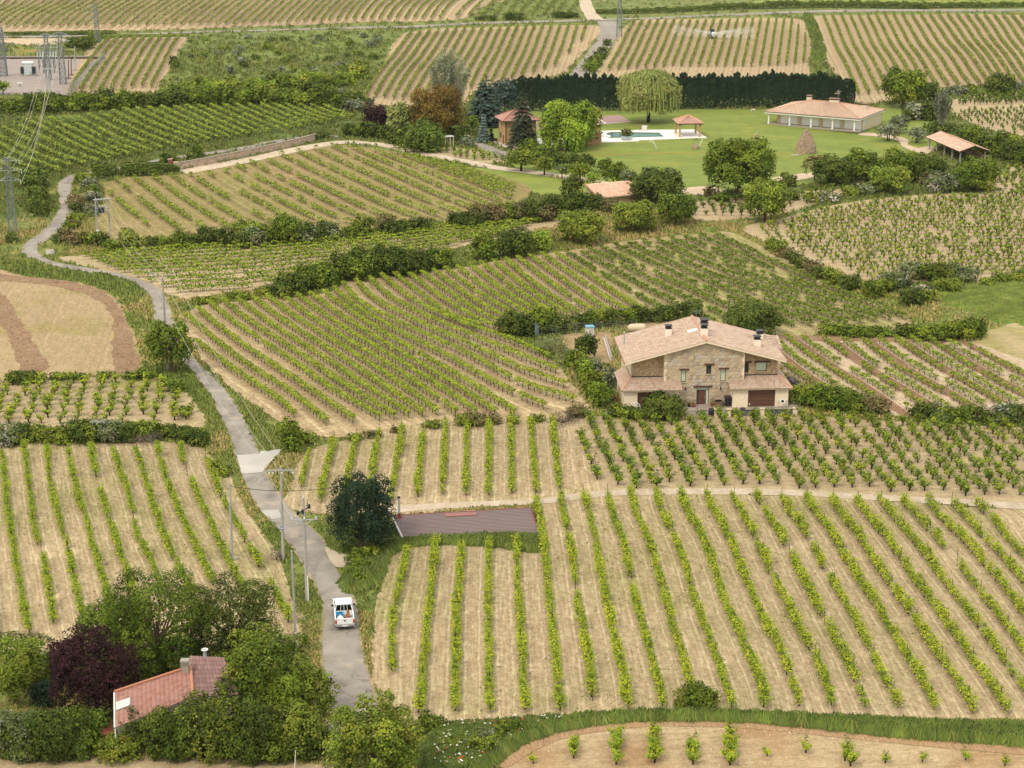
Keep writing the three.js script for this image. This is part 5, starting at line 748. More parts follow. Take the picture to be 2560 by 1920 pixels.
// hedge under the weedy slope
shrubLine('the hedge under the weedy slope', [[150, 612, 30, 44], [230, 616, 34, 46], [330, 622, 32, 48], [420, 616, 36, 52], [520, 612, 44, 58], [640, 612, 48, 60], [740, 606, 46, 60], [860, 596, 44, 58], [980, 584, 44, 56], [1080, 572, 40, 50]], 26, ['dark', 'green', 'dark', 'rust', 'mid', 'blossom'], { jit: 10 });
[[620, 604, 78, 548, 'lime', 'yellow green tree standing up from the hedge under the weedy slope'], [722, 610, 80, 536, 'green', 'rounded green tree beside the yellow green one in the hedge'], [320, 610, 44, 570, 'lime', 'small yellow green tree near the twin pole transformer']].forEach(([x, y, w, t, p, lab]) => broad('hedge_tree', lab, 'tree', x, y, w, t, PAL[p], { clear: 0.04, lobes: 10 }));
shrubLine('the scrub above the tiled shed', [[1130, 566, 44, 54], [1190, 562, 52, 62], [1260, 552, 60, 66], [1330, 552, 52, 66], [1400, 538, 54, 70], [1460, 532, 44, 56], [1540, 528, 40, 56]], 13, ['dark', 'green', 'dark', 'rust'], { jit: 12 });
// long thick hedge across the middle
shrubLine('the thick dark hedge above the striped slope', [[700, 738, 44, 60], [740, 734, 58, 70], [800, 716, 64, 76], [880, 700, 68, 80], [960, 688, 64, 78], [1040, 676, 58, 76], [1110, 664, 44, 60]], 16, ['dark', 'dark', 'green'], { jit: 10, max: 3400 });
shrubLine('the grass strip left of the thick hedge', [[480, 760, 14, 34], [560, 754, 16, 36], [640, 744, 20, 40], [690, 738, 26, 40]], 6, ['green', 'mid']);
// west edge
shrubLine('the dark clump between pylon and road', [[66, 468, 34, 46], [86, 462, 38, 52], [98, 496, 38, 50], [96, 524, 36, 48], [104, 552, 36, 46]], 7, ['dark', 'fig'], { jit: 10 });
shrubLine('the road bank inside the bend', [[186, 500, 20, 34], [196, 540, 24, 36], [180, 580, 26, 40], [150, 606, 24, 40]], 9, ['green', 'mid', 'rust', 'dark'], { jit: 16 });
shrubLine('the road bank above the bend', [[198, 456, 26, 38], [225, 470, 30, 40], [236, 500, 30, 40], [228, 540, 30, 40]], 7, ['green', 'olive', 'mid'], { jit: 12 });
shrub('small bush at the foot of the lattice pylon', 32, 606, 32, 582, PAL.dark);
hedgeRun('ivy_hedge', 'short dark ivy hedge left of the gate', [[232, 446, 412], [262, 444, 408], [288, 440, 412]], 2.2, PAL.dark, { cover: 2 });
hedgeRun('ivy_hedge', 'long dark ivy hedge before the gate pillar', [[304, 438, 408], [360, 438, 404], [410, 434, 406], [440, 428, 412]], 2.4, PAL.dark, { cover: 2 });
shrubLine('the gate', [[408, 414, 26, 40], [440, 410, 22, 34]], 2, ['green', 'dark']);
shrubLine('the road behind the wall', [[476, 400, 22, 30], [500, 394, 34, 34]], 2, ['dark', 'green']);
shrub('low dark bush on the end of the stone wall', 798, 347, 52, 330, PAL.dark);
// thick hedgerow under the substation
shrubLine('the long hedgerow below the substation', [[10, 286, 40, 50], [80, 280, 44, 56], [160, 278, 44, 60], [240, 274, 42, 60], [320, 268, 42, 60], [420, 262, 44, 62], [520, 260, 48, 64], [640, 262, 52, 64], [740, 264, 54, 66], [840, 268, 56, 70], [900, 272, 40, 50]], 34, ['dark', 'green', 'green', 'mid'], { jit: 12, max: 2200 });
shrubLine('the lighter scrub', [[430, 236, 26, 44], [540, 226, 32, 50], [650, 222, 36, 54], [760, 216, 36, 54], [860, 208, 36, 50], [910, 190, 30, 44]], 20, ['mid', 'lime', 'green', 'bright'], { jit: 24, max: 1700 });
shrubLine('the grey scrub under the poplar field', [[850, 262, 40, 50], [890, 276, 30, 44], [920, 256, 24, 40]], 4, ['rust', 'dark', 'olive'], { jit: 10 });
{ const R = rng(8181), P = ['blossom', 'olive', 'mid', 'dark', 'green'], adj = ['white flowering', 'grey green', 'mid green', 'dark', 'fresh green']; const pts = []; let g = 0; while (pts.length < 46 && g++ < 900) { const x = lerp(470, 985, R()), y = lerp(92, 205, R()); if (x > 975 - (y - 90) * 0.5 || (y > 165 && x < 560)) continue; if (pts.every((p) => Math.hypot(p[0] - x, (p[1] - y) * 2.2) > 24)) pts.push([x, y]); } pts.sort((a, b) => a[0] - b[0]); pts.forEach(([x, y], i) => { const k = Math.floor(R() * 5), w = 12 + 18 * R(); shrub(`${adj[k]} shrub, ${ord(i)} from the left on the rough pasture`, x, y, w, y - w * (0.45 + 0.25 * R()), PAL[P[k]], { group: 'shrubs scattered on the pasture', max: 500, lobes: 5 }); }); }
shrub('dark twin bush at the end of the narrow vine strip', 436, 170, 26, 140, PAL.dark);
broad('young_tree', 'small round tree at the yard edge of the substation', 'tree', 8, 236, 34, 202, PAL.bright, { clear: 0.15, lobes: 7 });
shrubLine('the bank behind the substation fence', [[180, 118, 22, 40], [215, 130, 26, 36], [225, 106, 20, 40], [240, 92, 14, 36]], 6, ['green', 'mid', 'dark'], { jit: 8 });
hedgeRun('roadside_hedge', 'low dark hedge along the service road above the substation', [[10, 88, 80], [100, 87, 79], [200, 86, 77], [285, 84, 76]], 3, PAL.dark, { cover: 1.6 });
hedgeRun('roadside_hedge', 'low hedge along the service road by the striped strip', [[250, 96, 88], [330, 93, 86], [420, 92, 86], [470, 91, 86]], 3, PAL.green, { cover: 1.6 });
shrubLine('the service road by the grassed plot', [[1200, 50, 14, 60], [1240, 50, 16, 56], [1420, 44, 12, 50], [1440, 44, 12, 40]], 4, ['dark', 'dark'], { jit: 2 });
hedgeRun('field_hedge', 'uneven dark hedge along the far side of the service road', [[1490, 34, 22], [1640, 32, 18], [1800, 24, 8], [1960, 20, 2], [2100, 18, 0], [2260, 20, 4], [2420, 18, 4], [2600, 16, 2]], 3.5, PAL.dark, { rag: 0.3, pitch: 3 });
shrub('small round bush on the far road verge', 2310, 22, 22, 8, PAL.green);
shrubLine('the side road by the tractor field', [[1512, 128, 18, 24], [1498, 150, 24, 30], [1482, 172, 30, 36], [1470, 184, 28, 34], [1528, 100, 14, 20]], 7, ['dark', 'green'], { jit: 4 });
patch('far_crop', pxPoly([[1560, 26], [1800, 10], [2000, -6], [2300, -20], [2800, -20], [2800, 4], [2400, 10], [2100, 8], [1900, 14], [1700, 24]], 3), 6, -0.01, M.grass, 14, (x, z) => mix3([1.15, 1.25, 0.5], [1.5, 1.5, 0.75], fbm(x * 0.1, z * 0.1, 4)), true);
// --- round the stone villa ---
shrubLine('the hedge behind the stone villa', [[1260, 830, 44, 50], [1300, 840, 62, 64], [1350, 836, 60, 64], [1420, 826, 50, 60], [1500, 820, 44, 56], [1570, 808, 40, 50], [1640, 800, 40, 52], [1740, 800, 44, 50]], 15, ['dark', 'dark', 'green', 'dark'], { jit: 8, max: 3600 });
broad('villa_tree', 'dark spreading tree behind the right roof of the stone villa', 'tree', 1880, 840, 136, 758, PAL.dark, { clear: 0.04, lobes: 14 });
shrubLine('the loose hedge beside the villa', [[1430, 906, 46, 44], [1452, 934, 52, 46], [1472, 966, 54, 46], [1490, 996, 54, 46], [1506, 1030, 56, 44]], 9, ['bright', 'green', 'mid', 'green'], { jit: 4, max: 3600 });
shrub('tall pale grass and weeds at the end of the trellised slope', 1380, 880, 84, 838, [[0.2, 0.22, 0.085], [0.16, 0.2, 0.07], [0.24, 0.24, 0.11]], { narrow: 0.14, lobes: 8, name: 'weed_clump' });
shrub('tall weeds nearest the garden hedge', 1415, 912, 48, 868, [[0.2, 0.22, 0.085], [0.16, 0.2, 0.07], [0.24, 0.24, 0.11]], { narrow: 0.14, lobes: 7, name: 'weed_clump' });
broad('garden_tree', 'small dark tree inside the villa garden hedge', 'tree', 1464, 902, 62, 836, PAL.dark, { clear: 0.2, lobes: 9 });
broad('garden_tree', 'little pale flowering tree beside the villa wall', 'tree', 1490, 958, 62, 898, PAL.blossom, { clear: 0.35, lobes: 8, cover: 0.9 });
shrub('rounded olive shrub against the villa side wall', 1524, 968, 40, 916, PAL.olive);
shrub('large dense round bush before the left garage', 1658, 1044, 100, 984, PAL.dark, { lobes: 13, max: 9000, cover: 1.8 });
shrubLine('the villa garden border', [[1530, 1040, 32, 40], [1560, 1044, 40, 44], [1610, 1046, 34, 40], [1700, 1042, 26, 34]], 5, ['green', 'blossom', 'dark', 'green'], { jit: 4 });
shrub('red flowering rose bush at the villa corner', 1530, 1008, 24, 978, [[0.1, 0.15, 0.04], [0.28, 0.08, 0.06], [0.12, 0.17, 0.05]]);
shrubLine('the scrub right of the villa terrace', [[1990, 1006, 46, 56], [2040, 1018, 60, 76], [2100, 1024, 60, 80], [2160, 1030, 44, 66], [2220, 1032, 30, 50]], 8, ['mid', 'green', 'rust', 'green'], { jit: 8, max: 3600 });
shrubLine('the hedge right of the villa scrub', [[2280, 1040, 30, 50], [2340, 1048, 36, 64], [2400, 1050, 36, 64], [2480, 1052, 40, 66], [2560, 1056, 52, 70]], 8, ['blossom', 'green', 'dark', 'green'], { jit: 6, max: 3200 });
shrub('lavender clump beside the villa right wall', 1978, 968, 30, 945, [[0.13, 0.12, 0.14], [0.10, 0.12, 0.08], [0.17, 0.15, 0.19]]);
// rough corner east
shrubLine('the rough hollow', [[1926, 612, 26, 40], [1960, 640, 30, 46], [2000, 668, 26, 40], [2060, 700, 30, 44], [2130, 726, 46, 56]], 9, ['green', 'rust', 'mid', 'dark'], { jit: 8 });
shrubLine('the scrub patch', [[2180, 742, 40, 60], [2220, 720, 44, 74], [2270, 700, 36, 74], [2330, 694, 40, 76], [2420, 700, 40, 76], [2250, 770, 44, 66], [2330, 760, 40, 60]], 12, ['mid', 'dark', 'rust', 'green', 'blossom'], { jit: 12, max: 2600 });
shrubLine('the scrub above the striped brown field', [[2050, 832, 22, 64], [2140, 838, 26, 70], [2230, 840, 28, 70], [2320, 844, 34, 74], [2400, 846, 50, 80], [2450, 838, 40, 60]], 10, ['dark', 'green', 'green'], { jit: 5, max: 3000 });
shrubLine('the ditch under the dotted field', [[2440, 716, 16, 40], [2520, 704, 18, 44], [2570, 696, 22, 44]], 4, ['green', 'mid']);
// --- left of the road ---
broad('road_tree', 'open leafy tree standing over the road bend with the wooden pole', 'tree', 430, 930, 118, 796, PAL.green, { clear: 0.12, lobes: 15, cover: 1.3, k0: 0.26, k1: 0.4 });
shrub('upright dark bush at the concrete slab', 730, 1130, 52, 1042, PAL.green, { lobes: 10, max: 7000, cover: 1.7 });
shrub('low green shrub beside the upright bush at the slab', 770, 1106, 44, 1078, PAL.mid, {});
shrub('small light bush between slab and upright bush', 703, 1082, 22, 1056, PAL.bright);
shrubLine('the foot of the striped slope', [[870, 1104, 14, 34], [940, 1088, 16, 36], [1030, 1072, 20, 40], [1160, 1062, 28, 64], [1200, 1060, 26, 50], [1290, 1056, 18, 40], [1370, 1054, 22, 44]], 9, ['green', 'mid', 'dark', 'rust'], { jit: 4 });
shrub('heap of dark pruned branches at the slope foot', 1405, 1056, 76, 1026, [[0.10, 0.07, 0.06], [0.07, 0.055, 0.05], [0.14, 0.105, 0.085]], { narrow: 0.08, name: 'brush_heap', cat: 'brush heap', lobes: 6, cover: 1.2 });
shrub('dark bush beside the heap of pruned branches', 1445, 1040, 56, 1012, PAL.rust);
shrubLine('the bank above the bush vines', [[40, 956, 34, 76], [90, 952, 18, 50], [160, 948, 12, 50], [240, 944, 14, 50], [330, 946, 18, 50], [400, 940, 22, 44]], 7, ['dark', 'green', 'green'], { jit: 3 });
shrubLine('the scrub strip below the bush vines', [[10, 1104, 44, 56], [90, 1100, 40, 70], [170, 1108, 50, 70], [250, 1102, 56, 74], [320, 1098, 50, 66], [400, 1094, 40, 56], [460, 1098, 36, 60], [520, 1116, 50, 64]], 14, ['mid', 'dark', 'green', 'mid', 'blossom'], { jit: 10, max: 3200 });
shrub('white flowering bush at the left end of the scrub strip', 18, 1112, 70, 1056, PAL.blossom, { max: 6000 });
shrub('mound of bare brown brushwood in the scrub strip', 366, 1104, 88, 1076, PAL.twig, { narrow: 0.1, name: 'brush_heap', cat: 'brush heap', lobes: 6 });
shrubLine('the road verge above the left vineyard', [[550, 1170, 26, 34], [566, 1210, 22, 30], [470, 1060, 22, 30], [430, 960, 30, 44]], 6, ['green', 'mid'], { jit: 14 });
shrub('heap of dry cuttings at the foot of the concrete pole', 690, 1400, 54, 1372, PAL.twig, { narrow: 0.1, name: 'brush_heap', cat: 'brush heap', lobes: 5 });
// dark conifer clump at the shed
broad('cypress_tree', 'big dark bushy cypress at the end of the brown shed', 'tree', 906, 1376, 164, 1180, PAL.cypress.map((c) => c.map((v) => v * 1.3)), { clear: 0.02, lobes: 22, cover: 2.2, k0: 0.22, k1: 0.4, max: 17000, narrow: 0.32 });
shrubLine('the bank below the dark cypress', [[880, 1424, 30, 50], [900, 1404, 32, 50], [930, 1398, 30, 50], [872, 1456, 26, 44], [910, 1460, 26, 40]], 6, ['green', 'mid', 'green'], { jit: 8 });
// --- bottom left thicket round the tiled cottage ---
shrubLine('the dark growth behind the cottage', [[60, 1716, 90, 110], [180, 1712, 100, 120], [340, 1700, 100, 120], [440, 1690, 100, 120], [560, 1690, 90, 110]], 6, ['dark', 'green', 'dark'], { max: 6000 });
broad('ash_tree', 'tall green ash tree behind the tiled cottage', 'tree', 400, 1690, 260, 1424, PAL.ash, { clear: 0.04, lobes: 26, cover: 1.6, max: 20000, k0: 0.22, k1: 0.36, narrow: 0.3 });
broad('ash_tree', 'mid green ash tree left of the tallest ash', 'tree', 290, 1660, 180, 1500, [...PAL.ash, ...PAL.bright.map((c) => c.map((v) => v * 0.6))], { clear: 0.1, lobes: 15, max: 11000 });
broad('locust_tree', 'dark airy tree with spreading twigs above the cottage chimney', 'tree', 586, 1670, 232, 1438, PAL.dark, { clear: 0.1, lobes: 22, cover: 1.15, max: 17000, narrow: 0.26, k0: 0.22, k1: 0.36, bark: M.barkDark });
broad('plum_tree', 'large purple leaved tree beside the cottage', 'tree', 245, 1800, 214, 1574, PAL.purple, { clear: 0.08, lobes: 18, max: 17000 });
broad('plum_tree', 'purple leaved tree standing out left of the large one', 'tree', 172, 1720, 90, 1590, PAL.purple, { clear: 0.1, lobes: 11, max: 8000 });
broad('elder_tree', 'light green twiggy tree between the cottage and the road', 'tree', 665, 1770, 240, 1572, [...PAL.ash, ...PAL.mid], { clear: 0.04, lobes: 22, cover: 1.1, max: 16000, k0: 0.22, k1: 0.36 });
shrub('feathery bright green bush beside the cottage roof', 712, 1800, 130, 1672, PAL.bright, { narrow: 0.2, max: 11000, lobes: 10, cover: 1.6 });
shrub('loose green shrub reaching over the road edge', 800, 1790, 90, 1660, PAL.mid, { max: 5000, lobes: 10, cover: 0.75 });
hedgeRun('garden_hedge', 'thick bright topped hedge at the far left garden edge', [[-10, 1660, 1590], [60, 1660, 1588], [120, 1664, 1600]], 3, PAL.green, { cover: 1.5 });
broad('garden_tree', 'light leaved small tree at the left garden corner', 'tree', 36, 1760, 90, 1640, PAL.mid, { clear: 0.15, max: 7000 });
shrub('round clipped dark bush on the garden path', 110, 1766, 60, 1700, PAL.cypress, { max: 5000, lobes: 9, cover: 2 });
shrubLine('the cottage front thicket', [[20, 1890, 100, 120], [90, 1894, 110, 130], [170, 1890, 110, 130], [230, 1878, 90, 100]], 6, ['dark', 'green', 'blossom', 'dark'], { max: 7000, jit: 10 });
shrub('flowering white dotted bush before the cottage gable', 170, 1872, 120, 1782, PAL.blossom.concat(PAL.green), { max: 8000, lobes: 10 });
shrub('thin leafy shrub against the cottage wall', 330, 1872, 80, 1776, PAL.dark, { max: 4500, cover: 0.8 });
shrub('low green weeds before the cottage wall', 300, 1894, 120, 1840, PAL.mid, { max: 5000, name: 'weed_clump' });
[[430, 1890, 130, 1770, 'green'], [505, 1890, 150, 1740, 'lime'], [590, 1890, 150, 1728, 'green'], [640, 1900, 110, 1760, 'dark'], [690, 1890, 140, 1770, 'green'], [750, 1890, 120, 1760, 'lime']].forEach(([x, y, w, t, p], i) => shrub(`dense leafy bush, ${ord(i)} from the cottage wall along the front hedge`, x, y, w, t, PAL[p].map((c) => c.map((v) => v * 0.85)).concat(PAL.dark), { max: 9000, lobes: 13, group: 'front hedge bushes of the cottage', cover: 1.5 }));
shrub('white blossoming bush beside the bright maple', 830, 1880, 70, 1810, [...PAL.blossom, [0.5, 0.48, 0.42]], { max: 4500 });
broad('maple_tree', 'bright yellow green tree at the foot of the road', 'tree', 935, 1980, 230, 1748, [...PAL.lime, ...PAL.green], { clear: 0.05, lobes: 24, cover: 1.25, max: 16000, k0: 0.18, k1: 0.34 });
shrub('dark shrub between the bright maple and the grass bank', 1078, 1830, 70, 1780, PAL.green, { max: 4000 });
shrub('small leafy bush standing in the vine rows by the grass bank', 1742, 1766, 108, 1712, PAL.green, { max: 5000, lobes: 9 });
shrubLine('the flowery end of the grass bank', [[1110, 1880, 40, 70], [1180, 1860, 36, 60], [1250, 1850, 40, 60], [1300, 1830, 40, 56], [1150, 1920, 40, 70]], 7, ['mid', 'blossom', 'green'], { max: 2600 });
// ---------- building helpers ----------
{
  const n3 = (p, u, v) => fbm(u * p, v * p, 4, p, p);
  M.plaster = std(0xffffff, 0.9, { map: tex(256, (u, v) => mix3([0.86, 0.79, 0.68], [0.93, 0.87, 0.77], n3(8, u, v))) });
  M.whitePaint = std(0xe6e4df, 0.6); M.whiteSlat = std(0xffffff, 0.6, { map: tex(64, (u, v) => { const k = (v * 8) % 1 < 0.12 ? 0.74 : 0.9; return [k, k, k * 0.99]; }, 1) });
  const stoneTex = (a, b, c, p) => tex(512, (u, v) => { let bd = 9, b2 = 9, id = 0; const X = u * p, Y = v * p * 1.6, xi = Math.floor(X), yi = Math.floor(Y); for (let j = -1; j <= 1; j++) for (let i = -1; i <= 1; i++) { const cx = ((xi + i) % p + p) % p, cy = ((yi + j) % Math.round(p * 1.6) + Math.round(p * 1.6)) % Math.round(p * 1.6), dx = xi + i + hash2(cx, cy) - X, dy = yi + j + hash2(cx + 99, cy) - Y, d = Math.sqrt(dx * dx + dy * dy); if (d < bd) { b2 = bd; bd = d; id = cx * 57 + cy; } else if (d < b2) b2 = d; } if (b2 - bd < 0.08) return c; const k = hash2(id, 3), m = mix3(mix3(a, b, k), [0.55, 0.42, 0.3], hash2(id, 8) < 0.2 ? 0.6 : 0); const q = 0.9 + 0.2 * vnoise(u * 90, v * 90, 90, 90); return m.map((w) => w * q); });
  M.masonry = std(0xffffff, 0.95, { map: stoneTex([0.56, 0.48, 0.37], [0.74, 0.65, 0.52], [0.62, 0.55, 0.44], 10) }); M.masonry.bumpMap = M.masonry.map; M.masonry.bumpScale = 0.03;
  M.sandstone = std(0xffffff, 0.95, { map: tex(256, (u, v) => { const row = Math.floor(v * 12), o = row % 2 * 0.5, k = hash2(Math.floor((u * 6 + o) % 6), row), j = (v * 12) % 1 < 0.08 || ((u * 6 + o) % 1) < 0.04; return j ? [0.66, 0.55, 0.40] : mix3([0.64, 0.51, 0.34], [0.76, 0.63, 0.44], k * 0.7 + 0.3 * vnoise(u * 60, v * 60, 60, 60)); }) });
  M.tile = new THREE.MeshStandardMaterial({ vertexColors: true, roughness: 0.85, side: THREE.DoubleSide });
  M.wood = std(0xffffff, 0.8, { map: tex(128, (u, v) => mix3([0.27, 0.17, 0.12], [0.40, 0.27, 0.19], 0.6 * vnoise(u * 4, v * 40, 4, 40) + 0.4 * fbm(u * 20, v * 20, 2, 20, 20))) });
  M.doorBrown = std(0x5e3d2f, 0.6); M.black = std(0x1d1d1e, 0.6); M.darkMetal = std(0x3b3d40, 0.5, { metalness: 0.5 }); M.steel = std(0x9a9fa3, 0.5, { metalness: 0.55 }); M.galv = std(0xa9aeb0, 0.6, { metalness: 0.3 });
  M.glass = new THREE.MeshPhysicalMaterial({ color: 0x39423f, roughness: 0.08, metalness: 0, specularIntensity: 1, side: THREE.DoubleSide }); M.curtain = std(0xb9c6ad, 0.9);
  M.concretePole = std(0xffffff, 0.9, { map: tex(64, (u, v) => { const k = 0.55 + 0.2 * fbm(u * 8, v * 8, 3, 8, 8); return [k, k * 0.98, k * 0.95]; }) }); M.flatConcrete = std(0xcfc9c0, 0.9, { map: M.concreteTex });
  M.mortar = std(0xb7a58a, 0.95); M.redRoof = std(0x9c5a4c, 0.8); M.wire = std(0xb9b7b0, 0.5, { metalness: 0.3 }); M.darkWire = std(0x2e2b29, 0.6);
}
function frame(a, b) { const A = G(...a), B = G(...b), dx = B.x - A.x, dz = B.z - A.z; return { pos: A, turn: Math.atan2(-dz, dx), L: Math.hypot(dx, dz), to(p) { const q = p.clone().sub(A), c = Math.cos(this.turn), s = Math.sin(this.turn); return V(q.x * c - q.z * s, q.y, q.x * s + q.z * c); } }; }
// a run of barrel tiles on the plane a b (eave) d c (ridge); every tile a small vault with its own tone
function tileGeo(a, b, c, d, tones, R, o = {}) {
  const wE = a.distanceTo(b), len = (a.distanceTo(d) + b.distanceTo(c)) / 2, n = Math.max(2, Math.round(wE / (o.w ?? 0.24))), m = Math.max(2, Math.round(len / (o.l ?? 0.4))), nrm = b.clone().sub(a).cross(d.clone().sub(a)).normalize(); if (nrm.y < 0) nrm.negate();
  const pos = [], col = [], idx = [], P = (s, t) => { const e = a.clone().lerp(b, s), r = d.clone().lerp(c, s); return e.lerp(r, t); }, ht = o.h ?? 0.06, list = [];
  for (let j = 0; j < m; j++) for (let i = 0; i < n; i++) {
    const tone = tones[Math.floor(R() * tones.length)], k = 0.92 + 0.16 * R(), i0 = pos.length / 3; if (o.single) { pos.length = 0; col.length = 0; idx.length = 0; } const base = o.single ? 0 : i0;
    for (let r = 0; r < 2; r++) for (let q = 0; q < 4; q++) { const s = (i + q / 3) / n, t = (j + r * 1.04) / m, p = P(s, Math.min(1, t)), h = 0.02 + ht * Math.sin(Math.PI * q / 3) + (r ? 0 : 0.035); p.addScaledVector(nrm, h); pos.push(p.x, p.y, p.z); col.push(tone[0] * k, tone[1] * k, tone[2] * k); }
    for (let q = 0; q < 3; q++) idx.push(base + q, base + q + 1, base + q + 5, base + q, base + q + 5, base + q + 4);
    if (o.single) list.push(mk());
  }
  function mk() { const g = new THREE.BufferGeometry(); g.setAttribute('position', new THREE.Float32BufferAttribute(pos.slice(), 3)); g.setAttribute('color', new THREE.Float32BufferAttribute(col.slice(), 3)); g.setIndex(idx.slice()); g.computeVertexNormals(); return g; }
  return o.single ? list : mk();
}
const TONES = { villa: [[0.425, 0.315, 0.235], [0.45, 0.335, 0.255], [0.40, 0.285, 0.21], [0.47, 0.36, 0.28], [0.375, 0.255, 0.185]], pavilion: [[0.50, 0.345, 0.245], [0.54, 0.385, 0.28], [0.46, 0.305, 0.21], [0.56, 0.42, 0.32]], red: [[0.38, 0.185, 0.142], [0.42, 0.215, 0.165], [0.34, 0.16, 0.125], [0.40, 0.22, 0.18]], redShaded: [[0.23, 0.135, 0.12], [0.26, 0.155, 0.14], [0.20, 0.12, 0.11]], house: [[0.40, 0.215, 0.165], [0.44, 0.25, 0.19], [0.36, 0.185, 0.145]] };
function ridgeGeo(a, b, r = 0.11, step = 0.42) { const gs = [], L = a.distanceTo(b), n = Math.max(1, Math.round(L / step)); for (let i = 0; i < n; i++) { const p = a.clone().lerp(b, i / n), q = a.clone().lerp(b, (i + 1.08) / n); gs.push(rod(p, q, r * 1.08, r * 0.92, 7)); } return merge(gs); }
const planeGeo = (pts, th) => { // a slab with thickness th under the polygon pts
  const nrm = pts[1].clone().sub(pts[0]).cross(pts[2].clone().sub(pts[0])).normalize(); if (nrm.y < 0) nrm.negate(); const lo = pts.map((p) => p.clone().addScaledVector(nrm, -th)), n = pts.length, q = [pts, lo.slice().reverse()]; for (let i = 0; i < n; i++) q.push([pts[i], lo[i], lo[(i + 1) % n], pts[(i + 1) % n]]); return quadGeo(q, 0.3);
};
function wallGeo(outline, holes, th) { // wall in the x-y plane, outer face at z = 0, inward to -th
  const s = new THREE.Shape(outline.map(([x, y]) => new THREE.Vector2(x, y))); for (const [x0, x1, y0, y1] of holes) s.holes.push(new THREE.Path([new THREE.Vector2(x0, y0), new THREE.Vector2(x0, y1), new THREE.Vector2(x1, y1), new THREE.Vector2(x1, y0)])); const g = new THREE.ExtrudeGeometry(s, { depth: th, bevelEnabled: false }); const uv = g.attributes.uv; for (let i = 0; i < uv.count; i++) uv.setXY(i, uv.getX(i) / 3, uv.getY(i) / 3); return g.translate(0, 0, -th);
}
function windowIn(parent, x0, x1, y0, y1, z, frameMat, paneMat, o = {}) { // frame > pane, set back in its opening
  const w = x1 - x0, h = y1 - y0, t = 0.06, f = part('window', merge([box(t, h, 0.07, x0 + t / 2, (y0 + y1) / 2, z), box(t, h, 0.07, x1 - t / 2, (y0 + y1) / 2, z), box(w - 2 * t, t, 0.07, (x0 + x1) / 2, y0 + t / 2, z), box(w - 2 * t, t, 0.07, (x0 + x1) / 2, y1 - t / 2, z)]), frameMat, parent);
  part('pane', box(w - 2 * t, h - 2 * t, 0.02, (x0 + x1) / 2, (y0 + y1) / 2, z), paneMat, f); if (o.sill) part('sill', box(w + 0.2, 0.07, 0.3, (x0 + x1) / 2, y0 - 0.035, z + 0.2), o.sill, f); return f;
}
function chimneyGeo(w, h, d) { return merge([box(w, h, d, 0, h / 2 - 0.4, 0)]); }
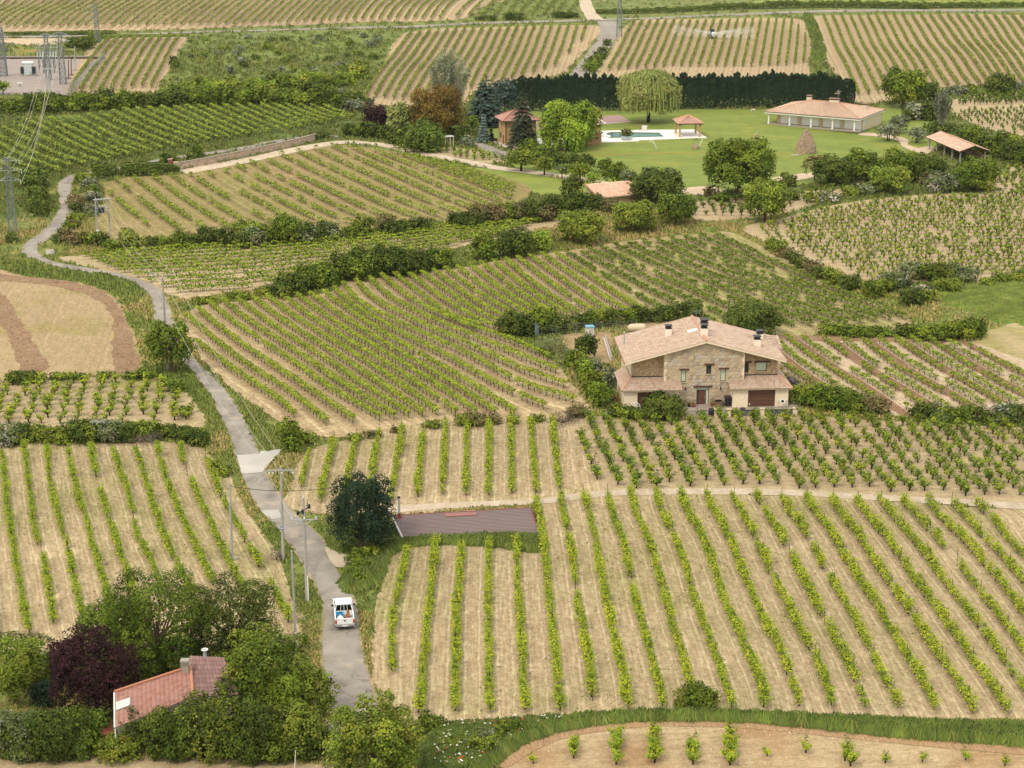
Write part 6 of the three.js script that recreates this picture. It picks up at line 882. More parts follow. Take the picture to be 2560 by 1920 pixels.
// ---------- stone villa ----------
{
  const f = frame([1560.6, 1027.5], [1969.5, 1016]), k = f.L / 20, R = rng(31), v = thing('stone_villa', 'large stone faced villa with two cream garages and a wide tiled gable roof', 'house', f.pos, f.turn);
  v.scale.setScalar(k); const P = (u, h, d) => V(u, h, -d);
  // garages
  const gar = (x0, x1, dx0, dx1, y1) => part('garage_wall', merge([wallGeo([[x0, -0.4], [x1, -0.4], [x1, 2.72], [x0, 2.72]], [[dx0, dx1, 0.02, y1]], 0.3), box(0.3, 3.1, 6.0, x0 + 0.15, 1.17, -3.32), box(0.3, 3.1, 3.0, x1 - 0.15, 1.17, -1.82)]), M.plaster, v);
  gar(0, 6.63, 1.58, 5.0, 2.32); gar(13.2, 20, 15.07, 18.4, 2.4);
  const gdoor = (x0, x1, y1) => { const d = part('garage_door', box(x1 - x0, y1, 0.06, (x0 + x1) / 2, y1 / 2, -0.26), M.doorBrown, v); for (let i = 0; i < 5; i++) part('panel', box(x1 - x0 - 0.08, y1 / 5 - 0.05, 0.04, (x0 + x1) / 2, (i + 0.5) * y1 / 5, -0.215), M.doorBrown, d); part('handle', box(0.12, 0.2, 0.03, x0 + 0.22, 0.55, -0.18), M.whitePaint, d); };
  gdoor(1.6, 4.98, 2.3); gdoor(15.09, 18.38, 2.38);
  // garage roofs, hipped round the outer corners
  const hipRoof = (name, e0, e1, w0, w1, side, back) => { const grp = new THREE.Group(); grp.name = name; v.add(grp); const eh = 2.62, wh = 3.5; part('roof_deck', planeGeo([P(e0, eh, -0.42), P(e1, eh, -0.42), P(w1, wh, 2.38), P(w0, wh, 2.38)], 0.14), M.mortar, grp); stuff(part('tiles', tileGeo(P(e0, eh, -0.42), P(e1, eh, -0.42), P(w1, wh, 2.38), P(w0, wh, 2.38), TONES.villa, R), M.tile, grp));
    if (side) { const xo = side < 0 ? e0 : e1, xi = side < 0 ? w0 : w1; const q = side < 0 ? [P(xo, eh, back), P(xo, eh, -0.42), P(xi, wh, 2.38), P(xi, wh, back)] : [P(xo, eh, -0.42), P(xo, eh, back), P(xi, wh, back), P(xi, wh, 2.38)]; part('roof_deck', planeGeo(q, 0.14), M.mortar, grp); stuff(part('tiles', tileGeo(...q, TONES.villa, R), M.tile, grp)); part('hip_tiles', ridgeGeo(P(xo, eh + 0.1, -0.42), P(xi, wh + 0.1, 2.38)), M.villaRidge ??= std(0xbd9478, 0.85), grp); }
    part('flashing', box(Math.abs(w1 - w0), 0.12, 0.1, (w0 + w1) / 2, wh + 0.1, -2.33), M.darkMetal, grp); };
  hipRoof('garage_roof', -0.42, 7.0, 1.0, 7.0, -1, 7.5); hipRoof('garage_roof', 12.8, 20.42, 12.8, 19.1, 1, 7.5);
  part('side_wall', merge([box(0.3, 3.1, 5, 0.15, 1.17, -5.5), box(0.3, 3.1, 5, 19.85, 1.17, -5.5)]), M.plaster, v);
  // upper walls
  const gy = (u) => 5.72 + 2.62 * (1 - Math.abs(u - 9.95) / 9.85) - 0.3;
  const front = [[4.95, -0.2], [14.75, -0.2], [14.75, gy(14.75)], [9.95, gy(9.95)], [4.95, gy(4.95)]], holes = [[7.03, 7.65, 3.11, 4.62], [10.08, 10.72, 4.09, 5.2], [11.85, 12.52, 3.1, 4.67], [8.99, 10.53, 0.15, 2.4]];
  const fw = part('facade', wallGeo(front, holes, 0.35).translate(0, 0, -1.42), M.mortar, v);
  const wing = (x0, x1, hs) => part('wing_wall', wallGeo([[x0, 2.5], [x1, 2.5], [x1, gy(x1)], [x0, gy(x0)]], hs, 0.35).translate(0, 0, -2.4), M.masonry, v);
  wing(1.1, 4.95, []); wing(14.75, 19.0, [[14.95, 15.47, 3.9, 5.15], [16.36, 17.72, 4.02, 5.15]]);
  part('side_wall', merge([box(0.35, 5.6, 9.3, 1.28, 2.8, -7.4), box(0.35, 5.6, 9.3, 18.82, 2.8, -7.4), box(18, 6, 0.3, 10, 3, -12), box(0.3, gy(4.95), 0.98, 5.1, gy(4.95) / 2 - 0.1, -1.9), box(0.3, gy(14.75), 0.98, 14.6, gy(14.75) / 2 - 0.1, -1.9)]), M.plaster, v);
  // stones of the front, one by one
  const stoneMats = [[0.46, 0.39, 0.29], [0.50, 0.44, 0.34], [0.41, 0.33, 0.24], [0.47, 0.36, 0.24], [0.45, 0.42, 0.37], [0.36, 0.28, 0.21], [0.51, 0.42, 0.28]].map((c) => new THREE.MeshStandardMaterial({ color: new THREE.Color(...c), roughness: 0.95 }));
  const cw = 0.475, ch = 0.43; let made = 0; const left = [];
  const jp = (i, j) => [5.0 + i * cw + (j % 2) * cw * 0.5 + (hash2(i, j) - 0.5) * 0.34, 0 + j * ch + (hash2(i + 50, j) - 0.5) * 0.28];
  for (let j = 0; j < 20; j++) for (let i = -1; i < 22; i++) {
    let q = [jp(i, j), jp(i + 1, j), jp(i + 1, j + 1), jp(i, j + 1)]; if (j % 2) q = [jp(i, j), jp(i + 1, j), jp(i + 2, j + 1), jp(i + 1, j + 1)];
    const cx = q.reduce((s, p) => s + p[0], 0) / 4, cy = q.reduce((s, p) => s + p[1], 0) / 4; q = q.map(([x, y]) => [clamp(cx + (x - cx) * 0.91, 4.97, 14.73), Math.max(-0.1, cy + (y - cy) * 0.9)]);
    if (q.some(([x, y]) => y > gy(x) - 0.05) || cx < 5.05 || cx > 14.65) continue; if (holes.some(([a, b, c, d]) => q.some(([x, y]) => x > a - 0.04 && x < b + 0.04 && y > c - 0.05 && y < d + 0.04) || (cx > a && cx < b && cy > c && cy < d))) continue;
    const mid = []; for (let e = 0; e < 4; e++) { const A = q[e], B = q[(e + 1) % 4]; const k1 = 0.06 + 0.2 * hash2(i * 5 + e, j), k2 = 0.06 + 0.2 * hash2(i, j * 5 + e); mid.push([lerp(A[0], B[0], k1), lerp(A[1], B[1], k1)], [lerp(B[0], A[0], k2), lerp(B[1], A[1], k2)]); }
    const z0 = -1.43, z1 = -1.38 + 0.035 * hash2(i, j + 70), rim = mid.map(([x, y]) => V(x, y, z0)), top = mid.map(([x, y]) => V(cx + (x - cx) * 0.88, cy + (y - cy) * 0.88, z1)), quads = [top]; for (let e = 0; e < 8; e++) quads.push([rim[e], rim[(e + 1) % 8], top[(e + 1) % 8], top[e]]);
    const g = quadGeo(quads); if (made < 300) { part('stone', g, stoneMats[Math.floor(hash2(i * 3, j * 7) * 7)], fw); made++; } else left.push(g);
  }
  if (left.length) stuff(part('stones', merge(left), stoneMats[0], fw));
  // main roof
  const A = P(0.1, 5.72, 0.9), B = P(9.95, 8.34, 0.9), C = P(9.95, 8.34, 12.7), D = P(0.1, 5.72, 12.7), E = P(19.8, 5.72, 0.9), F2 = P(19.8, 5.72, 12.7);
  const roof = new THREE.Group(); roof.name = 'roof'; v.add(roof);
  part('roof_deck', merge([planeGeo([D, A, B, C], 0.22), planeGeo([E, F2, C, B], 0.22)]), M.plaster, roof);
  stuff(part('tiles', tileGeo(D, A, B, C, TONES.villa, R), M.tile, roof)); stuff(part('tiles', tileGeo(E, F2, C, B, TONES.villa, R), M.tile, roof));
  part('ridge_tiles', ridgeGeo(B.clone().add(V(0, 0.08, 0)), C.clone().add(V(0, 0.08, 0)), 0.14), M.villaRidge, roof);
  part('gutter', merge([box(0.12, 0.12, 11.8, 0.02, 5.68, -6.8), box(0.12, 0.12, 11.8, 19.88, 5.68, -6.8)]), std(0x8a6a55, 0.6), roof);
  const r2 = [P(19.5, 5.52, 6.3), P(20.4, 5.5, 6.3), P(20.4, 6.45, 9.3), P(17.0, 6.45, 9.3)]; const wr = new THREE.Group(); wr.name = 'wing_roof'; v.add(wr); part('roof_deck', planeGeo([P(17.2, 6.15, 6.3), P(20.4, 5.5, 6.3), P(20.4, 6.45, 9.3), P(15.6, 6.9, 9.3)].map((p) => p.clone()), 0.16), M.mortar, wr); stuff(part('tiles', tileGeo(P(17.0, 6.2, 6.3), P(20.4, 5.5, 6.3), P(20.4, 6.55, 9.3), P(15.4, 6.95, 9.3), TONES.villa, R), M.tile, wr)); part('wall', box(1.4, 5.4, 3.2, 19.6, 2.7, -9.0), M.plaster, wr);
  const chim = (u, d, w, h) => { const y = 5.72 + 2.62 * (1 - Math.abs(u - 9.95) / 9.85), c = part('chimney', merge([box(w, h * 0.62, w, u, y + h * 0.31 - 0.3, -d)]), std(0xe8dccb, 0.85), roof); part('cowl', merge([box(w * 0.82, h * 0.2, w * 0.82, u, y + h * 0.66 - 0.26, -d), box(w * 1.06, 0.06, w * 1.06, u, y + h * 0.62 - 0.26, -d)]), M.black, c); part('cap', box(w * 1.15, 0.12, w * 1.15, u, y + h * 0.78 - 0.22, -d), M.darkMetal, c); };
  chim(6.2, 7.3, 0.74, 2.0); chim(10.05, 3.7, 0.78, 2.05); chim(10.4, 5.8, 0.9, 2.3); chim(16.85, 4.8, 0.78, 2.0); chim(17.9, 8.6, 0.8, 1.9);
  part('flue_pipe', merge([rod(P(0.85, 5.7, 8.3), P(0.85, 7.5, 8.3), 0.09, 0.09, 8), cyl(0.16, 0.1, 0.15, 8, 0.85, 7.5, -8.3)]), M.galv, roof);
  const sk = part('skylight', box(1.25, 0.08, 0.95, 0, 0, 0), M.whitePaint, roof); sk.position.set(9.05, 8.25, -6.3); sk.rotation.z = 0.26; part('pane', box(1.05, 0.04, 0.76, 0, 0.045, 0), std(0xdfe6ea, 0.15), sk);
  part('antenna', merge([rod(P(9.9, 8.3, 9), P(9.9, 10.2, 9), 0.03, 0.02, 5), rod(P(9.5, 9.9, 9), P(10.4, 9.9, 9), 0.015, 0.015, 4), rod(P(9.6, 9.7, 9), P(10.3, 9.7, 9), 0.015, 0.015, 4), rod(P(9.5, 10.1, 9), P(10.4, 10.1, 9), 0.015, 0.015, 4)]), M.steel, roof);
  // openings
  const wz = -1.62; windowIn(v, 7.03, 7.65, 3.11, 4.62, wz, M.wood, M.curtain, { sill: M.mortar }); windowIn(v, 10.08, 10.72, 4.09, 5.2, wz, M.wood, M.glass, { sill: M.mortar }); windowIn(v, 11.85, 12.52, 3.1, 4.67, wz, M.wood, M.curtain, { sill: M.mortar });
  windowIn(v, 14.95, 15.47, 3.9, 5.15, wz - 0.98, M.black, M.glass); windowIn(v, 16.36, 17.72, 4.02, 5.15, wz - 0.98, M.wood, M.curtain, { sill: M.mortar });
  const dr = part('front_door', merge([box(0.06, 2.25, 0.1, 9.02, 1.27, wz), box(0.06, 2.25, 0.1, 10.5, 1.27, wz), box(1.42, 0.08, 0.1, 9.76, 2.36, wz)]), M.wood, v); part('door_leaf', box(0.88, 1.85, 0.06, 9.72, 1.08, wz), M.doorBrown, dr); part('fanlight', box(1.4, 0.28, 0.03, 9.76, 2.18, wz), M.curtain, dr); part('sidelight', box(0.2, 1.85, 0.03, 9.16, 1.08, wz), M.glass, dr); part('sidelight', box(0.28, 1.85, 0.03, 10.33, 1.08, wz), M.curtain, dr); part('handle', box(0.05, 0.3, 0.05, 10.05, 1.1, wz + 0.06), M.steel, dr);
  for (const [x0, x1, y, z] of [[6.8, 8.0, 4.68, -1.36], [9.82, 11.08, 5.28, -1.36], [11.62, 12.85, 4.74, -1.36], [8.58, 10.88, 2.48, -1.36], [14.8, 15.75, 5.2, -2.34], [16.14, 18.1, 5.22, -2.34]]) part('lintel', box(x1 - x0, 0.18, 0.22, (x0 + x1) / 2, y + 0.05, z), M.wood, v);
  for (const u of [7.6, 11.9]) { const l = part('wall_lamp', merge([box(0.08, 0.3, 0.05, u, 2.35, -1.33), rod(V(u, 2.42, -1.32), V(u, 2.42, -1.1), 0.02, 0.02, 5)]), M.black, v); part('lantern', merge([cyl(0.07, 0.11, 0.22, 6, u, 2.1, -1.1), cyl(0.13, 0.02, 0.1, 6, u, 2.32, -1.1)]), M.black, l); }
  part('terrace', merge([box(7.4, 0.3, 3.2, 9.9, 0.0, -0.2)]), M.flatConcrete, v);
  const at = (u, h, d) => v.localToWorld(V(u, h, -d)); v.updateMatrixWorld(true);
  const on = (name, lab, cat, u, d, y = 0.15) => { const p = at(u, y, d); const t = thing(name, lab, cat, p, f.turn); return t; };
  const pot = (lab, u, c, s = 1) => { const t = on('plant_pot', lab, 'plant pot', u, 0.7); part('pot', new THREE.LatheGeometry([[0.02, 0], [0.16, 0], [0.24, 0.34], [0.27, 0.34], [0.27, 0.4], [0.22, 0.4], [0.2, 0.34], [0.02, 0.3]].map(([x, y]) => new THREE.Vector2(x * s, y * s)), 10), c, t); const L = new Leaves(), Q = rng(u * 10 | 0); for (let i = 0; i < 40; i++) L.add((Q() - 0.5) * 0.5 * s, (0.4 + 0.45 * Q()) * s, (Q() - 0.5) * 0.5 * s, Q() - 0.5, 0.7, Q() - 0.5, 0.16, tintOf(PAL.green, Q), Q); part('plant', L.geo(), M.leaf, t); };
  const terra = std(0x9b5a40, 0.85); pot('terracotta pot on the near side of the villa door', 8.55, terra, 1.15); pot('terracotta pot between the villa door and the barbecue', 10.85, terra, 1.1); pot('dark low pot at the left end of the villa terrace', 7.3, M.black, 1); pot('small dark pot beside the low dark pot', 8.0, M.black, 0.75);
  { const t = on('barbecue', 'small masonry barbecue against the stone front of the villa', 'barbecue', 11.5, 0.6); part('base', box(0.9, 0.7, 0.6, 0, 0.35, 0), std(0x6b5346, 0.9), t); part('grill', box(0.8, 0.04, 0.5, 0, 0.86, 0), M.darkMetal, t); part('hood', merge([box(1.05, 0.1, 0.7, 0, 1.05, 0), box(0.08, 0.4, 0.6, -0.45, 0.85, 0), box(0.08, 0.4, 0.6, 0.45, 0.85, 0)]), std(0x8d8072, 0.9), t); }
  { const t = on('waste_bin', 'dark wheeled waste bin beside the right garage wall', 'bin', 12.75, 0.7); part('body', new THREE.CylinderGeometry(0.5, 0.42, 1.1, 4, 1).rotateY(Math.PI / 4).translate(0, 0.6, 0), M.black, t); part('lid', box(0.8, 0.08, 0.8, 0, 1.2, 0, 0, 0.08), std(0x24282b, 0.5), t); part('wheel', cyl(0.1, 0.1, 0.06, 10, 0, 0, 0).rotateZ(Math.PI / 2).translate(0.36, 0.1, -0.3), M.black, t); part('wheel', cyl(0.1, 0.1, 0.06, 10, 0, 0, 0).rotateZ(Math.PI / 2).translate(-0.3, 0.1, -0.3), M.black, t); }
  { const t = on('clothes_rack', 'metal rack with a round white disc before the right garage', 'rack', 19.2, -0.5, 0); part('frame', merge([rod(V(-0.5, 0, 0), V(-0.5, 1.1, 0), 0.025), rod(V(0.5, 0, 0), V(0.5, 1.1, 0), 0.025), rod(V(-0.6, 1.05, 0), V(0.7, 1.1, 0), 0.025), rod(V(-0.5, 0.4, 0), V(0.5, 0.4, 0), 0.02)]), M.steel, t); part('disc', new THREE.CylinderGeometry(0.34, 0.34, 0.06, 24).rotateX(Math.PI / 2).translate(0, 1.1, 0.06), M.whitePaint, t); part('hub', new THREE.CylinderGeometry(0.17, 0.17, 0.04, 20).rotateX(Math.PI / 2).translate(0, 1.1, 0.105), M.black, t); }
  // front fence with cream pillars
  const fence = thing('garden_fence', 'dark railing fence with cream pillars before the villa', 'fence', at(9, 0, -3.2), f.turn);
  for (const u of [10.75, 12.2, 16.3, 20.3]) { const p = part('pillar', box(0.5, 1.15, 0.5, u - 9, 0.42, 0), M.plaster, fence); part('cap', box(0.62, 0.1, 0.62, u - 9, 1.05, 0), M.mortar, p); }
  const panel = (a, b) => { const g = [box(b - a, 0.05, 0.04, (a + b) / 2 - 9, 0.9, 0), box(b - a, 0.05, 0.04, (a + b) / 2 - 9, 0.1, 0)]; for (let x = a; x <= b; x += 0.16) g.push(box(0.02, 0.8, 0.02, x - 9, 0.5, 0)); part('railing', merge(g), M.darkMetal, fence); };
  panel(7.2, 10.5); panel(11.0, 11.95); panel(12.45, 16.05); panel(16.55, 20.05);
  part('backing_sheet', merge([box(3.5, 0.75, 0.02, 14.25 - 9, 0.5, -0.04), box(3.4, 0.75, 0.02, 18.3 - 9, 0.5, -0.04)]), std(0x6c6e70, 0.8), fence);
  for (const [u, lab] of [[10.2, 'dark round barrel by the first fence pillar'], [14.0, 'dark round barrel behind the middle of the fence']]) { const t = on('barrel', lab, 'barrel', u, -2.5, 0); part('body', new THREE.LatheGeometry([[0.02, 0], [0.28, 0], [0.36, 0.25], [0.36, 0.65], [0.28, 0.95], [0.02, 0.95]].map(([x, y]) => new THREE.Vector2(x, y)), 14), std(0x2a201c, 0.7), t); part('hoop', merge([new THREE.TorusGeometry(0.355, 0.02, 5, 18).rotateX(Math.PI / 2).translate(0, 0.3, 0), new THREE.TorusGeometry(0.355, 0.02, 5, 18).rotateX(Math.PI / 2).translate(0, 0.65, 0)]), M.darkMetal, t); }
  { const t = on('round_gate', 'white round iron gate in the hedge before the left garage', 'gate', 1.2, -1.0, 0); part('ring', new THREE.TorusGeometry(0.62, 0.05, 6, 24).translate(0, 0.75, 0), M.whitePaint, t); part('bars', merge([new THREE.TorusGeometry(0.3, 0.035, 6, 20).translate(0, 0.75, 0), box(0.04, 1.2, 0.04, -0.25, 0.75, 0), box(0.04, 1.2, 0.04, 0.25, 0.75, 0)]), M.whitePaint, t); }
}
{ // things behind the villa
  let p = G(1592, 832); let t = thing('storage_tank', 'beige horizontal storage tank behind the villa roof', 'tank', p, 0.1); t.scale.setScalar(0.62); part('drum', new THREE.CapsuleGeometry(0.95, 2.4, 4, 14).rotateZ(Math.PI / 2).translate(0, 1.2, 0), std(0xc9b79a, 0.7), t); part('cradle', merge([box(0.2, 0.7, 1.4, -0.9, 0.25, 0), box(0.2, 0.7, 1.4, 0.9, 0.25, 0)]), M.flatConcrete, t); part('hatch', cyl(0.25, 0.25, 0.15, 12, 0, 2.12, 0), std(0xc9b79a, 0.7), t);
  p = G(1474, 838); t = thing('storage_cabin', 'pale blue topped little cabin at the hedge behind the villa', 'cabin', p, 0.15); part('wall', box(1.1, 1.25, 1.0, 0, 0.6, 0), std(0xc9c6bf, 0.8), t); part('roof', box(1.25, 0.16, 1.15, 0, 1.3, 0), std(0x6f9fb4, 0.6), t); part('door', box(0.55, 1.0, 0.03, 0.1, 0.55, 0.515), std(0xb4b2ac, 0.7), t);
  p = G(1338, 846); t = thing('metal_gate', 'tall grey sheet metal gate standing open at the end of the slope', 'gate', p, 1.2); part('leaf', box(1.6, 2.0, 0.04, 0.8, 1.05, 0), std(0x8ea3ad, 0.6, { metalness: 0.2 }), t); part('post', rod(V(0, -0.1, 0), V(0, 2.3, 0), 0.06, 0.06, 6), M.steel, t); part('brace', merge([box(1.6, 0.06, 0.07, 0.8, 0.15, 0), box(1.6, 0.06, 0.07, 0.8, 1.95, 0)]), M.steel, t);
  t = thing('wire_fence', 'wire mesh fence with thin posts behind the villa', 'fence', G(1420, 834)); { const a = [1345, 846], gs = [], w = [], pts = [[1345, 846], [1390, 842], [1440, 838], [1490, 836], [1540, 834], [1590, 832]].map(([x, y]) => G(x, y).sub(t.position)); for (const q of pts) part('post', rod(q.clone().add(V(0, -0.1, 0)), q.clone().add(V(0, 1.9, 0)), 0.03, 0.03, 5), M.steel, t); for (let i = 0; i < pts.length - 1; i++) for (let j = 0; j < 7; j++) w.push(rod(pts[i].clone().add(V(0, 0.2 + j * 0.26, 0)), pts[i + 1].clone().add(V(0, 0.2 + j * 0.26, 0)), 0.006, 0.006, 3)); stuff(part('wires', merge(w), M.wire, t)); }
  t = thing('low_wall', 'narrow white low wall along the left side of the villa', 'wall', G(1522, 876)); { const a = G(1513, 848).sub(t.position), b = G(1530, 904).sub(t.position); part('course', rod(a.clone().add(V(0, 0.2, 0)), b.clone().add(V(0, 0.2, 0)), 0.28, 0.28, 4), M.whitePaint, t); part('coping', rod(a.clone().add(V(0, 0.44, 0)), b.clone().add(V(0, 0.44, 0)), 0.2, 0.2, 4), M.flatConcrete, t); }
}
// a hipped tile roof over the rectangle [x0,x1] x [d0,d1] (d = away), eaves at h0, ridge at h1
function hipped(parent, x0, x1, d0, d1, h0, h1, tones, R, o = {}) {
  const P = (x, h, d) => V(x, h, -d), w = (d1 - d0) / 2, in0 = o.gable ? 0 : Math.min(w, (x1 - x0) / 2), dm = (d0 + d1) / 2, A = P(x0, h0, d0), B = P(x1, h0, d0), C = P(x1, h0, d1), D = P(x0, h0, d1), E = P(x0 + in0, h1, dm), F = P(x1 - in0, h1, dm), g = new THREE.Group(); g.name = 'roof'; parent.add(g);
  const slopes = [[A, B, F, E], [C, D, E, F]]; if (!o.gable) slopes.push([B, C, F, F], [D, A, E, E]);
  const cut = (q) => q[2] === q[3] ? q.slice(0, 3) : q;
  part('roof_deck', merge(slopes.map((q) => planeGeo(cut(q), o.th ?? 0.16))), o.deck ?? M.whitePaint, g);
  slopes.forEach((q) => stuff(part('tiles', tileGeo(q[0], q[1], q[2], q[3], tones, R, o.tile), M.tile, g)));
  const up = V(0, 0.08, 0), rm = o.ridge ?? (M.ridgeTile ??= std(0xae7d60, 0.85)), rg = [ridgeGeo(E.clone().add(up), F.clone().add(up), 0.13)]; if (E.distanceTo(F) < 0.3) rg.length = 0; if (!o.gable) for (const [a, b] of [[A, E], [D, E], [B, F], [C, F]]) rg.push(ridgeGeo(a.clone().add(up), b.clone().add(up), 0.12));
  part('ridge_tiles', merge(rg), rm, g); return g;
}
// ---------- white pavilion ----------
{
  const f = frame([1921.5, 310.7], [2135, 333]), R = rng(51), v = thing('pool_pavilion', 'long white pavilion with five columns and an orange tiled hip roof', 'pavilion', f.pos, f.turn), L = f.L, back = f.to(G(2209, 309.4)), D = -back.z, ho = 2.72;
  part('floor', box(L + 1.6, 0.3, 3.0, L / 2 + 0.5, -0.02, -1.2), M.flatConcrete, v); M.shutterWhite = std(0xf6f6f4, 0.6);
  for (let i = 0; i < 5; i++) { const c = part('column', box(0.34, ho, 0.34, i * L / 4, ho / 2, 0), M.whitePaint, v); part('base', box(0.44, 0.16, 0.44, i * L / 4, 0.2, 0), M.whitePaint, c); }
  const w0 = 1.2, w1 = L + 1.0, bd = 2.4; const holes = [0, 1, 2, 3].map((i) => [w0 + 0.9 + i * L / 4, w0 + 0.9 + i * L / 4 + L / 4 - 1.15, 0.12, 2.5]);
  part('wall', merge([wallGeo([[w0, -0.3], [w1, -0.3], [w1, 2.75], [w0, 2.75]], holes, 0.3).translate(0, 0, -bd)]), M.plaster, v);
  holes.forEach(([a, b, c, d]) => { const s = part('shutter', box(b - a, d - c, 0.05, (a + b) / 2, (c + d) / 2, -bd - 0.05), M.shutterWhite, v); for (let k = 0; k < 6; k++) part('slat', box(b - a - 0.06, (d - c) / 6 - 0.05, 0.03, (a + b) / 2, c + (k + 0.5) * (d - c) / 6, -bd - 0.012), M.shutterWhite, s); });
  part('side_wall', wallGeo([[0, -0.3], [D - bd, -0.3], [D - bd, 2.75], [0, 2.75]], [[1.0, 3.6, 1.15, 2.05]], 0.3).rotateY(Math.PI / 2).translate(w1, 0, -bd), M.sandPlaster = std(0xcfbfa4, 0.9), v);
  part('side_wall', box(0.3, 3.1, D - bd, w0 + 0.15, 1.2, -bd - (D - bd) / 2), M.plaster, v); part('back_wall', box(w1 - w0, 3.1, 0.3, (w0 + w1) / 2, 1.2, -D + 0.15), M.plaster, v);
  { const wn = part('window', merge([box(0.08, 0.9, 0.06, w1 - 0.1, 1.6, -bd - 1.04), box(0.08, 0.9, 0.06, w1 - 0.1, 1.6, -bd - 3.56), box(0.08, 0.06, 2.6, w1 - 0.1, 2.02, -bd - 2.3), box(0.08, 0.06, 2.6, w1 - 0.1, 1.18, -bd - 2.3), box(0.08, 0.8, 0.05, w1 - 0.1, 1.6, -bd - 2.3)]), M.whitePaint, v); part('pane', box(0.03, 0.8, 2.5, w1 - 0.12, 1.6, -bd - 2.3), std(0xbfcdd0, 0.2), wn); }
  for (let i = 0; i < 4; i++) part('pilaster', box(0.7, 2.85, 0.12, w0 + 0.5 + i * L / 4, 1.3, -bd + 0.06), M.sandPlaster, v);
  part('fascia', merge([box(L + 2.4, 0.36, 0.12, L / 2 + 0.3, 2.9, 0.66), box(L + 2.4, 0.36, 0.12, L / 2 + 0.3, 2.9, -D - 0.5), box(0.12, 0.36, D + 1.1, -0.84, 2.9, -D / 2 + 0.08), box(0.12, 0.36, D + 1.1, L + 1.44, 2.9, -D / 2 + 0.08)]), M.whitePaint, v);
  part('beam', box(L + 0.6, 0.24, 0.3, L / 2, 2.62, -0.003), M.whitePaint, v);
  part('ceiling', box(L + 2.2, 0.06, D + 0.9, L / 2 + 0.3, 2.84, -D / 2 + 0.08), M.whitePaint, v);
  part('gutter', merge([box(L + 2.6, 0.1, 0.12, L / 2 + 0.3, 3.1, 0.78), box(0.12, 0.1, D + 1.3, L + 1.56, 3.1, -D / 2 + 0.08)]), std(0x4a3a33, 0.6), v); part('downpipe', rod(V(w1 + 0.06, 0, -bd + 0.3), V(w1 + 0.06, 2.9, -bd + 0.3), 0.05, 0.05, 6), std(0x5a4034, 0.6), v);
  const rf = hipped(v, -0.95, L + 1.55, -0.78, D + 0.6, 3.1, 3.1 + (D / 2 + 0.7) * 0.25, TONES.pavilion, R, { tile: { w: 0.34, l: 0.5, h: 0.08 } });
  const rt = (u, d) => 3.1 + Math.min(d + 0.78, D + 0.6 - d, u + 0.95, L + 1.55 - u) * 0.25;
  const ch = (u, d, w, dp, h) => { const y = rt(u, d), c = part('chimney', box(w, h, dp, u, y + h / 2 - 0.3, -d), M.sandPlaster, rf); part('vent', box(w * 0.94, 0.28, dp * 0.94, u, y + h - 0.16, -d), M.black, c); part('cap', box(w * 1.14, 0.16, dp * 1.1, u, y + h + 0.06, -d), std(0x8a6f62, 0.85), c); };
  ch(L * 0.26, D * 0.72, 1.1, 1.0, 1.5); ch(L * 0.62, D * 0.5, 2.3, 1.0, 0.85); ch(L * 0.93, D * 0.66, 1.1, 0.9, 1.2);
  const vane = part('weather_vane', merge([rod(V(L * 0.66, rt(L * 0.6, D * 0.5) + 0.6, -D * 0.5), V(L * 0.66, rt(L * 0.6, D * 0.5) + 2.5, -D * 0.5), 0.05, 0.04, 6), box(1.0, 0.07, 0.07, L * 0.66, rt(L * 0.6, D * 0.5) + 2.1, -D * 0.5)]), M.steel, rf); const vy = rt(L * 0.6, D * 0.5); part('tail', box(0.55, 0.34, 0.04, L * 0.66 - 0.7, vy + 2.1, -D * 0.5), std(0x8c6f62, 0.7), vane); for (let k = 0; k < 5; k++) part('blade', box(0.12, 0.42, 0.03, 0, 0.32, 0).rotateZ(k * 1.257).translate(L * 0.66 + 0.1, vy + 2.5, -D * 0.5 + 0.1), std(0xb9aaa2, 0.6), vane);
}
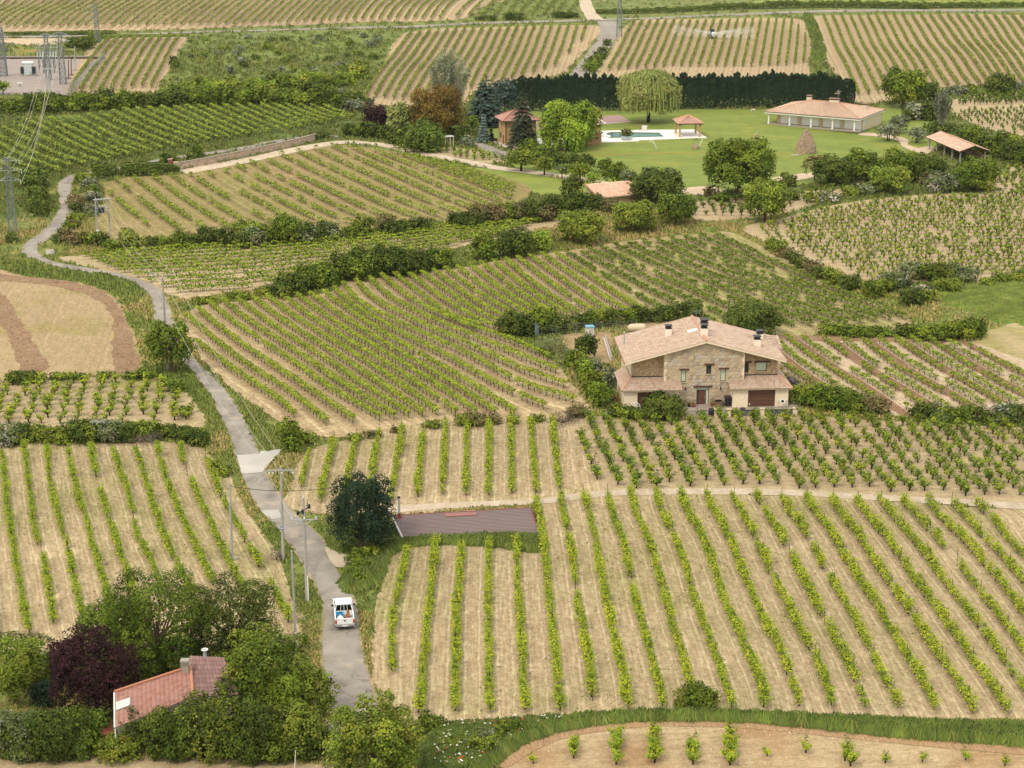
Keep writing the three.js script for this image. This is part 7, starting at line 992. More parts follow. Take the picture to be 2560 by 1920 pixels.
// ---------- pool terrace ----------
{
  const P0 = G(1600, 340), loc = (px) => px.map(([x, y]) => { const p = G(x, y); return [p.x - P0.x, p.z - P0.z]; });
  const shp = new THREE.Shape(loc(deckPx).map(([x, z]) => new THREE.Vector2(x, -z))); const hole = new THREE.Path(loc(poolPx).map(([x, z]) => new THREE.Vector2(x, -z))); shp.holes.push(hole);
  const dk = struct('pool_deck', new THREE.ExtrudeGeometry(shp, { depth: 0.36, bevelEnabled: false }).rotateX(-Math.PI / 2), std(0xe2ddd6, 0.75)); dk.position.copy(P0).setY(hgt(P0.x, P0.z) - 0.22);
  const basin = thing('swimming_pool', 'swimming pool with blue sides and greenish water on the lawn', 'swimming pool', P0.clone().setY(hgt(P0.x, P0.z)));
  const q = loc(poolPx), walls = q.map((a, i) => { const b = q[(i + 1) % q.length]; return [V(a[0], -1.6, a[1]), V(b[0], -1.6, b[1]), V(b[0], 0.12, b[1]), V(a[0], 0.12, a[1])]; });
  part('lining', quadGeo(walls), std(0x86aeb0, 0.5), basin); part('floor', quadGeo([q.map(([x, z]) => V(x, -1.5, z))]), std(0x6f8a5c, 0.8), basin);
  part('water', quadGeo([q.map(([x, z]) => V(x, -0.78, z))]), new THREE.MeshPhysicalMaterial({ color: 0x5d6f3f, roughness: 0.06, metalness: 0, side: THREE.DoubleSide, clearcoat: 0.3 }), basin);
  part('coping', merge(q.map((a, i) => { const b = q[(i + 1) % q.length]; return rod(V(a[0], 0.16, a[1]), V(b[0], 0.16, b[1]), 0.14, 0.14, 6); })), M.whitePaint, basin);
  part('ladder', merge([rod(V(q[2][0] + 7, -0.8, q[2][1] + 0.1), V(q[2][0] + 7, 0.8, q[2][1] - 0.1), 0.03), rod(V(q[2][0] + 7.5, -0.8, q[2][1] + 0.1), V(q[2][0] + 7.5, 0.8, q[2][1] - 0.1), 0.03)]), M.steel, basin);
  { const p = G(1503, 344.5), t = thing('spa_pool', 'curved white spa ring at the end of the pool', 'spa', p.setY(hgt(p.x, p.z) + 0.13)); part('rim', new THREE.TorusGeometry(2.0, 0.25, 8, 28).rotateX(Math.PI / 2).translate(0, 0.15, 0), M.whitePaint, t); part('water', cyl(1.9, 1.9, 0.08, 28, 0, 0.03, 0), std(0x6b7a4c, 0.1), t); }
  { const p = G(1566.5, 351), t = thing('round_planter', 'round pale blue planter with a clipped dark bush at the pool edge', 'planter', p.setY(hgt(p.x, p.z) + 0.14)); part('tub', new THREE.LatheGeometry([[0, 0], [1.15, 0], [1.28, 0.8], [1.32, 0.8], [1.32, 0.9], [1.15, 0.9], [1.1, 0.75], [0, 0.72]].map(([x, y]) => new THREE.Vector2(x, y)), 24), std(0xb4c3cb, 0.6), t); const L = new Leaves(), R = rng(9); fillLobes(L, R, lobesFor(R, V(0, 1.5, 0), V(1.35, 0.95, 1.2), 8), 0.4, [...PAL.dark, [0.16, 0.12, 0.06]], 1.6); part('bush', L.geo(), M.leaf, t); }
  { const p = G(1611, 328.3), t = thing('pool_cabinet', 'white upright cabinet at the back edge of the pool terrace', 'cabinet', p.setY(hgt(p.x, p.z) + 0.14), -0.05); part('body', box(1.2, 1.05, 0.7, 0, 0.525, 0), std(0xd9d0c9, 0.7), t); part('lid', box(1.28, 0.08, 0.78, 0, 1.09, 0), M.whitePaint, t); part('door', box(0.56, 0.9, 0.03, -0.29, 0.52, 0.365), std(0xd2c8c0, 0.7), t); part('door', box(0.56, 0.9, 0.03, 0.29, 0.52, 0.365), std(0xd2c8c0, 0.7), t); part('foot', box(1.1, 0.04, 0.6, 0, -0.01, 0), M.darkMetal, t); }
  // gazebo
  const f = frame([1699.4, 343.4], [1749.3, 342.8]), bl = f.to(G(1680.5, 331.2)), D = -bl.z, L = f.L, sk = bl.x, R = rng(61), g = thing('gazebo', 'square gazebo with four sandstone posts and a pink tiled pyramid roof', 'gazebo', f.pos.clone().setY(f.pos.y + 0.13), f.turn);
  const Dg = Math.min(D, L * 1.15); for (const [x, d] of [[0, 0], [L, 0], [0, Dg], [L, Dg]]) { const c = part('post', box(0.42, 2.75, 0.42, x, 1.38, -d), M.sandstone, g); part('capital', box(0.52, 0.14, 0.52, x, 2.76, -d), M.sandstone, c); }
  part('beam', merge([box(L + 0.5, 0.24, 0.24, L / 2, 2.94, 0), box(L + 0.5, 0.24, 0.24, L / 2, 2.94, -Dg), box(0.24, 0.24, Dg - 0.26, 0, 2.94, -Dg / 2), box(0.24, 0.24, Dg - 0.26, L, 2.94, -Dg / 2)]), M.wood, g);
  hipped(g, -0.65, L + 0.65, -0.65, Dg + 0.65, 3.06, 4.55, [[0.44, 0.26, 0.2], [0.48, 0.30, 0.235], [0.41, 0.235, 0.18]], R, { deck: M.wood, ridge: std(0xd09a72, 0.85), tile: { w: 0.34, l: 0.5, h: 0.08 } });
  part('hanging_lamp', merge([rod(V(0.3, 2.8, -0.6), V(0.3, 2.2, -0.6), 0.02), cyl(0.12, 0.16, 0.35, 8, 0.3, 1.85, -0.6)]), M.steel, g);
}
struct('tennis_court', drape(pxPoly([[1338, 299], [1548, 287.5], [1580, 305], [1344, 324]], 0), 2, 0.03, (x, z) => [x / 6, z / 6], (x, z) => { const k = 0.9 + 0.2 * fbm(x * 0.4, z * 0.4, 4); return [0.62 * k, 0.42 * k, 0.42 * k]; }), M.concrete);
{ const ln = (a, b, w) => { const A = G(...a), B = G(...b), d = B.clone().sub(A).normalize(), n = V(-d.z, 0, d.x).multiplyScalar(w / 2); return drape([[A.x + n.x, A.z + n.z], [B.x + n.x, B.z + n.z], [B.x - n.x, B.z - n.z], [A.x - n.x, A.z - n.z]], 1.2, 0.05); }; struct('court_lines', merge([ln([1490, 292], [1514, 308.5], 0.35), ln([1345, 322.5], [1578, 304], 0.3)]), std(0xe8e4e0, 0.8)); }
{ // well, hut, standing stone, lamp, sprinklers
  let p = G(1739, 372), t = thing('stone_well', 'round stone well with an iron frame on the lawn', 'well', p); part('ring', new THREE.LatheGeometry([[0.5, 0], [0.74, 0], [0.74, 0.95], [0.5, 0.95], [0.5, 0.1]].map(([x, y]) => new THREE.Vector2(x, y)), 20), M.masonry, t); part('rim', new THREE.TorusGeometry(0.66, 0.1, 6, 22).rotateX(Math.PI / 2).translate(0, 0.98, 0), M.flatConcrete, t); part('frame', merge([rod(V(-0.6, 0.95, 0), V(-0.35, 2.2, 0), 0.035), rod(V(0.6, 0.95, 0), V(0.35, 2.2, 0), 0.035), rod(V(-0.4, 2.2, 0), V(0.4, 2.2, 0), 0.035)]), M.darkMetal, t); part('pulley', new THREE.TorusGeometry(0.14, 0.035, 6, 14).translate(0, 2.02, 0), M.darkMetal, t);
  p = G(2014.6, 380.5); const HH = heightTo(p, 325); t = thing('stone_hut', 'round dry stone hut with a pointed corbelled roof on the lawn', 'hut', p, 0.0);
  { const R = rng(71), gs = [], cols = [[0.34, 0.26, 0.18], [0.41, 0.33, 0.24], [0.26, 0.2, 0.145], [0.44, 0.31, 0.21]], mats = cols.map((c) => new THREE.MeshStandardMaterial({ color: new THREE.Color(...c), roughness: 0.95 })); const lists = [[], [], [], []], drum = [[], [], [], []]; const n = 22;
    for (let j = 0; j < n; j++) { const y = j / n * HH, r = 2.05 * (j < 7 ? 1.04 - 0.01 * j : Math.pow(1 - (y - HH * 0.3) / (HH * 0.72), 0.72) * 0.97) + 0.08, c = Math.max(5, Math.round(r * 6.283 / 0.5)), hh = HH / n; for (let i = 0; i < c; i++) { const a = (i + (j % 2) * 0.5 + 0.25 * R()) / c * 6.283, da = Math.abs(((a - 3.6 + 9.42) % 6.283) - 3.1416); if (j < 6 && da < 0.24) continue; const g = box(0.46 + 0.1 * R(), hh * 0.92, 0.36, 0, 0, 0).translate(0, y + hh / 2, r - 0.12 + 0.1 * R()).rotateY(a); (j < 7 ? drum : lists)[Math.floor(R() * 4)].push(g); } }
    const core = part('core', new THREE.LatheGeometry([[1.85, -0.2], [1.85, HH * 0.3], [1.5, HH * 0.5], [0.9, HH * 0.8], [0.02, HH * 0.98]].map(([x, y]) => new THREE.Vector2(x, y)), 20), std(0x5d5043, 0.95), t);
    drum.forEach((l, i) => l.length && stuff(part('drum_stones', merge(l), mats[i], t))); lists.forEach((l, i) => l.length && stuff(part('roof_stones', merge(l), mats[i], t))); part('finial', cyl(0.2, 0.14, 0.5, 7, 0, HH * 0.95, 0), mats[1], t); const d = part('doorway', box(0.85, 1.5, 0.12, 0, 0.75, 1.93).rotateY(3.6 + Math.PI - Math.PI), std(0x3a2c22, 0.9), t); part('lintel', box(1.1, 0.18, 0.35, 0, 1.62, 1.98).rotateY(3.6), mats[1], t); }
  { const a = G(1988, 388); const s = thing('stone_slab', 'flat pale stone step before the door of the round hut', 'stone', a); part('step', new THREE.CylinderGeometry(0.75, 0.8, 0.16, 7).scale(1.4, 1, 0.8).translate(0, 0.05, 0), M.flatConcrete, s); part('edge_stone', new THREE.IcosahedronGeometry(0.25, 0).scale(1, 0.6, 1).translate(1.1, 0.08, 0.2), M.flatConcrete, s); }
  p = G(1890, 358); t = thing('standing_stone', 'tall rounded standing stone by the garden lamp', 'stone', p, 0.3); { const g = new THREE.CapsuleGeometry(0.55, 1.4, 4, 10).scale(1, 1, 0.4).translate(0, 1.15, 0), a = g.attributes.position; for (let i = 0; i < a.count; i++) a.setXYZ(i, a.getX(i) * (0.9 + 0.25 * vnoise(a.getY(i) * 3, a.getX(i) * 3)), a.getY(i), a.getZ(i)); g.computeVertexNormals(); part('stone', g, std(0xa8977f, 0.95), t); part('footing', new THREE.IcosahedronGeometry(0.7, 1).scale(1, 0.3, 0.7).translate(0.1, 0.02, 0.1), std(0xb58a68, 0.95), t); }
  p = G(1903.4, 354.8); t = thing('garden_lamp', 'short black and white bollard lamp on the lawn', 'lamp', p); part('post', cyl(0.17, 0.17, 0.62, 12, 0, 0, 0), M.black, t); part('diffuser', cyl(0.18, 0.18, 0.3, 12, 0, 0.62, 0), std(0xf0efe8, 0.4), t); part('cap', cyl(0.2, 0.15, 0.08, 12, 0, 0.92, 0), M.whitePaint, t);
  p = G(1882.6, 277.5); t = thing('white_bench', 'small white bench alone on the lawn before the tall hedge', 'bench', p); part('seat', box(1.0, 0.1, 0.5, 0, 0.42, 0), M.whitePaint, t); part('leg', box(0.12, 0.4, 0.45, -0.4, 0.2, 0), M.whitePaint, t); part('leg', box(0.12, 0.4, 0.45, 0.4, 0.2, 0), M.whitePaint, t);
  M.spray = new THREE.MeshStandardMaterial({ color: 0xf4f7f8, roughness: 0.6, transparent: true, opacity: 0.32, depthWrite: false });
  const jet = (lab, a, b, rise) => { const A = G(...a), B = G(...b), pts = []; for (let i = 0; i <= 8; i++) pts.push(A.clone().lerp(B, i / 8).add(V(0, rise * 4 * (i / 8) * (1 - i / 8) + 0.1, 0))); const s = thing('water_jet', lab, 'water spray', A); part('jet', new THREE.TubeGeometry(new THREE.CatmullRomCurve3(pts.map((q) => q.clone().sub(A))), 16, 0.04, 5), M.spray, s); const dr = new THREE.InstancedMesh(new THREE.IcosahedronGeometry(0.035, 0), M.spray, 160), q = new THREE.Object3D(), R = rng(lab.length); for (let i = 0; i < 160; i++) { const k = R() * 8, j = Math.min(7, Math.floor(k)), c = pts[j].clone().lerp(pts[j + 1], k - j).sub(A); q.position.set(c.x + (R() - 0.5) * 0.5, Math.max(0.05, c.y - R() * 0.5), c.z + (R() - 0.5) * 0.5); q.updateMatrix(); dr.setMatrixAt(i, q.matrix); } dr.name = 'droplets'; s.add(stuff(dr)); part('sprinkler', cyl(0.05, 0.04, 0.15, 8, 0, 0, 0), M.black, s); };
  jet('sprinkler jet bending over the lawn below the pool', [1642, 374], [1622, 355], 1.0); jet('sprinkler jet on the lawn beside the stone well', [1748, 367], [1768, 346], 1.0);
}
// ---------- stone house and small outbuilding ----------
{
  const f = frame([1263.5, 363], [1340, 358.5]), R = rng(81), left = f.to(G(1243.6, 354)), v = thing('stone_house', 'two storey sandstone house half hidden by the fir', 'house', f.pos, f.turn), L = f.L, D = Math.max(6, -left.z * 1.0), H = 5.5;
  part('front_wall', wallGeo([[0, -0.4], [L, -0.4], [L, H], [0, H]], [], 0.35), M.sandstone, v);
  part('back_wall', box(L, H + 0.4, 0.3, L / 2, H / 2 - 0.2, -D + 0.15), M.sandstone, v); part('side_wall', box(0.3, H + 0.4, D, L - 0.15, H / 2 - 0.2, -D / 2), M.sandstone, v);
  part('gable_wall', box(0.35, H + 0.4, D, 0.175, H / 2 - 0.2, -D / 2), M.sandstone, v);
  const sw = (y0, y1, d0, d1, m, name) => { const w = part(name, box(0.08, y1 - y0, d1 - d0, -0.03, (y0 + y1) / 2, -(d0 + d1) / 2), m, v); part('surround', merge([box(0.06, y1 - y0 + 0.3, 0.14, -0.02, (y0 + y1) / 2, -d0 + 0.08), box(0.06, y1 - y0 + 0.3, 0.14, -0.02, (y0 + y1) / 2, -d1 - 0.08), box(0.06, 0.14, d1 - d0, -0.02, y1 + 0.08, -(d0 + d1) / 2)]), M.mortar, w); };
  sw(0.05, 2.1, 1.0, 2.0, M.doorBrown, 'door'); sw(1.2, 2.3, D * 0.55, D * 0.55 + 1.1, M.doorBrown, 'window_shutter'); sw(3.7, 4.7, D * 0.42, D * 0.42 + 0.7, M.doorBrown, 'window_shutter');
  windowIn(v, L * 0.72, L * 0.72 + 1.0, 3.4, 4.5, 0.03, M.wood, M.glass, { sill: M.mortar });
  const rf = hipped(v, -0.8, L + 0.8, -0.8, D + 0.8, H, H + 2.0, TONES.house, R, { deck: M.wood, tile: { w: 0.34, l: 0.5, h: 0.08 }, ridge: std(0x8a5546, 0.85) }); const c = part('chimney', box(1.1, 1.5, 0.9, L * 0.8, H + 1.6, -D * 0.6), std(0x7d4a40, 0.9), rf); part('cap', box(1.35, 0.16, 1.1, L * 0.8, H + 2.42, -D * 0.6), M.flatConcrete, c);
  struct('stone_terrace', drape(pxPoly([[1218, 352], [1245, 353], [1264, 363], [1340, 358], [1345, 364], [1275, 370], [1240, 367]], 0), 1.2, 0.05, (x, z) => [x / 6, z / 6], () => [0.95, 0.9, 0.84]), M.concrete);
  const g = frame([1462, 363], [1503.5, 361.5]), w = thing('outbuilding', 'small square stone outbuilding with a low tiled roof beside the pool', 'outbuilding', g.pos, g.turn), L2 = g.L; part('wall', merge([wallGeo([[0, -0.3], [L2, -0.3], [L2, 2.7], [0, 2.7]], [[L2 - 1.35, L2 - 0.75, 1.2, 1.8]], 0.3), box(0.3, 3, 3.6, L2 - 0.15, 1.2, -2.1), box(0.3, 3, 3.6, 0.15, 1.2, -2.1), box(L2, 3, 0.3, L2 / 2, 1.2, -4.05)]), M.sandstone, w); windowIn(w, L2 - 1.35, L2 - 0.75, 1.2, 1.8, -0.12, std(0x8795a0, 0.6), M.glass); hipped(w, -0.3, L2 + 0.3, -0.3, 4.5, 2.7, 3.7, TONES.pavilion, R, { deck: M.mortar, tile: { w: 0.34, l: 0.5, h: 0.08 } });
  const a = thing('garden_arch', 'white garden arch at the dark hedge by the driveway', 'arch', G(1116, 366), 0.5); part('post', merge([rod(V(-1, 0, 0), V(-1, 2.4, 0), 0.06), rod(V(-1, 0, 1.6), V(-1, 2.4, 1.6), 0.06)]), M.whitePaint, a); part('post', merge([rod(V(1, 0, 0), V(1, 2.4, 0), 0.06), rod(V(1, 0, 1.6), V(1, 2.4, 1.6), 0.06)]), M.whitePaint, a); for (let i = 0; i < 5; i++) part('rafter', box(2.5, 0.09, 0.06, 0, 2.45, i * 0.4), M.whitePaint, a);
  const o = thing('garden_bench', 'dark garden furniture on the terrace of the stone house', 'bench', G(1236, 357), 0.4); part('seat', box(1.6, 0.08, 0.55, 0, 0.45, 0), M.black, o); part('backrest', box(1.6, 0.5, 0.06, 0, 0.75, -0.28), M.black, o); part('leg', box(0.08, 0.45, 0.5, -0.7, 0.22, 0), M.black, o); part('leg', box(0.08, 0.45, 0.5, 0.7, 0.22, 0), M.black, o);
}
// ---------- open barn, tiled shed ----------
{
  const f = frame([2318, 371], [2398, 407]), R = rng(91), v = thing('open_barn', 'open sided barn with a gabled orange tile roof on posts', 'barn', f.pos, f.turn), L = f.L, D = 6.2;
  for (let i = 0; i < 5; i++) { part('post', box(0.26, 2.3, 0.26, 0.4 + i * (L - 0.8) / 4, 1.1, -0.3), M.barkPale, v); part('post', box(0.26, 2.3, 0.26, 0.4 + i * (L - 0.8) / 4, 1.1, -D + 0.3), M.barkPale, v); }
  part('beam', merge([box(L, 0.2, 0.2, L / 2, 2.3, -0.3), box(L, 0.2, 0.2, L / 2, 2.3, -D + 0.3)]), M.wood, v);
  for (let i = 0; i < 6; i++) part('rafter', merge([rod(V(0.1 + i * (L - 0.2) / 5, 2.35, 0.2), V(0.1 + i * (L - 0.2) / 5, 3.5, -D / 2), 0.08, 0.08, 4), rod(V(0.1 + i * (L - 0.2) / 5, 2.35, -D - 0.2), V(0.1 + i * (L - 0.2) / 5, 3.5, -D / 2), 0.08, 0.08, 4), rod(V(0.1 + i * (L - 0.2) / 5, 2.4, 0), V(0.1 + i * (L - 0.2) / 5, 2.4, -D), 0.08, 0.08, 4)]), M.wood, v);
  part('back_wall', box(L * 0.5, 1.6, 0.2, L * 0.7, 0.7, -D + 0.5), M.masonry, v);
  hipped(v, -0.5, L + 0.5, -0.4, D + 0.4, 2.5, 3.7, TONES.pavilion, R, { gable: true, deck: M.wood, tile: { w: 0.34, l: 0.5, h: 0.08 } });
  const g = frame([1500, 514], [1604, 507]), w = thing('tiled_shed', 'low shed with a pale orange tile roof behind the bushes', 'shed', g.pos, g.turn), L2 = g.L; part('wall', merge([box(L2, 1.7, 0.3, L2 / 2, 0.7, -0.2), box(0.3, 2.4, 5.2, 0.15, 1.0, -2.95), box(0.3, 2.4, 5.2, L2 - 0.15, 1.0, -2.95), box(L2, 2.6, 0.3, L2 / 2, 1.2, -5.7)]), M.masonry, w); const q = [V(-0.4, 1.5, 0.3), V(L2 + 0.4, 1.5, 0.3), V(L2 + 0.4, 3.0, -6), V(-0.4, 3.0, -6)], rf = new THREE.Group(); rf.name = 'roof'; w.add(rf); part('roof_deck', planeGeo(q, 0.14), M.mortar, rf); stuff(part('tiles', tileGeo(...q, [[0.62, 0.40, 0.27], [0.68, 0.48, 0.34], [0.58, 0.35, 0.23]], R, { w: 0.32, l: 0.45, h: 0.07 }), M.tile, rf)); part('edge_tiles', merge([ridgeGeo(q[0].clone().add(V(0, 0.1, 0)), q[3].clone().add(V(0, 0.1, 0))), ridgeGeo(q[1].clone().add(V(0, 0.1, 0)), q[2].clone().add(V(0, 0.1, 0)))]), M.ridgeTile, rf); part('vent', box(0.4, 0.4, 0.4, L2 * 0.9, 2.95, -4.5), M.masonry, rf);
}
// ---------- flat brown shed ----------
{
  const a = onPlane(1006.5, 1345, hgt(-9, -158), 0.45), b = onPlane(1347.5, 1335, hgt(10, -158), 0.45), c = onPlane(1326.7, 1270, hgt(10, -170), 1.1), d = onPlane(979.5, 1290, hgt(-9, -170), 1.1), R = rng(101), o = onGround((a.x + b.x) / 2, (a.z + b.z) / 2), v = thing('brown_shed', 'long low shed with a flat purplish brown ribbed roof', 'shed', o), l = (p) => p.clone().sub(o);
  const q = [a, b, c, d].map(l), inn = (p, k = 0.25) => p.clone().add(V(-Math.sign(p.x) * k, 0, 0));
  part('wall', quadGeo([[q[0], q[1]], [q[1], q[2]], [q[2], q[3]], [q[3], q[0]]].map(([s, e]) => { s = inn(s); e = inn(e); return [V(s.x, -0.5, s.z), V(e.x, -0.5, e.z), V(e.x, e.y - 0.1, e.z), V(s.x, s.y - 0.1, s.z)]; }), 0.3), M.plaster, v);
  const rf = new THREE.Group(); rf.name = 'roof'; v.add(rf); part('roof_deck', planeGeo(q, 0.12), std(0x6d4a48, 0.85), rf);
  const rows = 18, tones = [[0.195, 0.148, 0.142], [0.203, 0.153, 0.146], [0.188, 0.144, 0.138], [0.2, 0.154, 0.149]].map((k) => new THREE.MeshStandardMaterial({ color: new THREE.Color(...k), roughness: 0.85, map: null })), up = V(0, 0.02, 0);
  for (let i = 0; i < rows; i++) for (let j = 0; j < 3; j++) { const P = (s, t) => q[0].clone().lerp(q[1], s).lerp(q[3].clone().lerp(q[2], s), t).add(V(0, 0.015, 0)); const t0 = i / rows, t1 = (i + 1) / rows, of = (i % 3) * 0.11, s0 = j ? (j + of) / 3 : 0, s1 = j < 2 ? (j + 1 + of) / 3 - 0.0006 : 1; part('roof_sheet', quadGeo([[P(s0, t0).add(V(0, 0.06, 0)), P(s1, t0).add(V(0, 0.06, 0)), P(s1, t1), P(s0, t1)], [P(s0, t0), P(s1, t0), P(s1, t0).add(V(0, 0.06, 0)), P(s0, t0).add(V(0, 0.06, 0))]]), tones[(i * 3 + j * 5 + (hash2(i, j) * 4 | 0)) % 4], rf); }
  const edge = std(0x6f4442, 0.8); part('edge_trim', merge([rod(q[1], q[2], 0.12, 0.12, 4), rod(q[3], q[2], 0.1, 0.1, 4)]), edge, rf); part('verge_board', rod(q[0], q[3], 0.12, 0.12, 4), std(0xc9c2b8, 0.8), rf);
  const on = (sx, sy) => { const P = (s, t) => q[0].clone().lerp(q[1], s).lerp(q[3].clone().lerp(q[2], s), t); return P(sx, sy); };
  { const p0 = on(0.36, 0.86), p1 = on(0.6, 0.92); part('patch_panel', planeGeo([on(0.37, 0.8), on(0.6, 0.8), on(0.6, 0.93), on(0.37, 0.93)].map((p) => p.add(V(0, 0.13, 0))), 0.05), std(0x8d605a, 0.8), rf); part('patch_panel', planeGeo([on(0.53, 0.95), on(0.6, 0.95), on(0.6, 1.0), on(0.53, 1.0)].map((p) => p.add(V(0, 0.14, 0))), 0.05), std(0x8d605a, 0.8), rf); }
  const pb = on(0.045, 0.9); part('flue_pipe', rod(pb, pb.clone().add(V(0, 2.2, 0)), 0.13, 0.13, 10), M.galv, rf); part('flue_base', merge([rod(pb, pb.clone().add(V(0, 0.55, 0)), 0.15, 0.15, 10), rod(pb.clone().add(V(0, -0.05, 0)), pb.clone().add(V(0, 0.16, 0)), 0.34, 0.26, 10)]), std(0x6d2f2c, 0.8), rf); part('flue_cap', rod(pb.clone().add(V(0, 2.2, 0)), pb.clone().add(V(0, 2.34, 0)), 0.17, 0.15, 10), M.black, rf);
}
// ---------- cottage in the thicket ----------
{
  const g0 = 0, e = 2.6, r = 4.2, TL = onPlane(287, 1731, g0, r), TR = onPlane(476, 1668, g0, r), BL = onPlane(288, 1819, g0, e), BR = onPlane(483, 1743, g0, e), T1 = onPlane(474, 1640, g0, r + 0.35), T2 = onPlane(560, 1644, g0, r + 0.35), B2 = onPlane(600, 1738, g0, e - 0.1), o = onGround((BL.x + BR.x) / 2, (BL.z + BR.z) / 2), v = thing('tiled_cottage', 'small rendered cottage with a red tiled roof among trees', 'cottage', o), R = rng(111), l = (p) => p.clone().sub(o);
  const [tl, tr, bl, br, t1, t2, b2] = [TL, TR, BL, BR, T1, T2, B2].map(l), rf = new THREE.Group(); rf.name = 'roof'; v.add(rf);
  part('roof_deck', merge([planeGeo([bl, br, tr], 0.12), planeGeo([bl, tr, tl], 0.12), planeGeo([br, b2, t2], 0.12), planeGeo([br, t2, t1], 0.12), planeGeo([br, t1, tr], 0.12)]).translate(0, -0.14, 0), M.flatConcrete, rf);
  const wE = bl.distanceTo(br); tileGeo(bl, br, tr, tl, TONES.red, R, { w: wE / 17, l: bl.distanceTo(tl) / 17, h: 0.05, single: true }).forEach((t) => part('tile', t, M.tile, rf));
  stuff(part('tiles', tileGeo(br, b2, t2, t1, TONES.redShaded, R, { w: 0.34, l: 0.4, h: 0.06 }), M.tile, rf));  // right slope tones painted darker, for the side turned from the light
  M.orange = std(0xae745a, 0.8); part('ridge_tiles', ridgeGeo(tl.clone().add(V(0, 0.08, 0)), tr.clone().add(V(0, 0.08, 0)), 0.13, 0.45), M.orange, rf); part('hip_tiles', ridgeGeo(br.clone().add(V(0, 0.08, 0)), tr.clone().add(V(0, 0.08, 0)), 0.15, 0.6), std(0xb98468, 0.8), rf);
  const wall = (s, t, name = 'wall') => part(name, quadGeo([[V(s.x, -0.6, s.z), V(t.x, -0.6, t.z), V(t.x, t.y - 0.1, t.z), V(s.x, s.y - 0.1, s.z)]], 0.3), M.flatConcrete, v); const din = (p, q, k) => p.clone().lerp(q, k);
  const i0 = din(bl, tl, 0.08).add(V(0.15, 0, 0)), i1 = din(br, tr, 0.08), back = V(tl.x, bl.y, tl.z - 2.6), back2 = V(t2.x, bl.y, t2.z - 2); wall(i0, i1, 'front_wall'); wall(i1, b2.clone().add(V(-0.2, 0, -0.2))); wall(back, i0); wall(back2, back); wall(b2.clone().add(V(-0.2, 0, -0.2)), back2);
  part('gable_end', quadGeo([[V(i0.x, i0.y - 0.15, i0.z), V(tl.x + 0.15, tl.y - 0.15, tl.z), V(back.x, back.y - 0.15, back.z)]]), M.flatConcrete, v); part('roof_back', planeGeo([tl, tr, t1, t2, V(t2.x, e, t2.z - 3), V(tl.x, e, tl.z - 3)].slice(0, 2).concat([V(t2.x, e, t2.z - 3), V(tl.x, e, tl.z - 3)]), 0.12), M.redRoof, rf);
  part('verge_board', rod(bl.clone().add(V(-0.05, 0, 0)), tl.clone().add(V(-0.05, 0, 0)), 0.07, 0.07, 4), M.whitePaint, rf); part('downpipe', rod(V(bl.x, bl.y - 0.1, bl.z + 0.05), V(bl.x, bl.y - 2.2, bl.z + 0.05), 0.05, 0.05, 6), M.whitePaint, v);
  const on = (s, t) => bl.clone().lerp(br, s).lerp(tl.clone().lerp(tr, s), t); { const q = [on(0.01, 0.42), on(0.2, 0.42), on(0.2, 0.66), on(0.01, 0.66)].map((p) => p.add(V(0, 0.16, 0.04))); const w = part('roof_window', planeGeo(q, 0.1), std(0xa9a59c, 0.8), rf); for (let k = 0; k < 3; k++) part('pane', planeGeo([on(0.02, 0.435 + k * 0.075), on(0.19, 0.435 + k * 0.075), on(0.19, 0.495 + k * 0.075), on(0.02, 0.495 + k * 0.075)].map((p) => p.add(V(0, 0.19, 0.05))), 0.02), std(0xd9d8d0, 0.3), w); }
  const cb = on(0.93, 0.95), ch = part('chimney', box(0.58, 0.9, 0.5, cb.x, cb.y, cb.z), M.flatConcrete, rf); for (let k = 0; k < 3; k++) part('louvre', box(0.62, 0.06, 0.54, cb.x, cb.y + 0.5 + k * 0.12, cb.z), M.flatConcrete, ch); part('cap', box(0.68, 0.14, 0.6, cb.x, cb.y + 0.88, cb.z), M.flatConcrete, ch); part('core', box(0.44, 0.45, 0.38, cb.x, cb.y + 0.62, cb.z), M.black, ch);
  const vb = t1.clone().lerp(t2, 0.45); part('roof_vent', merge([rod(vb.clone().add(V(0, -0.2, 0)), vb.clone().add(V(0, 0.45, 0)), 0.15, 0.15, 12), rod(vb.clone().add(V(0, 0.45, 0)), vb.clone().add(V(0, 0.62, 0)), 0.16, 0.26, 14)]), M.galv, rf); part('vent_rim', new THREE.TorusGeometry(0.25, 0.035, 6, 18).rotateX(Math.PI / 2).translate(vb.x, vb.y + 0.63, vb.z), M.whitePaint, rf);
  const p1 = l(onPlane(250, 1840, 0, 1.6)), p2 = l(onPlane(288, 1830, 0, 1.6)), p3 = l(onPlane(284, 1800, 0, 2.2)), p4 = l(onPlane(262, 1808, 0, 2.2)); part('porch_roof', planeGeo([p1, p2, p3, p4], 0.1), M.redRoof, v); part('porch_post', rod(V(p1.x + 0.1, -0.4, p1.z), V(p1.x + 0.1, 1.55, p1.z), 0.06, 0.06, 5), M.wood, v);
  part('shutter', box(0.5, 0.9, 0.08, bl.x + 0.5, 1.2, bl.z - 0.15), std(0x9a5236, 0.8), v);
}
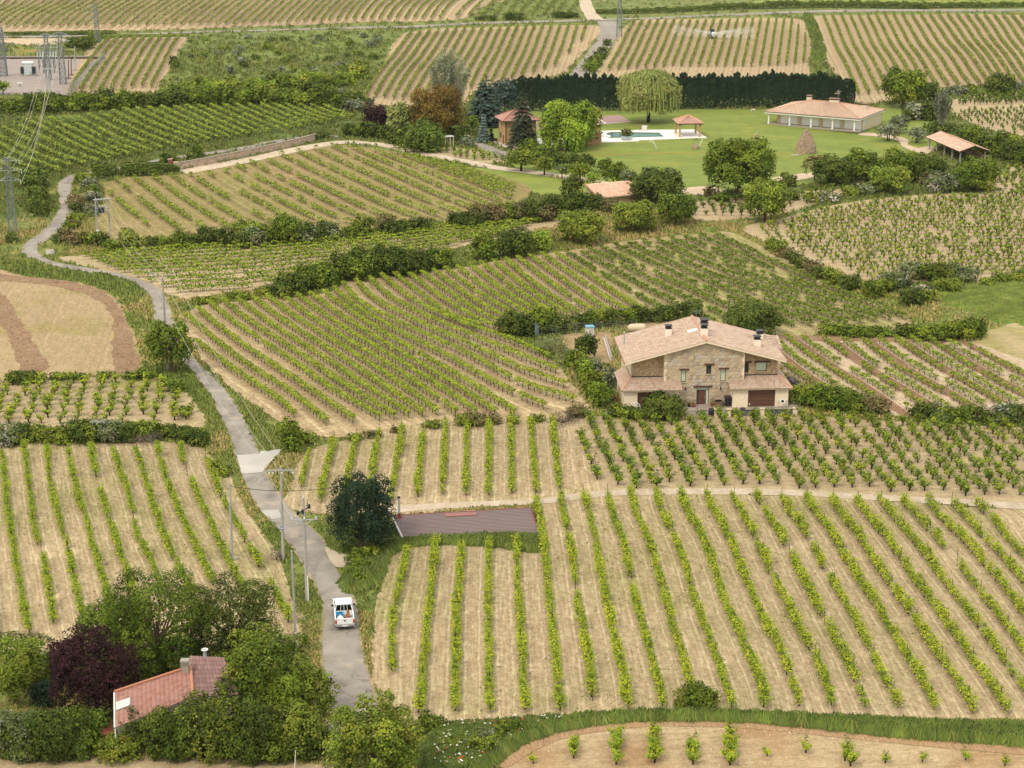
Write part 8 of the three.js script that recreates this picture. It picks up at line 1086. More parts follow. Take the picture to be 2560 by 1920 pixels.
// ---------- stone wall with gate pillars ----------
{
  const R = rng(121), line = [[443, 425], [520, 411], [600, 395], [680, 378], [740, 364], [786, 352]].map(([x, y]) => G(x, y)), o = line[2].clone(), t = thing('stone_wall', 'weathered stone retaining wall beside the pale farm track', 'wall', o), gs = [[], [], [], []], caps = [], mats = [[0.42, 0.34, 0.25], [0.50, 0.40, 0.29], [0.35, 0.28, 0.22], [0.47, 0.33, 0.24]].map((c) => new THREE.MeshStandardMaterial({ color: new THREE.Color(...c), roughness: 0.95 }));
  for (let i = 0; i < line.length - 1; i++) { const a = line[i], b = line[i + 1], L = a.distanceTo(b), d = b.clone().sub(a).normalize(), ry = Math.atan2(-d.z, d.x); for (let s = 0; s < L; s += 0.62) for (let j = 0; j < 5; j++) { const u = s + (j % 2) * 0.3 + R() * 0.1, p = a.clone().addScaledVector(d, u).sub(o); gs[Math.floor(R() * 4)].push(box(0.56 + 0.1 * R(), 0.27, 0.5 + 0.08 * R(), p.x, p.y + 0.1 + j * 0.29, p.z, ry)); } for (let s = 0; s < L; s += 0.9) { const p = a.clone().addScaledVector(d, s + 0.4).sub(o); caps.push(box(0.86, 0.12 + 0.05 * R(), 0.66, p.x, p.y + 1.5, p.z, ry)); } }
  gs.forEach((g, i) => stuff(part('stones', merge(g), mats[i], t))); stuff(part('coping_stones', merge(caps), std(0x8f8577, 0.95), t));
  const pl = thing('gate_pillar', 'reddish brick gate pillar with a slanted top at the wall end', 'pillar', G(427, 421)); for (let j = 0; j < 8; j++) part('course', box(0.95 - 0.01 * (j % 2), 0.22, 0.95 - 0.01 * (j % 2), 0, 0.11 + j * 0.235, 0, 0.2), std([0x8d5546, 0x965e4d, 0x86503f][j % 3], 0.9), pl); part('cap', box(1.1, 0.14, 1.1, 0, 2.0, 0, 0.2, 0, 0.15), std(0xa08370, 0.9), pl);
  const pr = thing('gate_pillar', 'pale stone gate pillar joined to the retaining wall', 'pillar', G(441, 427)); for (let j = 0; j < 6; j++) part('course', box(0.9, 0.28, 0.9, 0, 0.14 + j * 0.295, 0, 0.25 + 0.03 * (j % 2)), mats[j % 4], pr); part('cap', box(1.05, 0.12, 1.05, 0, 1.84, 0, 0.25), std(0xb09a80, 0.9), pr);
}
// ---------- poles, wires, pylons ----------
const tie = {}; // points where wires hang, in world space
function wireRun(label, pairs, sag, r, mat) { const o = pairs[0][0].clone(), t = thing('power_line', label, 'power line', o); pairs.forEach(([a, b]) => { const pts = []; for (let i = 0; i <= 12; i++) { const s = i / 12; pts.push(a.clone().lerp(b, s).add(V(0, -sag * 4 * s * (1 - s), 0)).sub(o)); } part('wire', new THREE.TubeGeometry(new THREE.CatmullRomCurve3(pts), 20, r, 4), mat, t); }); return t; }
function pole(label, base, top, o = {}) { const p = G(...base), H = heightTo(p, top[1]), q = above(p, ...top), t = thing(o.name ?? 'utility_pole', label, 'utility pole', p), tip = V(q.x - p.x, H, 0); part('shaft', rod(V(0, -0.4, 0), tip, o.r0 ?? 0.15, o.r1 ?? 0.1, 8), o.mat ?? M.concretePole, t); return { t, p, H, tip, at: (h) => tip.clone().multiplyScalar(h / H) }; }
const insul = (t, x, y, z, n = 'insulator') => part(n, new THREE.LatheGeometry([[0.01, 0], [0.06, 0], [0.1, 0.06], [0.04, 0.1], [0.09, 0.15], [0.03, 0.22], [0.01, 0.22]].map(([a, b]) => new THREE.Vector2(a, b)), 8).translate(x, y, z), M.insul ??= std(0xc9d6d2, 0.3), t);
{
  const a = pole('slim concrete pole standing in the left vineyard rows', [579, 1394], [574.6, 1208]); part('band', rod(a.at(a.H * 0.68), a.at(a.H * 0.68).add(V(0, 0.12, 0)), 0.17, 0.17, 8), M.steel, a.t); part('base_stone', new THREE.IcosahedronGeometry(0.45, 1).scale(1.2, 0.6, 1).translate(0.3, 0.05, 0.3), M.flatConcrete, a.t); part('box', box(0.16, 0.35, 0.14, 0.2, a.H * 0.78, 0.06), M.galv, a.t);
  const b = pole('concrete pole with a long crossarm and blue plate by the road', [708, 1402], [702, 1167], { r0: 0.16, r1: 0.1 }), w = 65 / ppm(b.p); const by = b.H - 0.35, bx = b.tip.x; part('crossarm', merge([box(w, 0.08, 0.08, bx, by, 0.13), box(w, 0.04, 0.1, bx, by + 0.06, 0.13)]), M.galv, b.t); part('plate', box(0.32, 0.3, 0.03, b.at(b.H * 0.36).x, b.H * 0.36, 0.2), std(0x2f5fa5, 0.5), b.t); part('plate', box(0.26, 0.1, 0.035, b.at(b.H * 0.36).x, b.H * 0.36, 0.2), M.whitePaint, b.t); part('top_insulators', merge([box(0.06, 0.25, 0.06, bx, by + 0.2, 0.13), box(0.06, 0.2, 0.06, bx + w * 0.42, by + 0.2, 0.13)]), M.galv, b.t);
  tie.b = [-0.44, 0.04, 0.46].map((k) => { insul(b.t, bx + w * k, by - 0.34, 0.13); return b.p.clone().add(V(bx + w * k, by - 0.3, 0.13)); }); insul(b.t, bx - w * 0.3, by - 0.36, 0.13); part('fuse', box(0.1, 0.4, 0.1, bx - w * 0.13, by - 0.25, 0.15), M.darkMetal, b.t); part('fuse', box(0.1, 0.4, 0.1, bx + w * 0.3, by - 0.25, 0.15), M.darkMetal, b.t);
  const c = pole('tall concrete pole with switch gear nearest the pickup truck', [768, 1503], [758.6, 1245], { r0: 0.17, r1: 0.1 }), cw = 65 / ppm(c.p), cy = heightTo(c.p, 1298), cx = c.at(cy).x; part('crossarm', merge([box(cw, 0.08, 0.08, cx, cy, 0.17, 0.1), rod(V(cx - cw * 0.3, cy, 0.17), V(cx, cy - 0.55, 0.15), 0.03), rod(V(cx + cw * 0.3, cy, 0.17), V(cx, cy - 0.55, 0.15), 0.03)]), M.galv, c.t); const sy = heightTo(c.p, 1279); part('switch_gear', merge([rod(V(cx - 0.6, sy - 0.2, 0.1), V(cx + 0.6, sy + 0.5, -0.1), 0.06), box(0.2, 0.35, 0.2, cx - 0.55, sy - 0.1, 0.12), box(0.2, 0.4, 0.2, cx - 0.1, sy + 0.05, 0.15), box(0.2, 0.4, 0.2, cx + 0.5, sy + 0.5, -0.05), rod(V(cx + 0.3, sy + 0.3, 0), V(cx + 0.35, sy + 0.95, 0), 0.04)]), M.black, c.t); part('cable_guard', rod(V(0.14, 0, 0.14), V(0.12, 2.6, 0.14), 0.07, 0.06, 6), M.whitePaint, c.t); insul(c.t, c.tip.x, c.H, 0);
  tie.c = [-0.46, 0.02, 0.46].map((k) => { insul(c.t, cx + cw * k, cy + 0.06, 0.17); return c.p.clone().add(V(cx + cw * k, cy + 0.2, 0.17)); });
  const d = pole('thin leaning pole beside the dirt verge of the road', [739, 1586], [729, 1379], { r0: 0.12, r1: 0.08 }); part('cap', rod(d.tip.clone(), d.tip.clone().add(V(0, 0.06, 0)), 0.1, 0.1, 6), M.galv, d.t); part('strap', rod(d.at(d.H * 0.9), d.at(d.H * 0.9).add(V(0, 0.1, 0)), 0.11, 0.11, 8), M.steel, d.t);
  const e = pole('short thick concrete pole rising from the front bushes', [748, 1730], [741, 1583], { r0: 0.2, r1: 0.15 }); part('bracket', rod(e.tip.clone().add(V(-0.1, -0.12, 0.1)), e.tip.clone().add(V(0.2, -0.12, 0.1)), 0.05), M.galv, e.t); part('cap', rod(e.tip.clone(), e.tip.clone().add(V(0, 0.08, 0)), 0.17, 0.14, 8), M.flatConcrete, e.t);
  const wd = pole('old wooden pole with a V shaped crossarm at the road bend', [419, 928], [406, 694], { r0: 0.17, r1: 0.12, mat: M.barkPale }), ww = 66 / ppm(wd.p), ty = wd.H, tx = wd.tip.x; part('crossarm', merge([rod(V(tx, ty - 0.45, 0.1), V(tx - ww * 0.45, ty + 0.75, 0.1), 0.05), rod(V(tx, ty - 0.45, 0.1), V(tx + ww * 0.35, ty + 0.7, 0.1), 0.05), rod(V(tx - ww * 0.5, ty + 0.72, 0.1), V(tx - ww * 0.1, ty + 0.5, 0.1), 0.03)]), M.steel, wd.t); tie.w = [[-0.48, 0.8], [0.0, 0.2], [0.42, 0.75]].map(([k, h]) => { insul(wd.t, tx + ww * k, ty + h, 0.1); return wd.p.clone().add(V(tx + ww * k, ty + h + 0.15, 0.1)); });
  const k2 = pole('thin grey pole half hidden by the dark cypress', [936, 1330], [934, 1188], { r0: 0.12, r1: 0.09 });
  wireRun('three pale wires from the wooden pole to the long crossarm', tie.w.map((p, i) => [p, tie.b[i]]), 1.6, 0.018, M.wire);
  wireRun('three pale wires between the two road poles', tie.b.map((p, i) => [p, tie.c[i]]), 0.3, 0.018, M.wire);
  wireRun('dark cable strung across the road to the cypress', [[a.p.clone().add(a.at(a.H - 0.3)), k2.p.clone().add(k2.at(k2.H - 0.3))]], 0.9, 0.03, M.darkWire);
  { const s = e.p.clone().add(V(0.05, e.H * 0.35, 0.15)), g = onPlane(735, 1960, 0, 1.5); wireRun('single pale cable hanging down past the front bushes', [[s, g]], 0.15, 0.028, std(0xd8d4ca, 0.6)); }
  // twin pole with transformer
  const L0 = G(245, 599), R0 = G(276, 595), HL = heightTo(L0, 500), t = thing('twin_pole', 'twin pole frame carrying a small transformer on the slope', 'utility pole', L0), dx = R0.x - L0.x, dz = R0.z - L0.z; part('shaft', rod(V(0, -0.3, 0), V(0, HL, 0), 0.15, 0.12, 7), M.concretePole, t); part('shaft', rod(V(dx, -0.3, dz), V(dx, HL, dz), 0.15, 0.12, 7), M.concretePole, t); part('top_beam', rod(V(-0.4, HL, 0), V(dx + 0.5, HL, dz), 0.12, 0.12, 4), M.galv, t); part('lower_beam', merge([rod(V(-0.1, HL * 0.78, 0.1), V(dx + 0.1, HL * 0.78, dz + 0.1), 0.08, 0.08, 4), rod(V(-0.1, HL * 0.71, 0.1), V(dx + 0.1, HL * 0.71, dz + 0.1), 0.08, 0.08, 4)]), M.galv, t); const tr = part('transformer', box(0.95, 1.0, 0.7, dx * 0.52, HL * 0.76, 0.3), std(0x3f4650, 0.6), t); for (let i = 0; i < 3; i++) part('bushing', cyl(0.06, 0.05, 0.35, 7, dx * 0.52 - 0.3 + i * 0.3, HL * 0.76 + 0.5, 0.3), M.insul, tr); for (let i = 0; i < 5; i++) part('fin', box(0.03, 0.8, 0.12, dx * 0.52 - 0.36 + i * 0.18, HL * 0.76, 0.71), M.darkMetal, tr); part('meter_box', box(0.4, 0.7, 0.3, 0.05, 1.4, 0.2), M.whitePaint, t);
  tie.h = [0.02, 0.5, 0.98].map((f) => { const p = V(dx * f, HL + 0.12, dz * f); insul(t, p.x, p.y, p.z); return L0.clone().add(p).add(V(0, 0.2, 0)); });
  wireRun('three pale wires from the twin pole to the wooden pole', tie.h.map((p, i) => [p, tie.w[i]]), 1.6, 0.018, M.wire);
}
M.steelDark = std(0x7d8487, 0.55, { metalness: 0.3 });
function lattice(t, H, w0, w1, bays, r = 0.05, mat = M.galv) { const leg = (sx, sz, h) => { const w = lerp(w0, w1, h / H) / 2; return V(sx * w, h, sz * w); }, C = [[-1, -1], [1, -1], [1, 1], [-1, 1]]; C.forEach(([a, b]) => part('leg', rod(leg(a, b, -0.2), leg(a, b, H), r, r * 0.8, 4), mat, t)); const gs = []; for (let i = 0; i < bays; i++) { const h0 = H * i / bays, h1 = H * (i + 1) / bays; for (let k = 0; k < 4; k++) { const A = C[k], B = C[(k + 1) % 4]; gs.push(rod(leg(...A, h0), leg(...B, h1), r * 0.55, r * 0.55, 3), rod(leg(...B, h0), leg(...A, h1), r * 0.55, r * 0.55, 3), rod(leg(...A, h1), leg(...B, h1), r * 0.5, r * 0.5, 3)); } } stuff(part('bracing', merge(gs), mat, t)); }
const arm = (t, x, h, side, mat = M.galv) => { part('arm', merge([rod(V(0, h, 0), V(side * x, h + 0.05, 0), 0.05, 0.04, 4), rod(V(0, h + 0.7, 0), V(side * x, h + 0.05, 0), 0.035, 0.03, 4), rod(V(side * x * 0.5, h, 0), V(side * x * 0.5, h + 0.35, 0), 0.03, 0.03, 4)]), mat, t); part('insulator', cyl(0.06, 0.06, 0.6, 6, side * x, h - 0.6, 0), M.insul, t); };
{
  let p = G(33, 584), H = heightTo(p, 394); const py = thing('lattice_pylon', 'slim lattice pylon with three pairs of arms at the roadside', 'pylon', p, 0.2); lattice(py, H, 1.4, 0.6, 12, 0.065, M.steelDark); const ends = []; [[0.955, 2.0], [0.83, 2.3], [0.7, 2.0]].forEach(([f, x]) => [-1, 1].forEach((s) => { arm(py, x, H * f, s); ends.push(py.localToWorld(V(s * x, H * f - 0.6, 0))); })); py.updateMatrixWorld(true); const E2 = []; [[0.955, 2.0], [0.83, 2.3], [0.7, 2.0]].forEach(([f, x]) => [-1, 1].forEach((s) => E2.push(py.localToWorld(V(s * x, H * f - 0.6, 0)))));
  p = G(245, 109); H = heightTo(p, 7); const p2 = thing('lattice_pylon', 'tall lattice pylon standing beside the service road', 'pylon', p, 0.3); lattice(p2, H, 1.8, 0.8, 12, 0.085, M.steelDark); [[0.88, 3.2], [0.76, 3.6], [0.64, 3.2]].forEach(([f, x], i) => arm(p2, x, H * f, i % 2 ? -1 : -1));
  p = G(1548, 93); const p3 = thing('lattice_pylon', 'lattice pylon at the road junction', 'pylon', p, 0.1); lattice(p3, 17, 1.8, 0.8, 9, 0.075, M.steelDark); arm(p3, 3, 15, 1); arm(p3, 3, 15, -1);
  // substation
  p = G(158, 210); H = heightTo(p, 82); const g1 = thing('substation_gantry', 'tall lattice gantry with two crossarms in the substation', 'gantry', p, 0.15); lattice(g1, H, 1.7, 0.9, 10, 0.11, M.steelDark); for (const f of [0.95, 0.84]) part('crossarm', merge([rod(V(-2.6, H * f, 0), V(2.6, H * f, 0), 0.1, 0.1, 4), rod(V(-2.4, H * f, 0), V(0, H * f + 1.0, 0), 0.06, 0.06, 4), rod(V(2.4, H * f, 0), V(0, H * f + 1.0, 0), 0.06, 0.06, 4)]), M.galv, g1);
  p = G(122, 200); const H2 = heightTo(p, 86), g2 = thing('substation_gantry', 'second lattice gantry beside the transformer', 'gantry', p, 0.15); lattice(g2, H2, 1.5, 0.9, 9, 0.11, M.steelDark); for (const f of [0.95, 0.78]) part('crossarm', merge([rod(V(-2.6, H2 * f, 0), V(2.6, H2 * f, 0), 0.1, 0.1, 4), rod(V(-2.4, H2 * f, 0), V(0, H2 * f + 1.0, 0), 0.06, 0.06, 4), rod(V(2.4, H2 * f, 0), V(0, H2 * f + 1.0, 0), 0.06, 0.06, 4)]), M.galv, g2);
  p = G(8, 190); const H3 = heightTo(p, 68), g3 = thing('substation_gantry', 'heavy gantry with stacked busbars at the near edge of the yard', 'gantry', p, 0.1); lattice(g3, H3, 2.2, 1.3, 12, 0.15, M.steelDark); for (let i = 0; i < 6; i++) part('busbar', rod(V(-4, H3 * (0.35 + i * 0.1), 0), V(2.2, H3 * (0.35 + i * 0.1), 0), 0.09, 0.09, 5), M.steel, g3); part('coil', box(0.9, 1.6, 0.9, -1.4, 2.2, 0.6), std(0x5a3431, 0.8), g3);
  p = G(122, 233); const H4 = heightTo(p, 172), g4 = thing('lattice_mast', 'short lattice mast where the wires land behind the hedgerow', 'mast', p, 0.1); lattice(g4, H4, 1.2, 0.8, 7, 0.08); part('head', box(2.2, 0.25, 0.4, 0, H4, 0), M.galv, g4);
  wireRun('six pale wires climbing from the roadside pylon to the substation', E2.map((e, i) => [e, [g4, g1, g2][i % 3].localToWorld(V((i - 2.5) * 0.5, [H4, H * 0.8, H2 * 0.8][i % 3], 0))]), 5.0, 0.024, std(0xcfc6b0, 0.6));
  wireRun('two wires leaving the roadside pylon downhill', [0, 1].map((i) => [E2[i * 2], E2[i * 2].clone().add(V(-18, -2, 40))]), 1.0, 0.03, M.wire);
  p = G(72, 189); const tf = thing('power_transformer', 'large pale grey transformer with cooling fins in the substation', 'transformer', p, 0.1); const pale = std(0xb4bdbc, 0.6); part('tank', box(2.2, 2.6, 1.8, 0, 1.5, 0), pale, tf); part('conservator', new THREE.CapsuleGeometry(0.5, 2.6, 4, 12).rotateZ(Math.PI / 2).translate(0, 3.6, 0), std(0xc9d2d2, 0.5), tf); for (const s of [-1, 1]) { const r = part('radiator', box(0.9, 2.0, 1.7, s * 1.65, 1.6, 0), std(0x6c7779, 0.6), tf); for (let i = 0; i < 6; i++) part('fin', box(0.08, 1.9, 0.16, s * 1.65 - 0.36 + i * 0.145, 1.6, 0.92), M.darkMetal, r); } for (let i = 0; i < 3; i++) part('bushing', cyl(0.12, 0.08, 0.9, 8, -0.7 + i * 0.7, 2.8, 0.4), M.insul, tf); part('control_box', box(0.9, 1.1, 0.5, 0.2, 0.9, 1.1), pale, tf); part('plinth', box(4.6, 0.3, 2.6, 0, 0.1, 0), M.flatConcrete, tf);
  for (const [bx, by, tx2, ty2, lab, m] of [[187, 176, 186.5, 114, 'pale concrete post with a broad foot in the yard', M.concretePole], [178, 188, 178, 144, 'brown post nearest the yard fence', std(0x6d4a3c, 0.8)], [171, 197, 171, 152, 'brown post in front of the gantry legs', std(0x6d4a3c, 0.8)]]) { const q = pole(lab, [bx, by], [tx2, ty2], { name: 'yard_post', r0: 0.16, r1: 0.13, mat: m }); part('foot', box(1.2, 0.3, 1.2, 0, 0.1, 0), m === M.concretePole ? M.flatConcrete : m, q.t); part('head', box(0.3, 0.25, 0.3, q.tip.x, q.H, 0), M.darkMetal, q.t); }
  for (let i = 0; i < 8; i++) { const q = G(104 + (i % 4) * 13, 168 + Math.floor(i / 4) * 14), s = thing('switch_stand', `${ord(i)} steel switch stand counted across the substation between the gantries`, 'switch gear', q, 0.1, 'switch stands of the substation'); part('frame', merge([rod(V(-0.6, 0, 0), V(-0.6, 4.6, 0), 0.13), rod(V(0.6, 0, 0), V(0.6, 4.6, 0), 0.13), rod(V(-1.2, 4.6, 0), V(1.2, 4.6, 0), 0.14), rod(V(-0.6, 1.2, 0), V(0.6, 3.6, 0), 0.08)]), M.steelDark, s); for (let k = 0; k < 3; k++) part('insulator', cyl(0.14, 0.1, 1.2, 7, -0.8 + k * 0.8, 4.65, 0), i < 4 ? std(0x7f8a8c, 0.5) : M.insul, s); part('cross_bar', rod(V(-1.3, 5.9, 0), V(1.3, 5.9, 0), 0.09), M.steel, s); }
  { const q = G(75, 146), s = thing('yard_gate', 'yellow framed gate at the back of the substation', 'gate', q, 0); for (let i = 0; i < 4; i++) part('frame', merge([box(0.12, 2.6, 0.12, -3.4 + i * 2.2, 1.3, 0), box(2.2, 0.12, 0.1, -2.3 + i * 2.2, 2.5, 0), box(2.2, 0.12, 0.1, -2.3 + i * 2.2, 0.25, 0)].slice(0, i < 3 ? 3 : 1)), std(0xd59a35, 0.6), s); }
  { const pts = [[262, 147], [245, 166], [222, 190], [198, 214], [172, 241]].map(([x, y]) => G(x, y)), o = pts[2].clone(), s = thing('mesh_fence', 'grey mesh fence between the substation yard and the vine strip', 'fence', o); pts.forEach((q) => part('post', rod(q.clone().sub(o).add(V(0, -0.1, 0)), q.clone().sub(o).add(V(0, 2.4, 0)), 0.06), M.steel, s)); const gs = []; for (let i = 0; i < 4; i++) for (let j = 0; j < 9; j++) gs.push(rod(pts[i].clone().sub(o).add(V(0, 0.15 + j * 0.27, 0)), pts[i + 1].clone().sub(o).add(V(0, 0.15 + j * 0.27, 0)), 0.03, 0.03, 3)); stuff(part('mesh', merge(gs), M.galv, s)); }
  { const a = G(-20, 148), b = G(262, 147), o = a.clone().lerp(b, 0.5), s = thing('yard_wall', 'low dark wall along the back of the substation yard', 'wall', o); part('course', rod(a.clone().sub(o).add(V(0, 0.3, 0)), b.clone().sub(o).add(V(0, 0.3, 0)), 0.45, 0.45, 4), std(0x55463f, 0.9), s); part('coping', rod(a.clone().sub(o).add(V(0, 0.75, 0)), b.clone().sub(o).add(V(0, 0.75, 0)), 0.2, 0.2, 4), M.flatConcrete, s); }
  { const q = G(50, 216), s = thing('yard_table', 'small white topped stand on the gravel of the substation', 'stand', q); part('top', box(1.2, 0.14, 0.7, 0, 0.95, 0), M.whitePaint, s); part('leg', cyl(0.1, 0.1, 0.9, 6, 0, 0, 0), M.darkMetal, s); }
  { const q = G(126, 639), s = thing('concrete_ring', 'pale round concrete cistern beside the road bend', 'cistern', q); part('ring', new THREE.LatheGeometry([[0.55, 0], [0.72, 0], [0.72, 0.95], [0.55, 0.95], [0.55, 0.05]].map(([x, y]) => new THREE.Vector2(x, y)), 22), std(0xc2bcb2, 0.85), s); part('lid', cyl(0.68, 0.68, 0.08, 22, 0, 0.92, 0), M.flatConcrete, s); }
}
// ---------- pickup truck ----------
{
  const P = G(863, 1576), Q = G(853.5, 1500), turn = Math.atan2(Q.x - P.x, Q.z - P.z) + Math.PI, t = thing('pickup_truck', 'white pickup truck carrying a brown dog, driving up the road', 'pickup truck', P.clone().setY(hgt(P.x, P.z) + 0.05), turn); // local -z is forward
  const white = new THREE.MeshPhysicalMaterial({ color: 0xe9ebee, roughness: 0.35, clearcoat: 0.6, clearcoatRoughness: 0.2, side: THREE.DoubleSide }), glass = new THREE.MeshPhysicalMaterial({ color: 0x2b3a3c, roughness: 0.08, side: THREE.DoubleSide }), grey = std(0x9a9da0, 0.5, { metalness: 0.3 });
  const side = new THREE.Shape([[0, 0.5], [0.45, 0.48], [0.5, 0.7], [0.75, 0.88], [1.05, 0.7], [1.1, 0.46], [3.35, 0.46], [3.4, 0.7], [3.7, 0.88], [4.0, 0.7], [4.05, 0.46], [4.85, 0.5], [4.95, 0.72], [4.8, 0.98], [3.75, 1.06], [1.75, 1.08], [0, 1.06]].map(([x, y]) => new THREE.Vector2(x, y)));
  const flank = (x) => part('body_side', new THREE.ExtrudeGeometry(side, { depth: 0.06, bevelEnabled: true, bevelThickness: 0.02, bevelSize: 0.02, bevelSegments: 2 }).rotateY(Math.PI / 2).translate(x, 0, 0), white, t); flank(-0.85); flank(0.77);
  part('bed_floor', box(1.56, 0.08, 1.75, 0, 0.62, -0.9), grey, t); part('bed_wall', box(1.54, 0.5, 0.05, 0, 0.84, -1.76), white, t); part('chassis', box(1.4, 0.22, 4.3, 0, 0.42, -2.4), M.black, t);
  const tg = part('tailgate', box(1.44, 0.5, 0.07, 0, 0.82, -0.03), white, t); part('handle', box(0.2, 0.07, 0.03, 0, 0.93, 0.02), M.black, tg); part('badge', box(0.1, 0.06, 0.02, 0, 0.82, 0.015), M.steel, tg); part('top_edge', box(1.5, 0.05, 0.09, 0, 1.09, -0.03), white, tg);
  const bp = part('rear_bumper', box(1.7, 0.17, 0.16, 0, 0.47, 0.07), grey, t); part('number_plate', box(0.52, 0.12, 0.02, 0, 0.48, 0.16), M.whitePaint, bp); part('tow_hitch', merge([rod(V(0, 0.36, 0.05), V(0, 0.36, 0.24), 0.03), new THREE.SphereGeometry(0.045, 8, 6).translate(0, 0.4, 0.24)]), M.steel, bp);
  for (const s of [-1, 1]) { part('tail_light', box(0.13, 0.4, 0.05, s * 0.79, 0.84, 0.012), std(0xa3201c, 0.3), t); part('indicator', box(0.132, 0.13, 0.055, s * 0.79, 1.0, 0.014), std(0xd98a2a, 0.3), t); const m = part('mirror', box(0.2, 0.15, 0.1, s * 1.0, 1.22, -2.75), M.black, t); part('mirror_arm', box(0.14, 0.05, 0.05, s * 0.9, 1.16, -2.78), M.black, m); }
  // cab: tapered glasshouse
  const cab = [[-0.8, 1.06, -1.78], [0.8, 1.06, -1.78], [0.8, 1.06, -3.75], [-0.8, 1.06, -3.75], [-0.64, 1.66, -1.95], [0.64, 1.66, -1.95], [0.64, 1.66, -3.1], [-0.64, 1.66, -3.1]].map((a) => V(...a)), lr = (a, b, k) => a.clone().lerp(b, k);
  const pil = (a, b) => rod(a, b, 0.055, 0.05, 6); part('pillar', merge([pil(cab[0], cab[4]), pil(cab[1], cab[5]), pil(cab[2], cab[6]), pil(cab[3], cab[7]), pil(lr(cab[0], cab[3], 0.5), lr(cab[4], cab[7], 0.45)), pil(lr(cab[1], cab[2], 0.5), lr(cab[5], cab[6], 0.45))]), white, t);
  { const rs = new THREE.Shape(); const w = 0.7, a = -0.05, b = 1.28, r = 0.14; rs.moveTo(-w + r, a); rs.lineTo(w - r, a); rs.quadraticCurveTo(w, a, w, a + r); rs.lineTo(w, b - r); rs.quadraticCurveTo(w, b, w - r, b); rs.lineTo(-w + r, b); rs.quadraticCurveTo(-w, b, -w, b - r); rs.lineTo(-w, a + r); rs.quadraticCurveTo(-w, a, -w + r, a); part('cab_roof', new THREE.ExtrudeGeometry(rs, { depth: 0.05, bevelEnabled: true, bevelThickness: 0.03, bevelSize: 0.03, bevelSegments: 3 }).rotateX(-Math.PI / 2).translate(0, 1.65, -1.9), white, t); }
  const pane = (pts, n = 'window') => part(n, quadGeo([pts]), glass, t); const clear = new THREE.MeshPhysicalMaterial({ color: 0xdfeeec, roughness: 0.03, transmission: 1, thickness: 0, side: THREE.DoubleSide }); part('rear_window', quadGeo([[lr(cab[0], cab[1], 0.05), lr(cab[1], cab[0], 0.05), lr(cab[5], cab[4], 0.05), lr(cab[4], cab[5], 0.05)]]), clear, t); part('windscreen', quadGeo([[cab[3], cab[2], cab[6], cab[7]]]), clear, t); pane([cab[0], cab[3], cab[7], cab[4]], 'side_window'); pane([cab[1], cab[2], cab[6], cab[5]], 'side_window');
  for (const x of [-0.3, 0.02, 0.34]) part('window_bar', rod(V(x, 1.08, -1.74), V(x * 0.85, 1.64, -1.9), 0.02, 0.02, 5), white, t);
  part('bonnet', new THREE.ExtrudeGeometry(new THREE.Shape([[3.72, 0.6], [4.9, 0.6], [4.9, 0.9], [4.75, 1.0], [3.72, 1.1]].map(([x, y]) => new THREE.Vector2(x, y))), { depth: 1.56, bevelEnabled: false }).rotateY(Math.PI / 2).translate(-0.78, 0, 0), white, t); part('cab_floor', box(1.56, 0.5, 1.95, 0, 0.72, -2.76), M.black, t); part('front_bumper', box(1.66, 0.22, 0.14, 0, 0.5, -4.98), grey, t); part('headlight', box(0.3, 0.16, 0.06, -0.6, 0.82, -4.92), M.whitePaint, t); part('headlight', box(0.3, 0.16, 0.06, 0.6, 0.82, -4.92), M.whitePaint, t);
  for (const x of [-0.38, 0.38]) { const s = part('seat', box(0.5, 0.6, 0.16, x, 1.15, -2.5), M.black, t); part('headrest', box(0.26, 0.2, 0.1, x, 1.48, -2.48), M.black, s); }
  for (const [x, z] of [[-0.76, -0.76], [0.76, -0.76], [-0.76, -3.7], [0.76, -3.7]]) { const w = part('wheel', new THREE.TorusGeometry(0.25, 0.11, 8, 20).rotateY(Math.PI / 2).scale(1.15, 1, 1).translate(x, 0.34, z), M.black, t); part('rim', cyl(0.2, 0.2, 0.18, 14, 0, -0.09, 0).rotateZ(Math.PI / 2).translate(x, 0.34, z), grey, w); }
  t.updateMatrixWorld(true); const w = (x, y, z) => t.localToWorld(V(x, y, z));
  { const c = thing('blue_crate', 'blue plastic crate in the corner of the truck bed', 'crate', w(-0.42, 0.67, -1.35), turn); part('body', merge([box(0.6, 0.04, 0.5, 0, 0.02, 0), box(0.03, 0.36, 0.5, -0.29, 0.2, 0), box(0.03, 0.36, 0.5, 0.29, 0.2, 0), box(0.56, 0.36, 0.03, 0, 0.2, 0.235), box(0.56, 0.36, 0.03, 0, 0.2, -0.235)]), std(0x2f86b4, 0.5), c); part('rim', merge([box(0.66, 0.04, 0.05, 0, 0.39, 0.26), box(0.66, 0.04, 0.05, 0, 0.39, -0.26), box(0.05, 0.04, 0.48, 0.31, 0.39, 0), box(0.05, 0.04, 0.48, -0.31, 0.39, 0)]), std(0x4aa0c8, 0.5), c); }
  { const c = thing('white_sack', 'crumpled white sack in the truck bed before the crate', 'sack', w(-0.4, 0.67, -0.7), turn + 0.3); const g = new THREE.IcosahedronGeometry(0.26, 3), a = g.attributes.position; for (let i = 0; i < a.count; i++) { const k = 0.85 + 0.35 * vnoise(a.getX(i) * 9 + 5, a.getY(i) * 9 + a.getZ(i) * 7 + 5); a.setXYZ(i, a.getX(i) * k * 1.2, Math.max(-0.18, a.getY(i) * k * 0.8), a.getZ(i) * k); } g.computeVertexNormals(); part('bag', g.translate(0, 0.18, 0), std(0xd9dcd6, 0.85), c); part('knot', new THREE.ConeGeometry(0.06, 0.14, 7).rotateX(Math.PI).translate(0.05, 0.42, 0), std(0xd9dcd6, 0.85), c); }
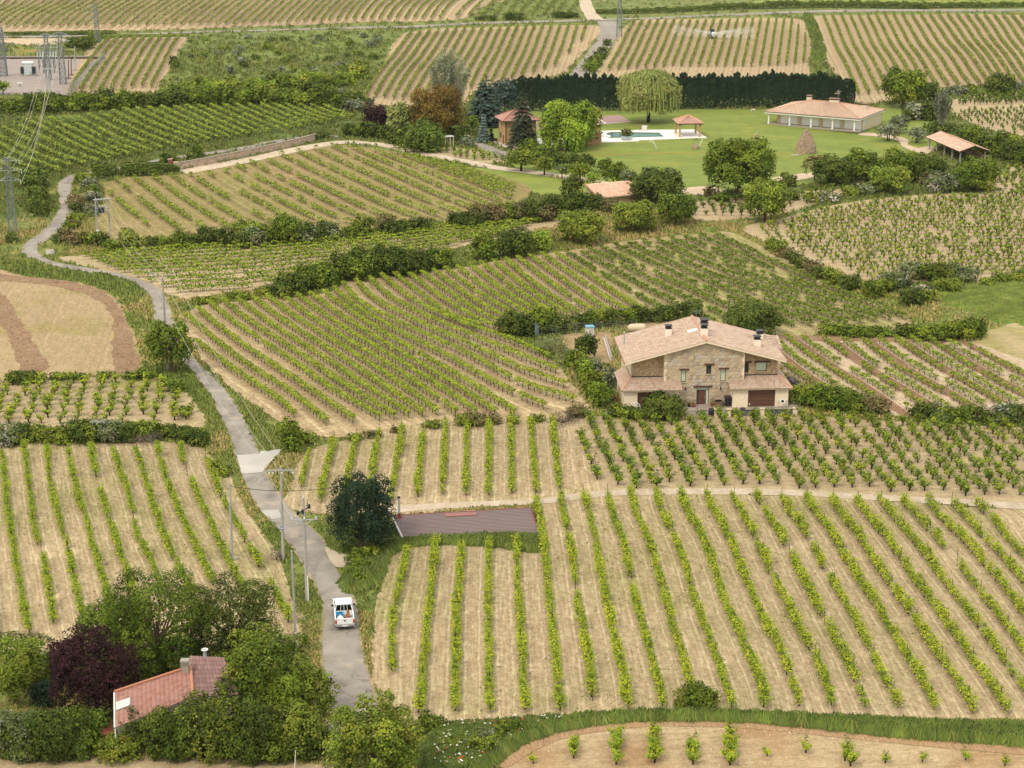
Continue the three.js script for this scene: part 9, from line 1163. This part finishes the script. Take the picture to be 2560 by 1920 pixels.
  { const c = thing('rope_coil', 'loose coil of dark rope on the truck bed floor', 'rope', w(0.02, 0.68, -0.85), turn); part('coil', merge([0, 1, 2].map((k) => new THREE.TorusGeometry(0.16 - 0.015 * k, 0.025, 6, 18).rotateX(Math.PI / 2 + 0.08 * k).translate(0.02 * k, 0.03 + 0.045 * k, 0))), std(0x5e4a44, 0.9), c); part('end', rod(V(0.15, 0.03, 0), V(0.34, 0.03, 0.16), 0.022, 0.02, 5), std(0x5e4a44, 0.9), c); }
  // the dog: sitting, seen from behind, head turned a little
  const bones = [[0, 0.30, 0.02, 0.15, 0.02, 0.42, -0.16, 0.125], [0.02, 0.42, -0.16, 0.125, 0.03, 0.56, -0.25, 0.105], [0.03, 0.56, -0.25, 0.085, 0.04, 0.70, -0.24, 0.07], [0.04, 0.72, -0.24, 0.085, 0.03, 0.70, -0.33, 0.06], [0.03, 0.69, -0.33, 0.05, 0.025, 0.675, -0.43, 0.036], [-0.1, 0.2, 0.0, 0.1, -0.13, 0.1, -0.14, 0.06], [0.11, 0.2, 0.0, 0.1, 0.14, 0.1, -0.14, 0.06], [-0.13, 0.1, -0.14, 0.05, -0.13, 0.04, 0.02, 0.035], [0.14, 0.1, -0.14, 0.05, 0.14, 0.04, 0.02, 0.035], [-0.13, 0.035, 0.02, 0.035, -0.13, 0.03, -0.12, 0.032], [0.14, 0.035, 0.02, 0.035, 0.14, 0.03, -0.12, 0.032], [-0.07, 0.42, -0.24, 0.06, -0.08, 0.2, -0.27, 0.042], [-0.08, 0.2, -0.27, 0.04, -0.08, 0.03, -0.26, 0.034], [0.1, 0.42, -0.24, 0.06, 0.1, 0.2, -0.27, 0.042], [0.1, 0.2, -0.27, 0.04, 0.1, 0.03, -0.26, 0.034], [-0.08, 0.03, -0.26, 0.034, -0.08, 0.025, -0.32, 0.03], [0.1, 0.03, -0.26, 0.034, 0.1, 0.025, -0.32, 0.03], [0, 0.12, 0.12, 0.04, 0.12, 0.05, 0.26, 0.026], [0.12, 0.05, 0.26, 0.026, 0.26, 0.05, 0.26, 0.018], [-0.025, 0.78, -0.2, 0.035, -0.06, 0.7, -0.19, 0.022], [0.1, 0.78, -0.2, 0.035, 0.135, 0.7, -0.19, 0.022]];
  const N = 56, mc = new MarchingCubes(N, new THREE.MeshStandardMaterial(), false, false, 60000), S = 0.5; mc.isolation = 0; const F = mc.field;
  for (let z = 0; z < N; z++) for (let y = 0; y < N; y++) for (let x = 0; x < N; x++) { const px = (x / (N / 2) - 1) * S, py = (y / (N / 2) - 1) * S + 0.42, pz = (z / (N / 2) - 1) * S - 0.08; let acc = 0; for (const b of bones) { const dx = b[4] - b[0], dy = b[5] - b[1], dz = b[6] - b[2], q = clamp(((px - b[0]) * dx + (py - b[1]) * dy + (pz - b[2]) * dz) / (dx * dx + dy * dy + dz * dz), 0, 1), d = Math.hypot(px - b[0] - q * dx, py - b[1] - q * dy, pz - b[2] - q * dz) - lerp(b[3], b[7], q); acc += Math.exp(-d * 48); } F[x + y * N + z * N * N] = Math.log(acc + 1e-30) / 48; }
  mc.update(); const cnt = mc.count, g = new THREE.BufferGeometry(), pa = new Float32Array(cnt * 3), na = new Float32Array(cnt * 3); for (let i = 0; i < cnt; i++) { pa[i * 3] = mc.positionArray[i * 3] * S; pa[i * 3 + 1] = mc.positionArray[i * 3 + 1] * S + 0.42; pa[i * 3 + 2] = mc.positionArray[i * 3 + 2] * S - 0.08; for (let k = 0; k < 3; k++) na[i * 3 + k] = mc.normalArray[i * 3 + k]; } g.setAttribute('position', new THREE.BufferAttribute(pa, 3)); g.setAttribute('normal', new THREE.BufferAttribute(na, 3));
  const dog = thing('dog', 'reddish brown dog sitting in the back of the white pickup', 'dog', w(0.36, 0.67, -0.72), turn + 0.25); dog.scale.setScalar(1.05); part('body', g, std(0x8e5326, 0.85), dog); const nose = std(0x221815, 0.4); part('nose', new THREE.SphereGeometry(0.018, 8, 6).translate(0.024, 0.685, -0.465), nose, dog); part('eye', new THREE.SphereGeometry(0.012, 8, 6).translate(-0.012, 0.745, -0.31), nose, dog); part('eye', new THREE.SphereGeometry(0.012, 8, 6).translate(0.078, 0.745, -0.31), nose, dog); part('collar', new THREE.TorusGeometry(0.088, 0.012, 6, 18).rotateX(Math.PI / 2 + 0.2).translate(0.032, 0.6, -0.247), std(0x4b2a22, 0.7), dog);
}
// ---------- tractor spraying ----------
{
  const P = G(1783.6, 97), t = thing('sprayer_tractor', 'narrow blue tractor pulling a pale sprayer between vine rows', 'tractor', P, 0.12); t.scale.setScalar(1.25); const blue = std(0x35507f, 0.45), pale = std(0xc9ccd0, 0.5);
  part('bonnet', box(0.8, 0.6, 1.5, 0, 1.1, -2.9), blue, t); part('chassis', box(0.6, 0.35, 3.2, 0, 0.65, -2.4), M.black, t); const cab = part('cab', merge([box(0.06, 1.3, 0.06, -0.5, 1.7, -1.2), box(0.06, 1.3, 0.06, 0.5, 1.7, -1.2), box(0.06, 1.3, 0.06, -0.5, 1.7, -2.15), box(0.06, 1.3, 0.06, 0.5, 1.7, -2.15), box(1.0, 0.5, 0.95, 0, 1.0, -1.7)]), blue, t); part('roof', box(1.2, 0.12, 1.2, 0, 2.42, -1.68), std(0x2b3550, 0.5), cab); part('window', box(0.94, 1.0, 0.02, 0, 1.8, -1.18), M.glass, cab); part('window', box(0.94, 1.0, 0.02, 0, 1.8, -2.17), M.glass, cab);
  for (const [x, z, r] of [[-0.65, -1.5, 0.62], [0.65, -1.5, 0.62], [-0.6, -3.2, 0.42], [0.6, -3.2, 0.42], [-0.6, 0.4, 0.4], [0.6, 0.4, 0.4]]) { const w = part('wheel', new THREE.TorusGeometry(r * 0.72, r * 0.28, 8, 18).rotateY(Math.PI / 2).translate(x, r, z), M.black, t); part('rim', cyl(r * 0.55, r * 0.55, 0.2, 12, 0, -0.1, 0).rotateZ(Math.PI / 2).translate(x, r, z), pale, w); }
  part('tank', new THREE.CapsuleGeometry(0.62, 0.9, 5, 14).rotateX(Math.PI / 2).translate(0, 1.25, 0.15), pale, t); part('fan', new THREE.TorusGeometry(0.55, 0.14, 8, 20).translate(0, 1.2, 1.0), std(0xd8d8d6, 0.5), t); part('fan_hub', cyl(0.18, 0.18, 0.2, 12, 0, -0.1, 0).rotateX(Math.PI / 2).translate(0, 1.2, 1.0), M.black, t); part('drawbar', box(0.12, 0.12, 1.2, 0, 0.6, -0.7), M.black, t);
  const R = rng(141), n = 2600, m = new THREE.InstancedMesh(new THREE.IcosahedronGeometry(0.08, 0), new THREE.MeshStandardMaterial({ color: 0xf2f2f0, roughness: 0.9, transparent: true, opacity: 0.35, depthWrite: false }), n), q = new THREE.Object3D(); for (let i = 0; i < n; i++) { const s = R() < 0.42 ? -1 : 1, d = 1 + 13 * Math.pow(R(), 1.3), x = P.x + s * d, z = P.z - 1 + (R() - 0.5) * (2 + d * 0.4); q.position.set(x, hgt(x, z) + 0.3 + (1.8 + 0.16 * d) * R(), z); const k = 0.6 + 0.8 * R(); q.scale.set(k, k, k); q.updateMatrix(); m.setMatrixAt(i, q.matrix); } m.name = 'spray_mist'; m.userData = { kind: 'stuff', label: 'white spray mist drifting either side of the tractor', category: 'mist' }; scene.add(m);
}
const renderer = new THREE.WebGLRenderer({ antialias: true });
renderer.toneMapping = THREE.LinearToneMapping; renderer.toneMappingExposure = EXPOSURE;
renderer.shadowMap.enabled = true; renderer.setSize(1024, 768);
renderer.render(scene, camera);
